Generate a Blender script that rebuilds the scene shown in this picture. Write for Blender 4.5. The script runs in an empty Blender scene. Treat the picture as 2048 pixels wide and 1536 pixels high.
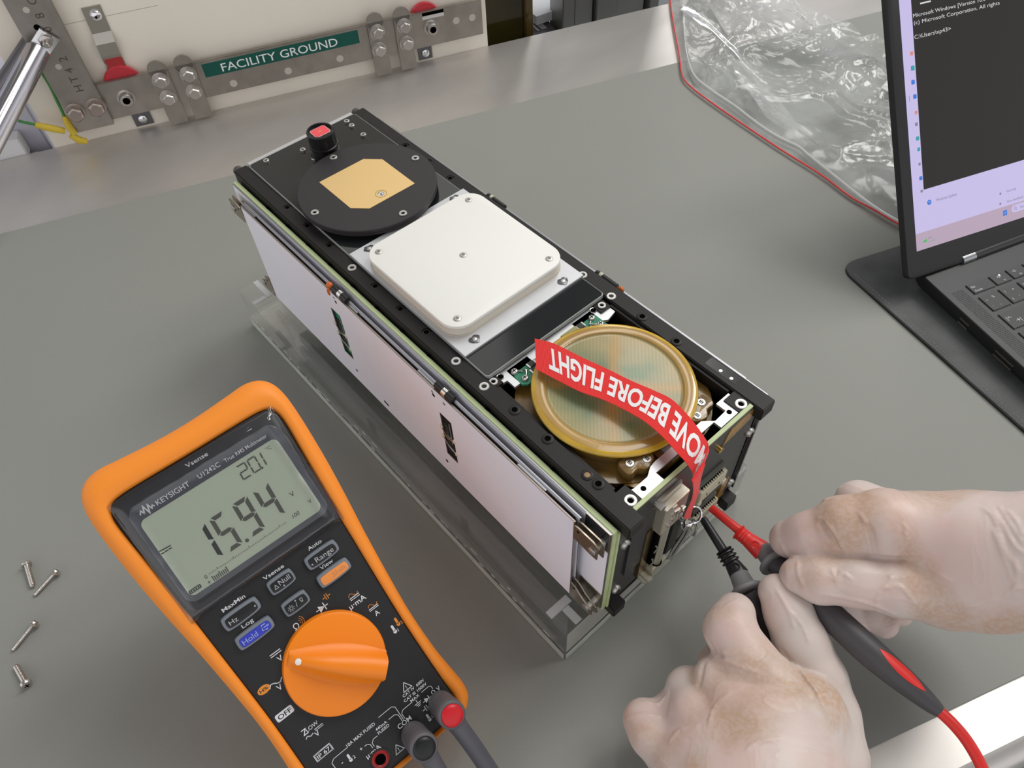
import bpy, bmesh, math, random
import numpy as np
from mathutils import Vector, Matrix, noise

# ------------------------------------------------------------------ camera, light, exposure
MM = 0.001
FPX = 1511.996
CAM = np.array([81.5506, -124.9936, 429.4193])          # millimetres above the table mat
CR = np.array([[0.66419771, 0.74668977, -0.03599704],
               [0.57852929, -0.54391786, -0.60782993],
               [-0.47343983, 0.38289391, -0.7932509]])   # rows: right, down, forward
SC = bpy.context.scene
cam_data = bpy.data.cameras.new('camera')
cam_data.sensor_width = 36.0
cam_data.lens = 36.0 * FPX / 2048.0
cam_data.clip_start = 0.01
cam_data.clip_end = 50
cam = bpy.data.objects.new('camera', cam_data)
SC.collection.objects.link(cam)
cam.matrix_world = Matrix(((CR[0][0], -CR[1][0], -CR[2][0], CAM[0] * MM),
                           (CR[0][1], -CR[1][1], -CR[2][1], CAM[1] * MM),
                           (CR[0][2], -CR[1][2], -CR[2][2], CAM[2] * MM),
                           (0, 0, 0, 1)))
SC.camera = cam
SC.view_settings.view_transform = 'Standard'
SC.view_settings.look = 'None'
SC.view_settings.gamma = 1.0
SC.view_settings.use_curve_mapping = False
SC.view_settings.exposure = 0.0

world = bpy.data.worlds.new('world')
SC.world = world
world.use_nodes = True
bg = world.node_tree.nodes['Background']
_nt = world.node_tree
_tc = _nt.nodes.new('ShaderNodeTexCoord')
_dp = _nt.nodes.new('ShaderNodeVectorMath')
_dp.operation = 'DOT_PRODUCT'
_dp.inputs[1].default_value = (-0.05, 0.28, 1.0)      # pale walls all round, dim ceiling between its lamps
_rp = _nt.nodes.new('ShaderNodeValToRGB')
_e = _rp.color_ramp.elements
_e[0].position = 0.20
_e[0].color = (0.35, 0.35, 0.35, 1)
_e[1].position = 0.32
_e[1].color = (1.0, 0.99, 1.02, 1)
_x = _rp.color_ramp.elements.new(0.68)
_x.color = (0.95, 0.94, 0.95, 1)
_x = _rp.color_ramp.elements.new(0.86)
_x.color = (0.22, 0.22, 0.22, 1)
_ma = _nt.nodes.new('ShaderNodeMath')
_ma.operation = 'MULTIPLY_ADD'
_ma.inputs[1].default_value = 0.5
_ma.inputs[2].default_value = 0.5
_nt.links.new(_tc.outputs['Generated'], _dp.inputs[0])
_nt.links.new(_dp.outputs['Value'], _ma.inputs[0])
_nt.links.new(_ma.outputs[0], _rp.inputs[0])
_nt.links.new(_rp.outputs[0], bg.inputs[0])
bg.inputs[1].default_value = 1.0


def area(name, loc, size, power, color=(1, 0.985, 0.95), target=(0, 0, 0)):
    d = bpy.data.lights.new(name, 'AREA')
    d.shape = 'RECTANGLE'
    d.size, d.size_y = size
    d.energy = power
    d.color = color
    o = bpy.data.objects.new(name, d)
    SC.collection.objects.link(o)
    o.location = loc
    o.rotation_euler = (Vector(target) - Vector(loc)).to_track_quat('-Z', 'Y').to_euler()
    return o


# fluorescent troffers in the clean-room ceiling
area('ceiling_troffer', (-0.55, 0.85, 1.9), (0.30, 1.25), 7)
area('ceiling_troffer', (-0.15, 1.7, 1.9), (0.5, 1.25), 21)
area('ceiling_troffer', (-1.7, 0.9, 2.0), (0.6, 1.25), 3)
area('ceiling_troffer', (0.48, 1.3, 1.95), (0.5, 0.9), 11)
area('ceiling_troffer', (-2.6, 3.1, 2.0), (0.6, 1.25), 10)

# ------------------------------------------------------------------ helpers


def nrm(v):
    v = np.asarray(v, float)
    return v / np.linalg.norm(v)


def ray(u, v):
    return nrm(CR.T @ np.array([(u - 1024) / FPX, (v - 768) / FPX, 1.0]))


def at_z(u, v, z):
    d = ray(u, v)
    return CAM + d * ((z - CAM[2]) / d[2])


def at_x(u, v, x):
    d = ray(u, v)
    return CAM + d * ((x - CAM[0]) / d[0])


def at_depth(u, v, depth):
    return CAM + CR.T @ np.array([(u - 1024) / FPX, (v - 768) / FPX, 1.0]) * depth


EB = nrm([0.35, 0.9367, 0.0])        # along the back edge of the bench
NB = np.array([-EB[1], EB[0], 0.0])  # away from the viewer


def bench(s, d, z):
    return EB * s + NB * d + np.array([0, 0, z])


def at_wall(u, v, d):
    r = ray(u, v)
    return CAM + r * ((d - CAM @ NB) / (r @ NB))


MATS = {}


def mat(name, color=(0.5, 0.5, 0.5), rough=0.5, metal=0.0, spec=0.5, noise_amt=0.0, noise_scale=200.0,
        bump=0.0, bump_scale=800.0, color2=None, trans=0.0, alpha=1.0, coat=0.0, sss=0.0, ior=1.45,
        emis=None, emis_s=0.0, rough_var=0.0, stretch=None, aniso=0.0):
    if name in MATS:
        return MATS[name]
    m = bpy.data.materials.new(name)
    m.use_nodes = True
    nt = m.node_tree
    b = nt.nodes['Principled BSDF']
    b.inputs['Base Color'].default_value = (*color, 1)
    b.inputs['Roughness'].default_value = rough
    b.inputs['Metallic'].default_value = metal
    b.inputs['Specular IOR Level'].default_value = spec
    b.inputs['Transmission Weight'].default_value = trans
    b.inputs['IOR'].default_value = ior
    b.inputs['Alpha'].default_value = alpha
    b.inputs['Coat Weight'].default_value = coat
    b.inputs['Coat Roughness'].default_value = 0.05
    b.inputs['Anisotropic'].default_value = aniso
    if sss:
        b.inputs['Subsurface Weight'].default_value = sss
        b.inputs['Subsurface Radius'].default_value = (0.004, 0.002, 0.0015)
        b.inputs['Subsurface Scale'].default_value = 1.0
    if emis is not None:
        b.inputs['Emission Color'].default_value = (*emis, 1)
        b.inputs['Emission Strength'].default_value = emis_s
    tc = mp = None
    if noise_amt or color2 is not None or bump or rough_var:
        tc = nt.nodes.new('ShaderNodeTexCoord')
        mp = nt.nodes.new('ShaderNodeMapping')
        nt.links.new(tc.outputs['Object'], mp.inputs['Vector'])
        if stretch:
            mp.inputs['Scale'].default_value = stretch
    if noise_amt or color2 is not None:
        n = nt.nodes.new('ShaderNodeTexNoise')
        n.inputs['Scale'].default_value = noise_scale
        n.inputs['Detail'].default_value = 5
        nt.links.new(mp.outputs[0], n.inputs['Vector'])
        r = nt.nodes.new('ShaderNodeValToRGB')
        c2 = color2 if color2 is not None else tuple(max(0, c * (1 - noise_amt)) for c in color)
        c1 = color if color2 is not None else tuple(min(1, c * (1 + noise_amt)) for c in color)
        r.color_ramp.elements[0].position = 0.35
        r.color_ramp.elements[1].position = 0.65
        r.color_ramp.elements[0].color = (*c2, 1)
        r.color_ramp.elements[1].color = (*c1, 1)
        nt.links.new(n.outputs['Fac'], r.inputs['Fac'])
        nt.links.new(r.outputs['Color'], b.inputs['Base Color'])
    if rough_var:
        n = nt.nodes.new('ShaderNodeTexNoise')
        n.inputs['Scale'].default_value = noise_scale * 0.6
        n.inputs['Detail'].default_value = 6
        nt.links.new(mp.outputs[0], n.inputs['Vector'])
        mr = nt.nodes.new('ShaderNodeMapRange')
        mr.inputs['From Min'].default_value = 0.3
        mr.inputs['From Max'].default_value = 0.7
        mr.inputs['To Min'].default_value = max(0.02, rough - rough_var)
        mr.inputs['To Max'].default_value = min(1, rough + rough_var)
        nt.links.new(n.outputs['Fac'], mr.inputs['Value'])
        nt.links.new(mr.outputs[0], b.inputs['Roughness'])
    if bump:
        n = nt.nodes.new('ShaderNodeTexNoise')
        n.inputs['Scale'].default_value = bump_scale
        n.inputs['Detail'].default_value = 4
        nt.links.new(mp.outputs[0], n.inputs['Vector'])
        bp = nt.nodes.new('ShaderNodeBump')
        bp.inputs['Strength'].default_value = bump
        bp.inputs['Distance'].default_value = 0.001
        nt.links.new(n.outputs['Fac'], bp.inputs['Height'])
        nt.links.new(bp.outputs[0], b.inputs['Normal'])
    MATS[name] = m
    return m


def clear_mat(name, tint=(0.9, 0.93, 0.92), gloss=0.12, rough=0.03, haze=0.0, haze_col=(0.8, 0.8, 0.8),
              bump=0.0, bump_scale=60.0, streak=None):
    """clear plastic: see-through body, fresnel gloss, a little haze"""
    m = bpy.data.materials.new(name)
    m.use_nodes = True
    nt = m.node_tree
    nt.nodes.clear()
    out = nt.nodes.new('ShaderNodeOutputMaterial')
    tr = nt.nodes.new('ShaderNodeBsdfTransparent')
    tr.inputs[0].default_value = (*tint, 1)
    gl = nt.nodes.new('ShaderNodeBsdfGlossy')
    gl.inputs['Roughness'].default_value = rough
    gl.inputs['Color'].default_value = (1, 1, 1, 1)
    df = nt.nodes.new('ShaderNodeBsdfDiffuse')
    df.inputs[0].default_value = (*haze_col, 1)
    tl = nt.nodes.new('ShaderNodeBsdfTranslucent')
    tl.inputs[0].default_value = (*haze_col, 1)
    mh = nt.nodes.new('ShaderNodeMixShader')
    mh.inputs[0].default_value = 0.4
    nt.links.new(df.outputs[0], mh.inputs[1])
    nt.links.new(tl.outputs[0], mh.inputs[2])
    m1 = nt.nodes.new('ShaderNodeMixShader')
    m1.inputs[0].default_value = haze
    nt.links.new(tr.outputs[0], m1.inputs[1])
    nt.links.new(mh.outputs[0], m1.inputs[2])
    lw = nt.nodes.new('ShaderNodeLayerWeight')
    lw.inputs['Blend'].default_value = 0.25
    ma = nt.nodes.new('ShaderNodeMath')
    ma.operation = 'MULTIPLY_ADD'
    ma.inputs[1].default_value = 0.6
    ma.inputs[2].default_value = gloss
    ma.use_clamp = True
    nt.links.new(lw.outputs['Fresnel'], ma.inputs[0])
    m2 = nt.nodes.new('ShaderNodeMixShader')
    nt.links.new(ma.outputs[0], m2.inputs[0])
    nt.links.new(m1.outputs[0], m2.inputs[1])
    nt.links.new(gl.outputs[0], m2.inputs[2])
    nt.links.new(m2.outputs[0], out.inputs[0])
    tc = nt.nodes.new('ShaderNodeTexCoord')
    if bump:
        n = nt.nodes.new('ShaderNodeTexNoise')
        n.inputs['Scale'].default_value = bump_scale
        n.inputs['Detail'].default_value = 5
        nt.links.new(tc.outputs['Object'], n.inputs['Vector'])
        bp = nt.nodes.new('ShaderNodeBump')
        bp.inputs['Strength'].default_value = bump
        bp.inputs['Distance'].default_value = 0.003
        nt.links.new(n.outputs['Fac'], bp.inputs['Height'])
        for s in (gl, df):
            nt.links.new(bp.outputs[0], s.inputs['Normal'])
        nt.links.new(bp.outputs[0], lw.inputs['Normal'])
    if streak:
        lo, hi, sc, stretch = streak
        mp = nt.nodes.new('ShaderNodeMapping')
        mp.inputs['Scale'].default_value = stretch
        nt.links.new(tc.outputs['Object'], mp.inputs[0])
        n = nt.nodes.new('ShaderNodeTexNoise')
        n.inputs['Scale'].default_value = sc
        n.inputs['Detail'].default_value = 6
        nt.links.new(mp.outputs[0], n.inputs['Vector'])
        mr = nt.nodes.new('ShaderNodeMapRange')
        mr.inputs['From Min'].default_value = 0.42
        mr.inputs['From Max'].default_value = 0.62
        mr.inputs['To Min'].default_value = lo
        mr.inputs['To Max'].default_value = hi
        nt.links.new(n.outputs['Fac'], mr.inputs['Value'])
        nt.links.new(mr.outputs[0], m1.inputs[0])
    MATS[name] = m
    return m


class MB:
    """collects shapes in millimetres, then links them as one mesh object"""

    def __init__(self, M=None):
        self.v, self.f, self.m, self.mats = [], [], [], []
        self.M = M
        self.cur = 0

    def use(self, material):
        if material not in self.mats:
            self.mats.append(material)
        self.cur = self.mats.index(material)
        return self

    def add(self, vs, fs):
        o = len(self.v)
        if self.M is not None:
            vs = [self.M @ Vector(tuple(float(c) for c in v)) for v in vs]
        self.v += [tuple(float(c) for c in v) for v in vs]
        self.f += [tuple(i + o for i in f) for f in fs]
        self.m += [self.cur] * len(fs)
        return self

    def box(self, x0, x1, y0, y1, z0, z1, ch=0.0):
        bm = bmesh.new()
        bmesh.ops.create_cube(bm, size=1)
        for v in bm.verts:
            v.co = Vector(((x0 + x1) / 2 + v.co.x * (x1 - x0), (y0 + y1) / 2 + v.co.y * (y1 - y0),
                           (z0 + z1) / 2 + v.co.z * (z1 - z0)))
        if ch:
            bmesh.ops.bevel(bm, geom=bm.edges[:], offset=ch, segments=2, affect='EDGES', clamp_overlap=True)
        return self.bm(bm)

    def bm(self, bm):
        bm.verts.index_update()
        self.add([v.co[:] for v in bm.verts], [[v.index for v in f.verts] for f in bm.faces])
        bm.free()
        return self

    def lathe(self, prof, org=(0, 0, 0), ax=(0, 0, 1), n=32, closed_ends=True):
        ax = nrm(ax)
        t = np.array([1.0, 0, 0]) if abs(ax[0]) < 0.8 else np.array([0, 1.0, 0])
        u = nrm(np.cross(ax, t))
        w = np.cross(ax, u)
        org = np.asarray(org, float)
        vs, fs = [], []
        for r, h in prof:
            for i in range(n):
                a = 2 * math.pi * i / n
                vs.append(org + ax * h + (u * math.cos(a) + w * math.sin(a)) * r)
        for k in range(len(prof) - 1):
            for i in range(n):
                j = (i + 1) % n
                fs.append((k * n + i, k * n + j, (k + 1) * n + j, (k + 1) * n + i))
        if closed_ends:
            fs.append(tuple(range(n))[::-1])
            fs.append(tuple(range((len(prof) - 1) * n, len(prof) * n)))
        return self.add(vs, fs)

    def cyl(self, p0, p1, r0, r1=None, n=24, ch=0.0):
        p0 = np.asarray(p0, float)
        p1 = np.asarray(p1, float)
        L = np.linalg.norm(p1 - p0)
        r1 = r0 if r1 is None else r1
        if ch:
            prof = [(r0 - ch, 0), (r0, ch), (r1, L - ch), (r1 - ch, L)]
        else:
            prof = [(r0, 0), (r1, L)]
        return self.lathe(prof, p0, p1 - p0, n)

    def tube(self, pts, r, n=10, caps=True):
        pts = [np.asarray(p, float) for p in pts]
        rs = r if isinstance(r, (list, tuple, np.ndarray)) else [r] * len(pts)
        vs, fs = [], []
        d = nrm(pts[1] - pts[0])
        up = np.array([0, 0, 1.0]) if abs(d[2]) < 0.9 else np.array([1.0, 0, 0])
        u = nrm(np.cross(d, up))
        for k, p in enumerate(pts):
            a = pts[max(k - 1, 0)]
            b = pts[min(k + 1, len(pts) - 1)]
            d = nrm(b - a)
            u = nrm(u - d * (u @ d))
            w = np.cross(d, u)
            for i in range(n):
                t = 2 * math.pi * i / n
                vs.append(p + (u * math.cos(t) + w * math.sin(t)) * rs[k])
        for k in range(len(pts) - 1):
            for i in range(n):
                j = (i + 1) % n
                fs.append((k * n + i, k * n + j, (k + 1) * n + j, (k + 1) * n + i))
        if caps:
            fs.append(tuple(range(n))[::-1])
            fs.append(tuple(range((len(pts) - 1) * n, len(pts) * n)))
        return self.add(vs, fs)

    def prism(self, poly, z0, z1, ch=0.0, holes=None):
        """poly in xy, extruded z0..z1; ch = chamfer on the top rim"""
        n = len(poly)
        P = [np.array(p, float) for p in poly]
        area2 = sum(P[i][0] * P[(i + 1) % n][1] - P[(i + 1) % n][0] * P[i][1] for i in range(n))
        if area2 < 0:
            P = P[::-1]
        levels = [(z0, 0.0)]
        if ch:
            levels += [(z1 - ch, 0.0), (z1 - ch * 0.3, ch * 0.3), (z1, ch)]
        else:
            levels += [(z1, 0.0)]
        vs, fs = [], []
        for z, off in levels:
            for i in range(n):
                p = P[i]
                if off:
                    a = nrm(P[i] - P[i - 1]) if np.linalg.norm(P[i] - P[i - 1]) > 1e-9 else np.array([1, 0])
                    b = nrm(P[(i + 1) % n] - P[i]) if np.linalg.norm(P[(i + 1) % n] - P[i]) > 1e-9 else a
                    na = np.array([-a[1], a[0]])
                    nb_ = np.array([-b[1], b[0]])
                    m = nrm(na + nb_)
                    p = p + m * off / max(0.4, m @ na)
                vs.append((p[0], p[1], z))
        for k in range(len(levels) - 1):
            for i in range(n):
                j = (i + 1) % n
                fs.append((k * n + i, k * n + j, (k + 1) * n + j, (k + 1) * n + i))
        fs.append(tuple(range(n))[::-1])
        fs.append(tuple(range((len(levels) - 1) * n, len(levels) * n)))
        return self.add(vs, fs)

    def ball(self, c, r, n=16, sc=(1, 1, 1)):
        vs, fs = [], []
        m = n // 2
        for i in range(m + 1):
            th = math.pi * i / m
            for j in range(n):
                ph = 2 * math.pi * j / n
                vs.append((c[0] + r * sc[0] * math.sin(th) * math.cos(ph), c[1] + r * sc[1] * math.sin(th) * math.sin(ph),
                           c[2] + r * sc[2] * math.cos(th)))
        for i in range(m):
            for j in range(n):
                k = (j + 1) % n
                fs.append((i * n + j, (i + 1) * n + j, (i + 1) * n + k, i * n + k))
        return self.add(vs, fs)

    def quad(self, a, b, c, d):
        return self.add([a, b, c, d], [(0, 1, 2, 3)])

    def build(self, name, material=None, parent=None, label=None, smooth=40, bevel=0.0, world=False, kind=None,
              cat=None, group=None):
        me = bpy.data.meshes.new(name)
        vs = [(x * MM, y * MM, z * MM) for x, y, z in self.v]
        me.from_pydata(vs, [], self.f)
        me.update()
        bm = bmesh.new()
        bm.from_mesh(me)
        bmesh.ops.remove_doubles(bm, verts=bm.verts, dist=1e-7)
        bmesh.ops.recalc_face_normals(bm, faces=bm.faces)
        bm.to_mesh(me)
        bm.free()
        mats_ = self.mats if self.mats else [material]
        for m in mats_:
            me.materials.append(m)
        if self.mats and len(me.polygons) == len(self.m):
            me.polygons.foreach_set('material_index', self.m)
        if smooth:
            me.shade_smooth()
            me.set_sharp_from_angle(angle=math.radians(smooth))
        o = bpy.data.objects.new(name, me)
        SC.collection.objects.link(o)
        if bevel:
            md = o.modifiers.new('edge', 'BEVEL')
            md.width = bevel * MM
            md.segments = 2
            md.limit_method = 'ANGLE'
            md.angle_limit = math.radians(40)
        if parent is not None:
            o.parent = parent
        tag(o, label, cat, group, kind)
        return o


def tag(o, label=None, cat=None, group=None, kind=None):
    if label:
        o['label'] = label
    if cat:
        o['category'] = cat
    if group:
        o['group'] = group
    if kind:
        o['kind'] = kind
    return o


def empty(name, loc, label, cat, group=None, basis=None):
    """Empty at a thing's base; basis = 3 column axes"""
    o = bpy.data.objects.new(name, None)
    SC.collection.objects.link(o)
    o.empty_display_size = 0.02
    loc = Vector([float(c) * MM for c in loc])
    if basis is None:
        o.location = loc
    else:
        m = Matrix(((basis[0][0], basis[1][0], basis[2][0], loc[0]),
                    (basis[0][1], basis[1][1], basis[2][1], loc[1]),
                    (basis[0][2], basis[1][2], basis[2][2], loc[2]),
                    (0, 0, 0, 1)))
        o.matrix_world = m
    return tag(o, label, cat, group)


def copy_tree(o, parent=None):
    kids = [c for c in bpy.data.objects if c.parent == o]
    c = o.copy()
    SC.collection.objects.link(c)
    c.parent = parent
    for k in kids:
        copy_tree(k, c)
    return c


def round_rect(x0, x1, y0, y1, r, n=6):
    P = []
    for cx, cy, a0 in ((x1 - r, y1 - r, 0), (x0 + r, y1 - r, 90), (x0 + r, y0 + r, 180), (x1 - r, y0 + r, 270)):
        for i in range(n + 1):
            a = math.radians(a0 + 90 * i / n)
            P.append((cx + r * math.cos(a), cy + r * math.sin(a)))
    return P


def circle(cx, cy, r, n=24):
    return [(cx + r * math.cos(2 * math.pi * i / n), cy + r * math.sin(2 * math.pi * i / n)) for i in range(n)]


def catmull(P, n=8, closed=False):
    P = [np.asarray(p, float) for p in P]
    out = []
    N = len(P)
    rng = range(N) if closed else range(N - 1)
    for i in rng:
        p0 = P[(i - 1) % N] if closed or i > 0 else P[0]
        p1 = P[i]
        p2 = P[(i + 1) % N]
        p3 = P[(i + 2) % N] if closed or i + 2 < N else P[-1]
        for k in range(n):
            t = k / n
            out.append(0.5 * ((2 * p1) + (-p0 + p2) * t + (2 * p0 - 5 * p1 + 4 * p2 - p3) * t * t + (-p0 + 3 * p1 - 3 * p2 + p3) * t ** 3))
    if not closed:
        out.append(P[-1])
    return out


def text_geo(s, size, x=0, y=0, align='LEFT', bold=0.0, width=None, shear=0.0, rot=0.0, sy=1.0, extrude=0.0):
    """flat lettering as (verts, faces) in the xy plane; size = cap height in mm"""
    cu = bpy.data.curves.new('t', 'FONT')
    cu.body = s
    cu.size = size * 1.37
    cu.offset = bold
    cu.resolution_u = 3
    cu.shear = shear
    ob = bpy.data.objects.new('t', cu)
    SC.collection.objects.link(ob)
    dg = bpy.context.evaluated_depsgraph_get()
    me = bpy.data.meshes.new_from_object(ob.evaluated_get(dg))
    vs = np.array([v.co[:] for v in me.vertices]) if len(me.vertices) else np.zeros((0, 3))
    fs = [tuple(p.vertices) for p in me.polygons]
    bpy.data.objects.remove(ob)
    bpy.data.curves.remove(cu)
    bpy.data.meshes.remove(me)
    if not len(vs):
        return [], []
    w0, w1 = vs[:, 0].min(), vs[:, 0].max()
    k = (width / (w1 - w0)) if width else 1.0
    X = (vs[:, 0] - w0) * k
    W = (w1 - w0) * k
    if align == 'CENTER':
        X -= W / 2
    elif align == 'RIGHT':
        X -= W
    Y = vs[:, 1] * sy
    c, s_ = math.cos(math.radians(rot)), math.sin(math.radians(rot))
    return [(x + a * c - b * s_, y + a * s_ + b * c, 0.0) for a, b in zip(X, Y)], fs


def put_text(mb, s, size, x, y, z, **k):
    vs, fs = text_geo(s, size, x, y, **k)
    mb.add([(a, b, z) for a, b, _ in vs], fs)
    return mb


def line(mb, pts, w, z):
    """thin printed line through xy points"""
    P = [np.array(p, float) for p in pts]
    for a, b in zip(P[:-1], P[1:]):
        d = nrm(b - a)
        n = np.array([-d[1], d[0]]) * w / 2
        a2, b2 = a - d * w / 2, b + d * w / 2
        mb.add([(*(a2 - n), z), (*(b2 - n), z), (*(b2 + n), z), (*(a2 + n), z)], [(0, 1, 2, 3)])
    return mb


def flat(mb, poly, z):
    mb.add([(p[0], p[1], z) for p in poly], [tuple(range(len(poly)))])
    return mb


def hex_poly(cx, cy, r, a0=0):
    return [(cx + r * math.cos(math.radians(60 * i + a0)), cy + r * math.sin(math.radians(60 * i + a0))) for i in range(6)]


# ------------------------------------------------------------------ shared materials
M_steel = mat('brushed_steel', (0.50, 0.47, 0.44), 0.38, 1.0, noise_amt=0.05, noise_scale=30, stretch=(1, 12, 1), rough_var=0.08)
M_bar = mat('plated_bar', (0.37, 0.34, 0.31), 0.42, 1.0, noise_amt=0.08, noise_scale=60, rough_var=0.1)
M_bolt = mat('bolt_steel', (0.52, 0.49, 0.46), 0.3, 1.0)
M_chrome = mat('chrome', (0.75, 0.75, 0.77), 0.12, 1.0)
M_screw = mat('screw_steel', (0.54, 0.53, 0.51), 0.42, 1.0)
M_black = mat('black_anodised', (0.017, 0.015, 0.015), 0.45, 0.0, spec=0.28, bump=0.05, bump_scale=4000)
M_dark = mat('dark_hole', (0.002, 0.002, 0.002), 0.8, spec=0.02)
M_white_al = mat('satin_aluminium', (0.66, 0.67, 0.69), 0.42, 0.8)
M_green = mat('pale_green_board', (0.50, 0.58, 0.32), 0.5, noise_amt=0.04, noise_scale=150)
M_pcb = mat('green_solder_mask', (0.02, 0.20, 0.11), 0.3, noise_amt=0.2, noise_scale=500)
M_solder = mat('solder', (0.75, 0.74, 0.72), 0.2, 1.0)
# ------------------------------------------------------------------ bench, mat, wall panel
E3 = Vector(EB)
N3 = Vector(NB)
M_bench = Matrix((( EB[0], NB[0], 0, 0), (EB[1], NB[1], 0, 0), (0, 0, 1, 0), (0, 0, 0, 1)))   # local (s, d, z)
# wall frame: local x = s, y = up, z = towards the viewer, origin on the panel face d
def wallM(d):
    o = NB * d
    return Matrix(((EB[0], 0, -NB[0], o[0]), (EB[1], 0, -NB[1], o[1]), (0, 1, 0, 0), (0, 0, 0, 1)))


mb = MB(M_bench)
prof = [(-98, -2.2), (-122, -2.4), (-127, -3.2), (-131, -5.5), (-134, -9), (-135.5, -14), (-136, -60)]
mb.box(-900, 1100, -123, 639.7, -4.2, -2.2)
vs, fs = [], []
for d, z in [(-120, -2.2), (-124, -2.5), (-128, -3.6), (-131.5, -6), (-134, -10), (-135, -16), (-135, -55), (-133, -55), (-133, -16), (-120, -6)]:
    vs += [(-900, d, z), (1100, d, z)]
for k in range(9):
    fs.append((2 * k, 2 * k + 1, 2 * k + 3, 2 * k + 2))
mb.add(vs, fs)
mb.box(-900, 1100, 636, 639.7, -60, -4.2)
bench_o = mb.build('workbench', mat('bench_steel', (0.60, 0.575, 0.55), 0.41, 0.7, noise_amt=0.05, noise_scale=14,
                                    stretch=(1.5, 0.6, 1), rough_var=0.07, bump=0.02, bump_scale=400, aniso=0.3),
                   label='stainless steel bench top showing behind and in front of the grey mat', cat='workbench')
for s_ in (-860, 1060):
    for d_ in (-100, 600):
        mb = MB(M_bench)
        mb.box(s_ - 20, s_ + 20, d_ - 20, d_ + 20, -850, -4.2)
        mb.build('leg', M_steel, bench_o)

mb = MB(M_bench)
mb.box(-880, 1080, -99.3, 521, -2.2, 0, 0.4)
mb.build('work_mat', mat('mat_grey', (0.275, 0.280, 0.258), 0.62, 0.0, spec=0.35, noise_amt=0.012, noise_scale=6,
                         bump=0.12, bump_scale=3000), label='large smooth grey antistatic mat covering the steel bench', cat='mat')

mb = MB()
mb.box(-6500, 4000, -4000, 6500, -870, -850)
mb.build('floor', mat('floor_grey', (0.28, 0.29, 0.30), 0.5, noise_amt=0.05, noise_scale=3), kind='structure')
mb = MB(M_bench)
mb.box(-6000, 6000, 4600, 4650, -850, 2400)
mb.build('wall_back', mat('wall_lavender', (0.62, 0.63, 0.70), 0.6, noise_amt=0.02, noise_scale=5), kind='structure')

M_panel = mat('panel_cream', (0.86, 0.80, 0.70), 0.45, noise_amt=0.03, noise_scale=8)
mb = MB(M_bench)
mb.box(-292, 161, 640, 664, -300, 420, 0.6)
panel = mb.build('partition_panel', M_panel, label='cream painted upright panel behind the bench carrying the ground bar', cat='panel')
mb = MB(wallM(640))
mb.box(-232, -150, 107, 107.4, 0.02, 0.1)
mb.build('panel_seam', mat('seam', (0.40, 0.36, 0.30), 0.6), panel)


# ground bar with its label
def holes(mb, pts, r, z):
    for x, y in pts:
        flat(mb.use(M_panelhole), circle(x, y, r), z)


M_panelhole = mat('hole_cream', (0.52, 0.47, 0.42), 0.5)
gb = empty('ground_bar', NB * 634 + EB * -40 + np.array([0, 0, 18]), 'long flat steel ground bar with FACILITY GROUND label on the cream panel', 'ground bar')
gbi = Matrix.Translation(-gb.location / MM)
mb = MB(gbi @ wallM(634))
mb.use(M_bar).box(-231, 153, 18.5, 54.5, 0, 5, 0.5)
for x, y in [(-109.6, 26.7), (-55, 26.7), (-1.7, 27.2), (124.4, 38.8), (142, 38.3)]:
    mb.use(M_panelhole).prism(circle(x, y, 3.6), 4.9, 5.08)
mb.build('bar', None, gb)
mb = MB(gbi @ wallM(634))
mb.use(mat('label_green', (0.0, 0.085, 0.062), 0.4)).box(-132.5, 21.5, 38.6, 51.8, 5, 5.25)
W_TXT = mat('print_white', (0.82, 0.83, 0.83), 0.5)
put_text(mb.use(W_TXT), 'FACILITY GROUND', 8.4, -115.5, 40.9, 5.3, width=115, bold=0.04)
mb.build('label_strip', None, gb, label='green label strip reading FACILITY GROUND')
mb = MB(gbi @ wallM(634))
mb.use(mat('paper_label', (0.60, 0.58, 0.55), 0.5)).box(89, 112, 47, 53.4, 5, 5.15)
mb.use(M_dark).box(89, 112, 50.6, 53.8, 5.15, 5.25)
mb.build('small_label', None, gb, label='small worn label strip with dark upper half')
for x, y in ((-208.5, 36.9), (97.2, 38.2)):
    mb = MB(gbi @ wallM(629))
    mb.use(M_bolt).lathe([(8, 0), (8, 0.8), (6.3, 1.2), (6.3, 5), (5.6, 6.4), (3.4, 6.8)], (x, y, 0), (0, 0, 1), 24, closed_ends=False)
    mb.use(M_dark).lathe([(3.4, 6.8), (2.9, 3.4), (0.01, 3.3)], (x, y, 0), (0, 0, 1), 6, closed_ends=False)
    mb.build('button_head_bolt', None, gb)


def hex_bolt(mb, x, y, z, r=6.0, h=5.0):
    mb.lathe([(r + 1.6, 0), (r + 1.6, 1.0), (r + 1, 1.2)], (x, y, z), (0, 0, 1), 24)
    mb.lathe([(r * 0.8, 1.2), (r * 0.82, 1.5)], (x, y, z), (0, 0, 1), 24)
    mb.lathe([(r, 1.2), (r, h - 0.4), (r * 0.84, h + 0.6)], (x, y, z), (0, 0, 1), 6)
    mb.lathe([(r * 0.82, h + 0.3), (r * 0.72, h + 0.9)], (x, y, z), (0, 0, 1), 20)


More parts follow.
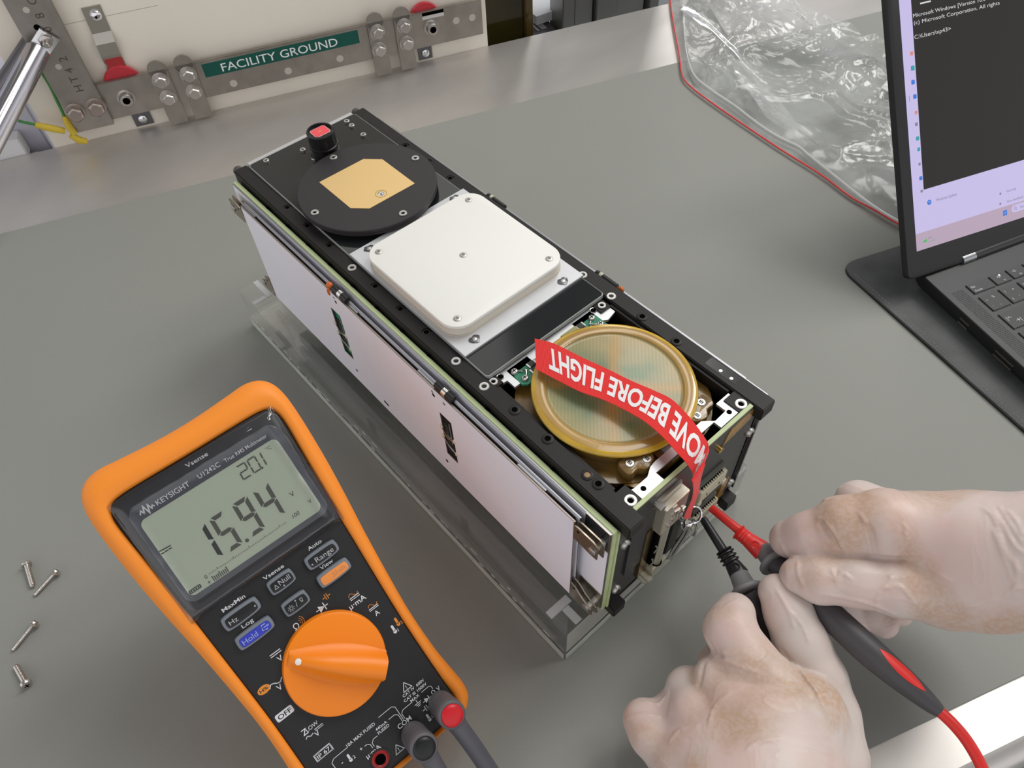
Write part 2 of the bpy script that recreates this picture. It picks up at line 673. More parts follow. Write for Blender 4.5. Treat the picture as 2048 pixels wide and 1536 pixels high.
k = 0
clips = [(-171.8, -184, -163, 'leftmost on the ground bar'), (-147.5, -157, -139, 'second from the left on the ground bar'),
         (40, 31, 49, 'just right of the FACILITY GROUND label'), (67.5, 58, 77, 'rightmost on the ground bar')]
for cx, x0, x1, where in clips:
    st = empty('clamp_strap', NB * 629 + EB * cx + np.array([0, 0, 2]), 'short steel strap bolted by two hex bolts, ' + where, 'strap', 'steel straps bolted over the ground bar')
    inv = Matrix.Translation(-st.location / MM)
    mb = MB(inv @ wallM(629))
    w = 8.6
    mb.use(M_bar).box(cx - w, cx + w, 0.5, 57, 0, 2.4, 0.3)
    mb.lathe([(w, 0), (w, 2.4)], (cx, 57, 0), (0, 0, 1), 24)
    mb.build('strap', None, st)
    for yy in (29, 47):
        mb = MB(inv @ wallM(626.6))
        hex_bolt(mb.use(M_bolt), cx + random.uniform(-1, 1), yy, 0, 6.2, 6.5)
        mb.build('hex_bolt', None, st)

vp = empty('upright_bus_bar', NB * 633 + EB * -246 + np.array([0, 0, 16]), 'upright drab steel bar stamped HT42 bolted to the left end of the ground bar', 'bus bar')
inv = Matrix.Translation(-vp.location / MM)
mb = MB(inv @ wallM(629))
mb.use(M_bar).box(-263.5, -228.5, 16, 420, -0.5, 4.5, 0.5)
for x, y in ((-249, 80), (-250, 131), (-249, 116)):
    mb.use(M_panelhole if y != 116 else M_dark).prism(circle(x, y, 2.6), 4.3, 4.6)
mb.build('bar', None, vp)
mb = MB(inv @ wallM(629))
eng = mat('engraving', (0.09, 0.06, 0.05), 0.6)
for s_, y in (('H', 54.5), ('T', 63.5), ('4', 72.5), ('2', 83.5)):
    put_text(mb.use(eng), s_, 7.2, -239.0, y, 4.58, rot=90)
mb.build('stamped_letters', None, vp)
mb = MB(inv @ wallM(629))
for s_, y in (('0', 110.5), ('8', 122.5), ('C', 134)):
    put_text(mb.use(eng), s_, 7.2, -239.0, y, 4.58, rot=90)
mb.build('stamped_letters', None, vp)
for x, y in ((-255, 36.5), (-236, 37.2)):
    mb = MB(inv @ wallM(624.5))
    hex_bolt(mb.use(mat('bolt_brownish', (0.40, 0.34, 0.31), 0.34, 1.0)), x, y, 0, 7.2, 7.5)
    mb.build('hex_bolt', None, vp)

# Z bracket with pink insulator, left of the bar
zb = empty('insulator_bracket', NB * 640 + EB * -205 + np.array([0, 0, 56]), 'bent steel Z bracket on a red insulator above the left end of the ground bar', 'bracket')
inv = Matrix.Translation(-zb.location / MM)
Mz = mat('bracket_steel', (0.50, 0.47, 0.42), 0.3, 1.0)
mb = MB(inv @ wallM(640))
for (ya, za), (yb, zb_) in zip([(118, 0.2), (95, 0.2), (87, 5), (76, 5), (68, 1.5)], [(95, 0.2), (87, 5), (76, 5), (68, 1.5), (50, 1.5)]):
    mb.use(Mz).add([(-211.5 + (118 - ya) * -0.05, ya, za), (-195.5 + (118 - ya) * -0.03, ya, za), (-195.5 + (118 - yb) * -0.03, yb, zb_), (-211.5 + (118 - yb) * -0.05, yb, zb_),
            (-211.5 + (118 - ya) * -0.05, ya, za + 1.5), (-195.5 + (118 - ya) * -0.03, ya, za + 1.5), (-195.5 + (118 - yb) * -0.03, yb, zb_ + 1.5), (-211.5 + (118 - yb) * -0.05, yb, zb_ + 1.5)],
           [(4, 5, 6, 7), (0, 3, 2, 1), (0, 4, 7, 3), (1, 2, 6, 5), (0, 1, 5, 4), (3, 7, 6, 2)])
mb.build('bracket', None, zb)
mb = MB(inv @ wallM(638))
mb.use(M_chrome).lathe([(5.2, 0), (5.2, 0.8), (4.6, 2.2), (3, 3.2), (0.5, 3.6)], (-202.5, 110, -0.2), (0, 0, 1), 24)
mb.use(M_dark).box(-203.6, -201.4, 109.4, 110.6, 3, 3.7)
mb.box(-203.0, -202.0, 108.8, 111.2, 3, 3.7)
mb.build('pan_head_screw', None, zb)
Mred = mat('insulator_red', (0.55, 0.035, 0.05), 0.25, spec=0.6)
mb = MB(inv @ wallM(640))
mb.use(Mred).lathe([(10, -0.0), (16.5, 2.5), (17, 5), (16, 5.9)], (-205.5, 48, 0), (0, 0, 1), 32)
mb.use(mat('tape_red', (0.42, 0.03, 0.035), 0.35)).box(-212.5, -197.5, 58, 76, 2.8, 5.0, 0.4)
mb.build('insulator', None, zb, label='glossy red insulator cap')
iz = empty('insulator', NB * 640 + EB * 93 + np.array([0, 0, 46]), 'glossy red insulator half hidden behind the right end of the ground bar', 'insulator')
inv = Matrix.Translation(-iz.location / MM)
mb = MB(inv @ wallM(640))
mb.use(Mred).lathe([(10, 0), (15.5, 2.5), (16, 5), (15, 5.9)], (93, 46, 0), (0, 0, 1), 32)
mb.build('insulator_cap', None, iz)

# small dark brackets under the bar
for x0, x1, where in ((-213, -196, 'under the left end of the ground bar'), (82, 97, 'under the right end of the ground bar')):
    br = empty('foot_bracket', NB * 640 + EB * (x0 + x1) / 2 + np.array([0, 0, 1]), 'small steel tab with one screw ' + where, 'bracket')
    inv = Matrix.Translation(-br.location / MM)
    mb = MB(inv @ wallM(640))
    mb.use(mat('tab_steel', (0.16, 0.16, 0.17), 0.35, 1.0)).box(x0, x1, 0.5, 15, 0.1, 2, 0.2)
    mb.build('tab', None, br)
    mb = MB(inv @ wallM(638))
    mb.use(M_chrome).lathe([(4.2, 0), (4.0, 1.4), (2.6, 2.4), (0.4, 2.8)], ((x0 + x1) / 2, 7.5, 0), (0, 0, 1), 20)
    mb.build('pan_head_screw', None, br)

# chrome clamp arm bolted to the upright bar, reaching down-left towards the viewer
pa = at_wall(78, 92, 621)
pb = at_wall(30, 190, 585)
pc = at_wall(-60, 358, 505)
ca = empty('chrome_arm', pa, 'polished chrome tubular arm with flat drilled end bolted to the upright bar', 'arm')
inv = Matrix.Translation(-ca.location / MM)
ax = nrm(pc - pb)
side = nrm(np.cross(ax, -NB))
dn = nrm(np.cross(side, ax))
mb = MB(inv)
p0 = at_wall(66, 122, 612)
mb.use(M_chrome)
q0, q1 = at_wall(78, 55, 622), at_wall(119, 79, 622)
q2, q3 = at_wall(97, 110, 616), at_wall(58, 88, 616)
q4, q5 = at_wall(88, 128, 606), at_wall(52, 102, 606)
off = -NB * 2.2
mb.add([q0, q1, q2, q3, q0 + off, q1 + off, q2 + off, q3 + off], [(0, 1, 2, 3), (7, 6, 5, 4), (0, 4, 5, 1), (1, 5, 6, 2), (2, 6, 7, 3), (3, 7, 4, 0)])
mb.add([q3, q2, q4, q5, q3 + off, q2 + off, q4 + off, q5 + off], [(0, 1, 2, 3), (7, 6, 5, 4), (0, 4, 5, 1), (1, 5, 6, 2), (2, 6, 7, 3), (3, 7, 4, 0)])
mb.build('flattened_end', None, ca)
mb = MB(inv)
mb.use(mat('arm_chrome', (0.50, 0.49, 0.53), 0.13, 1.0)).cyl((q3 + q2) / 2 + ax * 2, pc, 9.6, 10.2, 28)
mb.build('tube', None, ca)
mb = MB(inv)
mb.use(M_dark)
c0 = at_wall(47, 160, 592)
mb.cyl(c0 - side * 3 + dn * 2, c0 + side * 3 + dn * 2, 1.2)
mb.build('slot', None, ca)
mb = MB(inv)
c0 = at_wall(92, 80, 619)
mb.use(M_bolt).lathe([(6.5, -2), (6.5, 0.2), (5.8, 0.4), (5.8, 3.8), (4.6, 4.4)], c0, -NB, 6)
mb.lathe([(2.6, 3), (2.6, 10), (2.0, 10.6)], c0, -NB, 18)
mb.build('hex_nut', None, ca)
mb = MB()
d0, d1 = at_wall(60, 84, 632), at_wall(-40, 240, 606)
mb.use(mat('dark_chrome', (0.16, 0.15, 0.16), 0.25, 1.0)).cyl(d0, d1, 6.5, 7.5, 24)
mb.build('steel_rod', None, label='dark steel rod behind the polished chrome arm', cat='rod')

# green earth wires with yellow crimps
M_yel = mat('crimp_yellow', (0.66, 0.48, 0.04), 0.4)
M_wire = mat('wire_green', (0.06, 0.26, 0.06), 0.4)


def wire_thing(pix, d, crimp, label):
    P = [at_wall(u, v, dd) for (u, v), dd in zip(pix, d)]
    o = empty('earth_wire', P[-1], label, 'wire', 'green earth wires beside the upright bar')
    inv = Matrix.Translation(-o.location / MM)
    mb = MB(inv)
    mb.use(M_wire).tube(catmull(P, 8), 1.4, 8)
    mb.build('wire', None, o)
    C_ = [at_wall(u, v, dd) for u, v, dd in crimp]
    mb = MB(inv)
    n = len(C_)
    mb.use(M_yel).tube(catmull(C_, 4), [2.4, 2.8, 3.0, 3.2, 3.3, 3.3, 3.2, 3.0, 2.8][:4 * (n - 1) + 1] if n == 3 else [3.2] * (4 * (n - 1) + 1), 10)
    mb.build('crimp', None, o, label='yellow crimp terminal')
    return o


wire_thing([(84, 146), (100, 172), (113, 200), (122, 218), (129, 234)], [630, 630, 629, 628, 626], [(129, 232, 626), (138, 252, 624), (150, 268, 622)],
           'green earth wire running down the upright bar into a yellow crimp')
wire_thing([(5, 236), (30, 240), (50, 245), (70, 249)], [622, 624, 625, 625], [(70, 249, 625), (95, 255, 625), (130, 262, 624)],
           'green earth wire coming from the left edge into a yellow crimp')
mb = MB()
mb.use(M_yel).tube([at_wall(142, 270, 622), at_wall(158, 280, 622), at_wall(174, 283, 622)], [3.0, 3.6, 2.6], 10)
mb.build('yellow_tab', None, label='yellow plastic tab lying below the crossed crimps', cat='tab')

# left of the panel: pale cabinet and tray
mb = MB(M_bench)
mb.box(-700, -300, 660, 1000, -400, 60, 2)
mb.build('cabinet', mat('pale_cabinet', (0.50, 0.50, 0.58), 0.5), label='pale lavender cabinet beyond the left end of the bench', cat='cabinet')
tr = empty('tray', bench(-340, 650, -60), 'white tray with a raised rim beyond the left corner of the bench', 'tray')
inv = Matrix.Translation(-tr.location / MM)
mb = MB(inv @ M_bench)
Mtray = mat('tray_white', (0.72, 0.72, 0.73), 0.45)
mb.use(Mtray).box(-700, -312, 641, 658, -60, -11, 1)
mb.build('tray_side', None, tr)
mb = MB(inv @ M_bench)
mb.use(Mtray).box(-700, -318, 641, 659, -8, 14, 1)
mb.build('tray_rim', None, tr)

# right of the panel: dark tinted case, instrument with white card, aluminium profiles
dc = empty('tinted_case', bench(190, 662, -400), 'dark brown tinted plastic case to the right of the cream panel', 'case')
inv = Matrix.Translation(-dc.location / MM)
mb = MB(inv @ M_bench)
mb.use(mat('tinted_plastic', (0.035, 0.028, 0.006), 0.12, color2=(0.012, 0.007, 0.004), noise_scale=9)).box(163, 212, 662, 760, -400, 300, 1)
mb.build('shell', None, dc)
mb = MB(inv @ M_bench)
mb.use(mat('tinted_edge', (0.07, 0.045, 0.012), 0.2)).box(212, 221, 656, 700, -400, 300, 1)
mb.lathe([(2.4, 0), (2.4, 3)], (216, 656, 12), (0, -1, 0), 16)
mb.build('corner_post', None, dc)
bx = empty('instrument', bench(250, 700, -400), 'dark instrument case with yellow switch beside the aluminium profiles', 'instrument')
inv = Matrix.Translation(-bx.location / MM)
mb = MB(inv @ M_bench)
mb.use(mat('instrument_dark', (0.04, 0.04, 0.048), 0.4)).box(223, 274, 700, 900, -400, -42, 2)
mb.build('case', None, bx)


def pt(u, v, z):
    return at_z(u, v, z)


mb = MB(inv)
z0 = -41.5
a, b, c_, d = pt(1053, 42, z0), pt(1075, 30, z0), pt(1084, 40, z0), pt(1062, 50, z0)
mb.use(mat('switch_yellow', (0.75, 0.55, 0.03), 0.4)).add([pt(1062, 37, z0), pt(1076, 34, z0), pt(1082, 44, z0), pt(1070, 48, z0)], [(0, 1, 2, 3)])
mb.build('yellow_switch', None, bx)
mb = MB(inv)
mb.use(mat('grey_strip', (0.30, 0.30, 0.31), 0.4)).add([pt(1071, 49, z0), pt(1083, 45, z0), pt(1095, 56, z0), pt(1084, 59, z0)], [(0, 1, 2, 3)])
mb.add([pt(1053, 40, z0), pt(1057, 39, z0), pt(1080, 61, z0), pt(1075, 62, z0)], [(0, 1, 2, 3)])
mb.build('strip', None, bx)
mb = MB()
zc = -30
mb.add([pt(1042, -40, zc), pt(1042, 13, zc), pt(1073, 33, zc), pt(1126, 15, zc), pt(1128, -40, zc)], [(0, 1, 2, 3, 4)])
mb.add([pt(1042, -40, zc) - [0, 0, 11], pt(1042, 13, zc) - [0, 0, 11], pt(1073, 33, zc) - [0, 0, 11], pt(1126, 15, zc) - [0, 0, 11], pt(1128, -40, zc) - [0, 0, 11]], [(4, 3, 2, 1, 0)])
for i, j in ((0, 1), (1, 2), (2, 3), (3, 4), (4, 0)):
    mb.f.append((i, i + 5, j + 5, j)); mb.m.append(0)
mb.build('paper_stack', mat('paper_white', (0.80, 0.82, 0.86), 0.7), label='white paper stack lying on the dark instrument', cat='paper')

prof_specs = [(276.5, 292, 700, 'nearest the dark instrument'), (294, 318, 705, 'second from the dark instrument'), (321, 349, 700, 'third from the dark instrument'),
              (354, 392, 712, 'widest of the row'), (397, 410, 706, 'rightmost of the row')]
for i, (s0, s1, d0, where) in enumerate(prof_specs):
    ap = empty('aluminium_profile', bench((s0 + s1) / 2, d0, -850), 'upright grey slotted aluminium profile, ' + where, 'profile', 'aluminium profiles behind the bench')
    inv = Matrix.Translation(-ap.location / MM)
    mb = MB(inv @ M_bench)
    mb.use(mat('profile_al', (0.33, 0.33, 0.31), 0.4, 0.7)).box(s0, s1, d0, d0 + 40, -850, 300, 1)
    mb.build('profile', None, ap)
    mb = MB(inv @ M_bench)
    mb.use(mat('profile_slot', (0.05, 0.055, 0.055), 0.5)).box(s1, s1 + 1.8, d0 + 10, d0 + 36, -850, 300)
    mb.build('slot_cover', None, ap)
# ------------------------------------------------------------------ clear stand
def glass_mat(name, col, rough, haze, streak):
    m = bpy.data.materials.new(name)
    m.use_nodes = True
    nt = m.node_tree
    b = nt.nodes['Principled BSDF']
    b.inputs['Base Color'].default_value = (*col, 1)
    b.inputs['Roughness'].default_value = rough
    b.inputs['IOR'].default_value = 1.49
    b.inputs['Transmission Weight'].default_value = 1.0
    tc = nt.nodes.new('ShaderNodeTexCoord')
    mp = nt.nodes.new('ShaderNodeMapping')
    mp.inputs['Scale'].default_value = (0.4, 1.6, 1.6)
    nt.links.new(tc.outputs['Object'], mp.inputs[0])
    n = nt.nodes.new('ShaderNodeTexNoise')
    n.inputs['Scale'].default_value = streak
    n.inputs['Detail'].default_value = 6
    nt.links.new(mp.outputs[0], n.inputs['Vector'])
    mr = nt.nodes.new('ShaderNodeMapRange')
    mr.inputs['From Min'].default_value = 0.45
    mr.inputs['From Max'].default_value = 0.65
    mr.inputs['To Min'].default_value = 1.0
    mr.inputs['To Max'].default_value = 1.0 - haze
    nt.links.new(n.outputs['Fac'], mr.inputs['Value'])
    nt.links.new(mr.outputs[0], b.inputs['Transmission Weight'])
    return m


st = empty('acrylic_stand', (-182, 50, 0), 'thick clear acrylic slab stand underneath the satellite', 'stand')
inv = Matrix.Translation((182, -50, 0))
M_acr = clear_mat('acrylic', tint=(0.95, 0.96, 0.955), gloss=0.05, rough=0.04, haze=0.10, haze_col=(0.66, 0.67, 0.66), bump=0.05, bump_scale=40,
                  streak=(0.03, 0.16, 45, (0.35, 2.2, 2)))
M_frost = clear_mat('frosted_acrylic', tint=(0.97, 0.98, 0.97), gloss=0.05, rough=0.3, haze=0.4, haze_col=(0.74, 0.76, 0.72), bump=0.3, bump_scale=120,
                    streak=(0.08, 0.5, 90, (0.3, 1, 1)))
mb = MB(inv)
mb.box(-355, -10, -25, 126, 9.5, 38, 0.8)
M_acr = clear_mat('clear_acrylic', tint=(0.985, 0.99, 0.985), gloss=0.05, rough=0.03, haze=0.14, haze_col=(0.85, 0.87, 0.84), bump=0.06, bump_scale=40, streak=(0.07, 0.17, 28, (0.3, 1.6, 1.6)))
mb.build('upper_slab', M_acr, st)
mb = MB(inv)
mb.box(-355.5, -9.5, -25.5, 126.5, 0.15, 8.6, 0.8)
ls = mb.build('lower_slab', M_acr, st, label='lower slab with scuffed milky edges')
M_skin = clear_mat('scuffed_edge', tint=(0.95, 0.97, 0.95), gloss=0.05, rough=0.35, haze=0.7, haze_col=(0.88, 0.91, 0.84), bump=0.3, bump_scale=150, streak=(0.55, 0.95, 70, (0.5, 1, 1)))
M_skin2 = clear_mat('sawn_edge', tint=(0.93, 0.94, 0.93), gloss=0.06, rough=0.25, haze=0.5, haze_col=(0.80, 0.79, 0.74), streak=(0.5, 0.62, 20, (1, 1, 1)))
for nm, (a, b, c_, d, e, f_), m in (('milky_edge', (-354.5, -10.5, -25.75, -25.55, 0.6, 8.2), M_skin), ('milky_edge', (-9.45, -9.25, -24.5, 125.5, 0.6, 8.2), M_skin),
                                    ('sawn_edge', (-9.95, -9.8, -24, 125, 10.3, 37.2), M_skin2)):
    MB(inv).box(a, b, c_, d, e, f_).build(nm, m, ls)
M_groove = mat('frosted_groove', (0.60, 0.61, 0.61), 0.6)
for (x0, x1, y0, y1, a, b, c_, d_) in ((-25, -10, -25, -10, -23.3, -24.2, -14.6, -10.6), (-355, -340, -25, -10, 0, 0, 0, 0)):
    mb = MB(inv)
    if a:
        mb.box(-26.2, -21.2, -24.4, -9.5, 37.6, 38.12, 0.25)
        mb.box(-21.2, -10.6, -17.2, -12.4, 37.6, 38.12, 0.25)
    else:
        mb.box(-354.5, -332.8, -13.2, -9.0, 37.6, 38.12, 0.25)
        mb.box(-337, -332.8, -24.0, -13.2, 37.6, 38.12, 0.25)
    mb.build('corner_groove', M_groove, st, label='frosted white L-shaped corner mark')
for y in (-25.35,):
    mb = MB(inv)
    random.seed(4)
    for k in range(90):
        x = -345 + k * 3.7
        L = random.uniform(1.5, 6)
        z = random.uniform(9.0, 11.5) if k % 3 else random.uniform(11, 20)
        if random.random() < 0.5:
            mb.box(x, x + L, y - 0.1, y + 0.1, z, z + random.uniform(0.5, 1.8))
    mb.build('scuff_marks', M_groove, st, kind='stuff')

# ------------------------------------------------------------------ satellite
sat = empty('small_satellite', (-170, 50, 38), 'long black-railed box satellite with white square cover, black disc and amber dome on its top', 'satellite')
SI = Matrix.Translation((170, -50, 0))


def S():
    return MB(SI)


M_gloss = mat('gloss_black_panel', (0.012, 0.013, 0.014), 0.10, spec=0.6, noise_amt=0.1, noise_scale=20)
M_disc = mat('matt_black_disc', (0.026, 0.022, 0.025), 0.48, spec=0.45, bump=0.06, bump_scale=5000)
M_kap = mat('amber_film', (0.30, 0.17, 0.035), 0.22, spec=0.6, color2=(0.17, 0.10, 0.035), noise_scale=60, coat=0.3)
M_kap2 = mat('amber_tape', (0.42, 0.22, 0.02), 0.18, spec=0.7, color2=(0.22, 0.10, 0.01), noise_scale=120)
M_plate = mat('satin_plate', (0.62, 0.63, 0.65), 0.38, 0.6, noise_amt=0.03, noise_scale=60)
M_cover = mat('white_cover', (0.80, 0.795, 0.75), 0.45)
M_film = mat('white_film', (0.86, 0.85, 0.93), 0.28, spec=0.4, noise_amt=0.015, noise_scale=15)
M_hinge = mat('hinge_nickel', (0.42, 0.36, 0.29), 0.32, 1.0)
M_edge = mat('plate_edge_silver', (0.34, 0.34, 0.36), 0.35, 1.0)

# rails
HL = [(-285.2, 6), (-262.5, 5.8), (-238.8, 5.8), (-193.7, 6), (-170.5, 5.8), (-147.9, 5.9), (-79.9, 6.2), (-57.4, 6.5), (-31.6, 6.3), (-25, 6.5)]
HR = [(-284.7, 94.4), (-260.9, 94.6), (-238.1, 94.2), (-193, 94.3), (-170, 94.3), (-148, 94.3), (-78.9, 93.8), (-55.8, 93.8)]


def rail(y0, y1, z0, z1, hl, slot=False):
    mb = S()
    mb.use(M_black).box(-340.5, 0, y0, y1, z0, z1, 0.5)
    for x, y in hl:
        if -100 < x:
            mb.lathe([(2.9, 0), (2.9, 0.5), (2.5, 0.7), (1.5, 0.7)], (x, y, z1 - 0.2), (0, 0, 1), 20, closed_ends=False)
            mb.use(M_dark if x > -30 or x < -34 else M_kap2)
            mb.prism(circle(x, y, 1.5, 16), z1, z1 + 0.12)
        else:
            mb.use(M_dark).prism(circle(x, y, 1.35, 16), z1 - 0.4, z1 + 0.06)
            arc = [(x + 2.6 * math.cos(t), y + 2.6 * math.sin(t)) for t in np.linspace(0.9, 3.9, 12)]
            arc += [(x + 2.1 * math.cos(t), y + 2.1 * math.sin(t)) for t in np.linspace(3.9, 0.9, 12)]
            mb.prism(arc, z1 - 0.4, z1 + 0.05)
        mb.use(M_black)
    if slot:
        mb.use(mat('slot_gloss', (0.006, 0.006, 0.007), 0.2)).prism(round_rect(-37.2, -18.8, 93.2, 98.8, 1.0), z1 - 0.3, z1 + 0.08)
        mb.use(M_screw)
        for x in (-28.8, -22.3):
            mb.prism(circle(x, 95, 0.9, 16), z1, z1 + 0.2)
    return mb.build('rail', None, sat)


rail(0, 9.2, 91.5, 100, HL)
rail(90.5, 100, 91.5, 100, HR, True)
rail(0, 8.5, 0, 8.5, [])
rail(91.5, 100, 0, 8.5, [])
for y in (4.2, 95.8):
    mb = S()
    mb.use(mat('plunger', (0.10, 0.09, 0.10), 0.4, 0.5)).lathe([(3.2, 0), (3.2, 5), (2.6, 6), (1, 6.2)], (-340, y, 95.8), (-1, 0, 0), 18)
    mb.build('plunger', None, sat)
# side plates, end plates, floor
for nm, b in (('side_plate', (-333, -6, 1.0, 2.4, 6, 92)), ('side_plate', (-333, -6, 97.6, 99, 6, 92)),
              ('bottom_plate', (-333, -6, 4, 96, 1, 3)), ('bulkhead', (-108, -105.6, 3, 97, 3, 98.5))):
    S().box(*b).build(nm, M_black, sat)
mb = S()
mb.use(mat('end_plate_black', (0.022, 0.021, 0.024), 0.32, spec=0.5)).box(-7.4, -6, 0.6, 101.5, 5, 92, 0.2)
for y, z in ((6.3, 70.6), (5.6, 19.5), (97.6, 69.5), (97.2, 19.2)):
    mb.use(M_screw).lathe([(2.9, 0), (2.9, 0.8), (2.2, 1.9), (0.9, 2.3)], (-6, y, z), (1, 0, 0), 18)
    mb.use(M_dark).box(-3.9, -3.6, y - 1.2, y + 1.2, z - 0.25, z + 0.25)
    mb.box(-3.9, -3.6, y - 0.25, y + 0.25, z - 1.2, z + 1.2)
mb.build('end_plate', None, sat)
S().use(M_white_al).box(-341, -337.5, 10, 90, 8, 100.6, 0.3).build('far_end_plate', None, sat, label='aluminium end plate with bright top edge')
S().use(M_black).box(-330, -110, 10, 90, 5, 96).build('inner_chassis', None, sat)

# glossy top panel with pale edge
mb = S()
mb.use(mat('panel_edge', (0.32, 0.34, 0.33), 0.4)).prism(round_rect(-336.5, -102.8, 9.0, 90.6, 2), 99, 101.3)
mb.use(M_gloss).prism(round_rect(-336.1, -103.3, 9.4, 90.2, 2), 101.25, 101.5)
mb.build('top_panel', None, sat, label='glossy black top panel')


def washer_screw(x, y, z, r=2.3, h=1.6, dark=True, name='screw', m=None):
    mb = S()
    mb.use(m or M_screw).lathe([(r, 0), (r, h - 0.3), (r - 0.3, h), (r * 0.55, h), (r * 0.42, h - 0.5)], (x, y, z), (0, 0, 1), 20, closed_ends=False)
    mb.use(M_dark).prism(circle(x, y, r * 0.43, 12), z + h - 0.9, z + h - 0.5)
    mb.build(name, None, sat)


for x, y in ((-331.6, 19.5), (-324.8, 42.5), (-311.4, 42.8), (-331.1, 80.8), (-324.7, 80.4), (-310.7, 80.0)):
    washer_screw(x, y, 101.4, 1.9, 1.7)
for x, y in ((-214.5, 5.0), (-122.3, 4.9), (-121.9, 93.4), (-100.1, 93.0), (-100.6, 4.9)):
    washer_screw(x, y, 99.9, 2.6, 0.5)
for x, y in ((-10.1, 11.2), (-9.9, 86.7)):
    mb = S()
    mb.use(M_black).prism([(x - 7, y - 4), (x + 3.4, y - 4), (x + 3.4, y + 4), (x - 7, y + 4)], 95, 99.3)
    mb.build('corner_block', None, sat)
    washer_screw(x, y, 99.2, 3.0, 0.7)
for x, y in ((-100.2, 10.4), (-99.4, 85.2)):
    mb = S()
    mb.use(M_black).box(x - 3.4, x + 3.2, y - 3.4, y + 3.6, 94, 98.6)
    mb.build('corner_block', None, sat)
    washer_screw(x, y, 98.5, 2.3, 1.2)

# round black disc with gold patch
mb = S()
mb.use(M_disc).lathe([(38.5, 101.5), (38.5, 103.8), (41.3, 103.9), (41.7, 104.3), (41.7, 105.6), (41.3, 105.8), (41.7, 106.0), (41.7, 107.6), (41.3, 108.0), (0.01, 108.0)],
                     (-259.5, 48.6, 0), (0, 0, 1), 96, closed_ends=False)
mb.build('antenna_disc', None, sat, smooth=30, label='round matt black antenna disc')
gp = [(-281.6, 28.9), (-281.7, 61.3), (-273.1, 69.6), (-240.1, 69.7), (-240.2, 36.7), (-248.2, 28.9)]
mb = S()
mb.use(mat('gold_patch', (0.80, 0.56, 0.25), 0.42, 0.5, bump=0.03, bump_scale=300)).prism(gp, 107.9, 108.2)
mb.build('gold_patch', None, sat, label='gold octagon-cornered square patch')
mb = S()
mb.use(mat('ring_line', (0.20, 0.15, 0.05), 0.4)).lathe([(3.45, 108.15), (3.45, 108.26), (3.2, 108.26), (3.2, 108.15)], (-246.4, 49.4, 0), (0, 0, 1), 32, closed_ends=False)
mb.use(M_solder).lathe([(2.1, 108.2), (1.9, 108.5), (1.1, 109.0), (0.7, 109.6), (0.1, 109.7)], (-246.4, 49.4, 0), (0, 0, 1), 20, closed_ends=False)
mb.build('solder_joint', None, sat)
for x, y in ((-259.5, 84.9), (-259.5, 11.6), (-222.9, 48.2), (-296.3, 48.8)):
    washer_screw(x, y, 107.9, 2.4, 0.9)

# lens
mb = S()
lx, ly = -311.5, 51.5
mb.use(mat('lens_black', (0.010, 0.009, 0.010), 0.3, spec=0.5)).lathe(
    [(9.6, 101.4), (9.6, 104.5), (8.2, 105), (8.2, 108.3), (9.2, 108.5), (9.2, 109.3), (8.6, 109.6), (8.7, 118.2), (8.2, 119.0), (7.4, 119.0), (7.2, 117.6), (0.01, 117.6)],
    (lx, ly, 0), (0, 0, 1), 48, closed_ends=False)
lens = mb.build('lens_barrel', None, sat, smooth=30)
mb = S()
rr = [(lx + x, ly + y) for x, y in round_rect(-4.6, 4.6, -5.4, 5.4, 1.6)]
mb.use(mat('sticker_rim', (0.85, 0.55, 0.5), 0.5)).prism(rr, 117.7, 118.1)
rr = [(lx + x, ly + y) for x, y in round_rect(-4.25, 4.25, -5.05, 5.05, 1.4)]
mb.use(mat('sticker_red', (0.80, 0.085, 0.10), 0.45)).prism(rr, 118.05, 118.2)
mb.use(mat('sticker_mark', (0.75, 0.2, 0.12), 0.5)).prism([(lx - 0.6, ly - 1.6), (lx + 0.6, ly - 1.2), (lx + 0.5, ly + 0.6), (lx + 1.3, ly + 1.4), (lx - 1, ly + 1.0)], 118.18, 118.24)
mb.build('lens_sticker', None, lens, label='red rounded sticker on the lens')

# plate and white cover
mb = S()
mb.use(M_plate).box(-221.7, -119.5, 8.7, 91.5, 101.45, 103, 0.15)
plate = mb.build('cover_plate', None, sat, label='satin aluminium plate under the white cover')
for x, y in ((-217.3, 19.3), (-124.6, 19.4), (-123.5, 80.1), (-217.8, 81.8)):
    mb = S()
    P = [(x + (3.1 + 0.5 * math.sin(5 * a + x)) * math.cos(a) * 0.85, y + (3.1 + 0.5 * math.cos(3 * a)) * math.sin(a)) for a in np.linspace(0, 2 * math.pi, 25)[:-1]]
    mb.use(mat('staked_adhesive', (0.14, 0.14, 0.15), 0.2, 0.6)).prism(P, 102.9, 103.25, 0.1)
    mb.use(M_screw).lathe([(1.4, 103.2), (1.2, 103.7), (0.5, 103.9)], (x, y, 0), (0, 0, 1), 16)
    mb.build('plate_screw', None, plate)
mb = S()
rc = round_rect(-210.9, -129.0, 10.6, 89.9, 11, 8)
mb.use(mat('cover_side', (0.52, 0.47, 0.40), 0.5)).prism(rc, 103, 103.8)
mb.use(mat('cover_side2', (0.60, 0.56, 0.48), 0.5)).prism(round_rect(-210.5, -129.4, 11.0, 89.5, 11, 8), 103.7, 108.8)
mb.use(M_cover).prism(round_rect(-210.7, -129.2, 10.8, 89.7, 11, 8), 108.7, 110.4, 0.5)
cover = mb.build('square_cover', None, sat, smooth=35, label='white rounded-square cover')
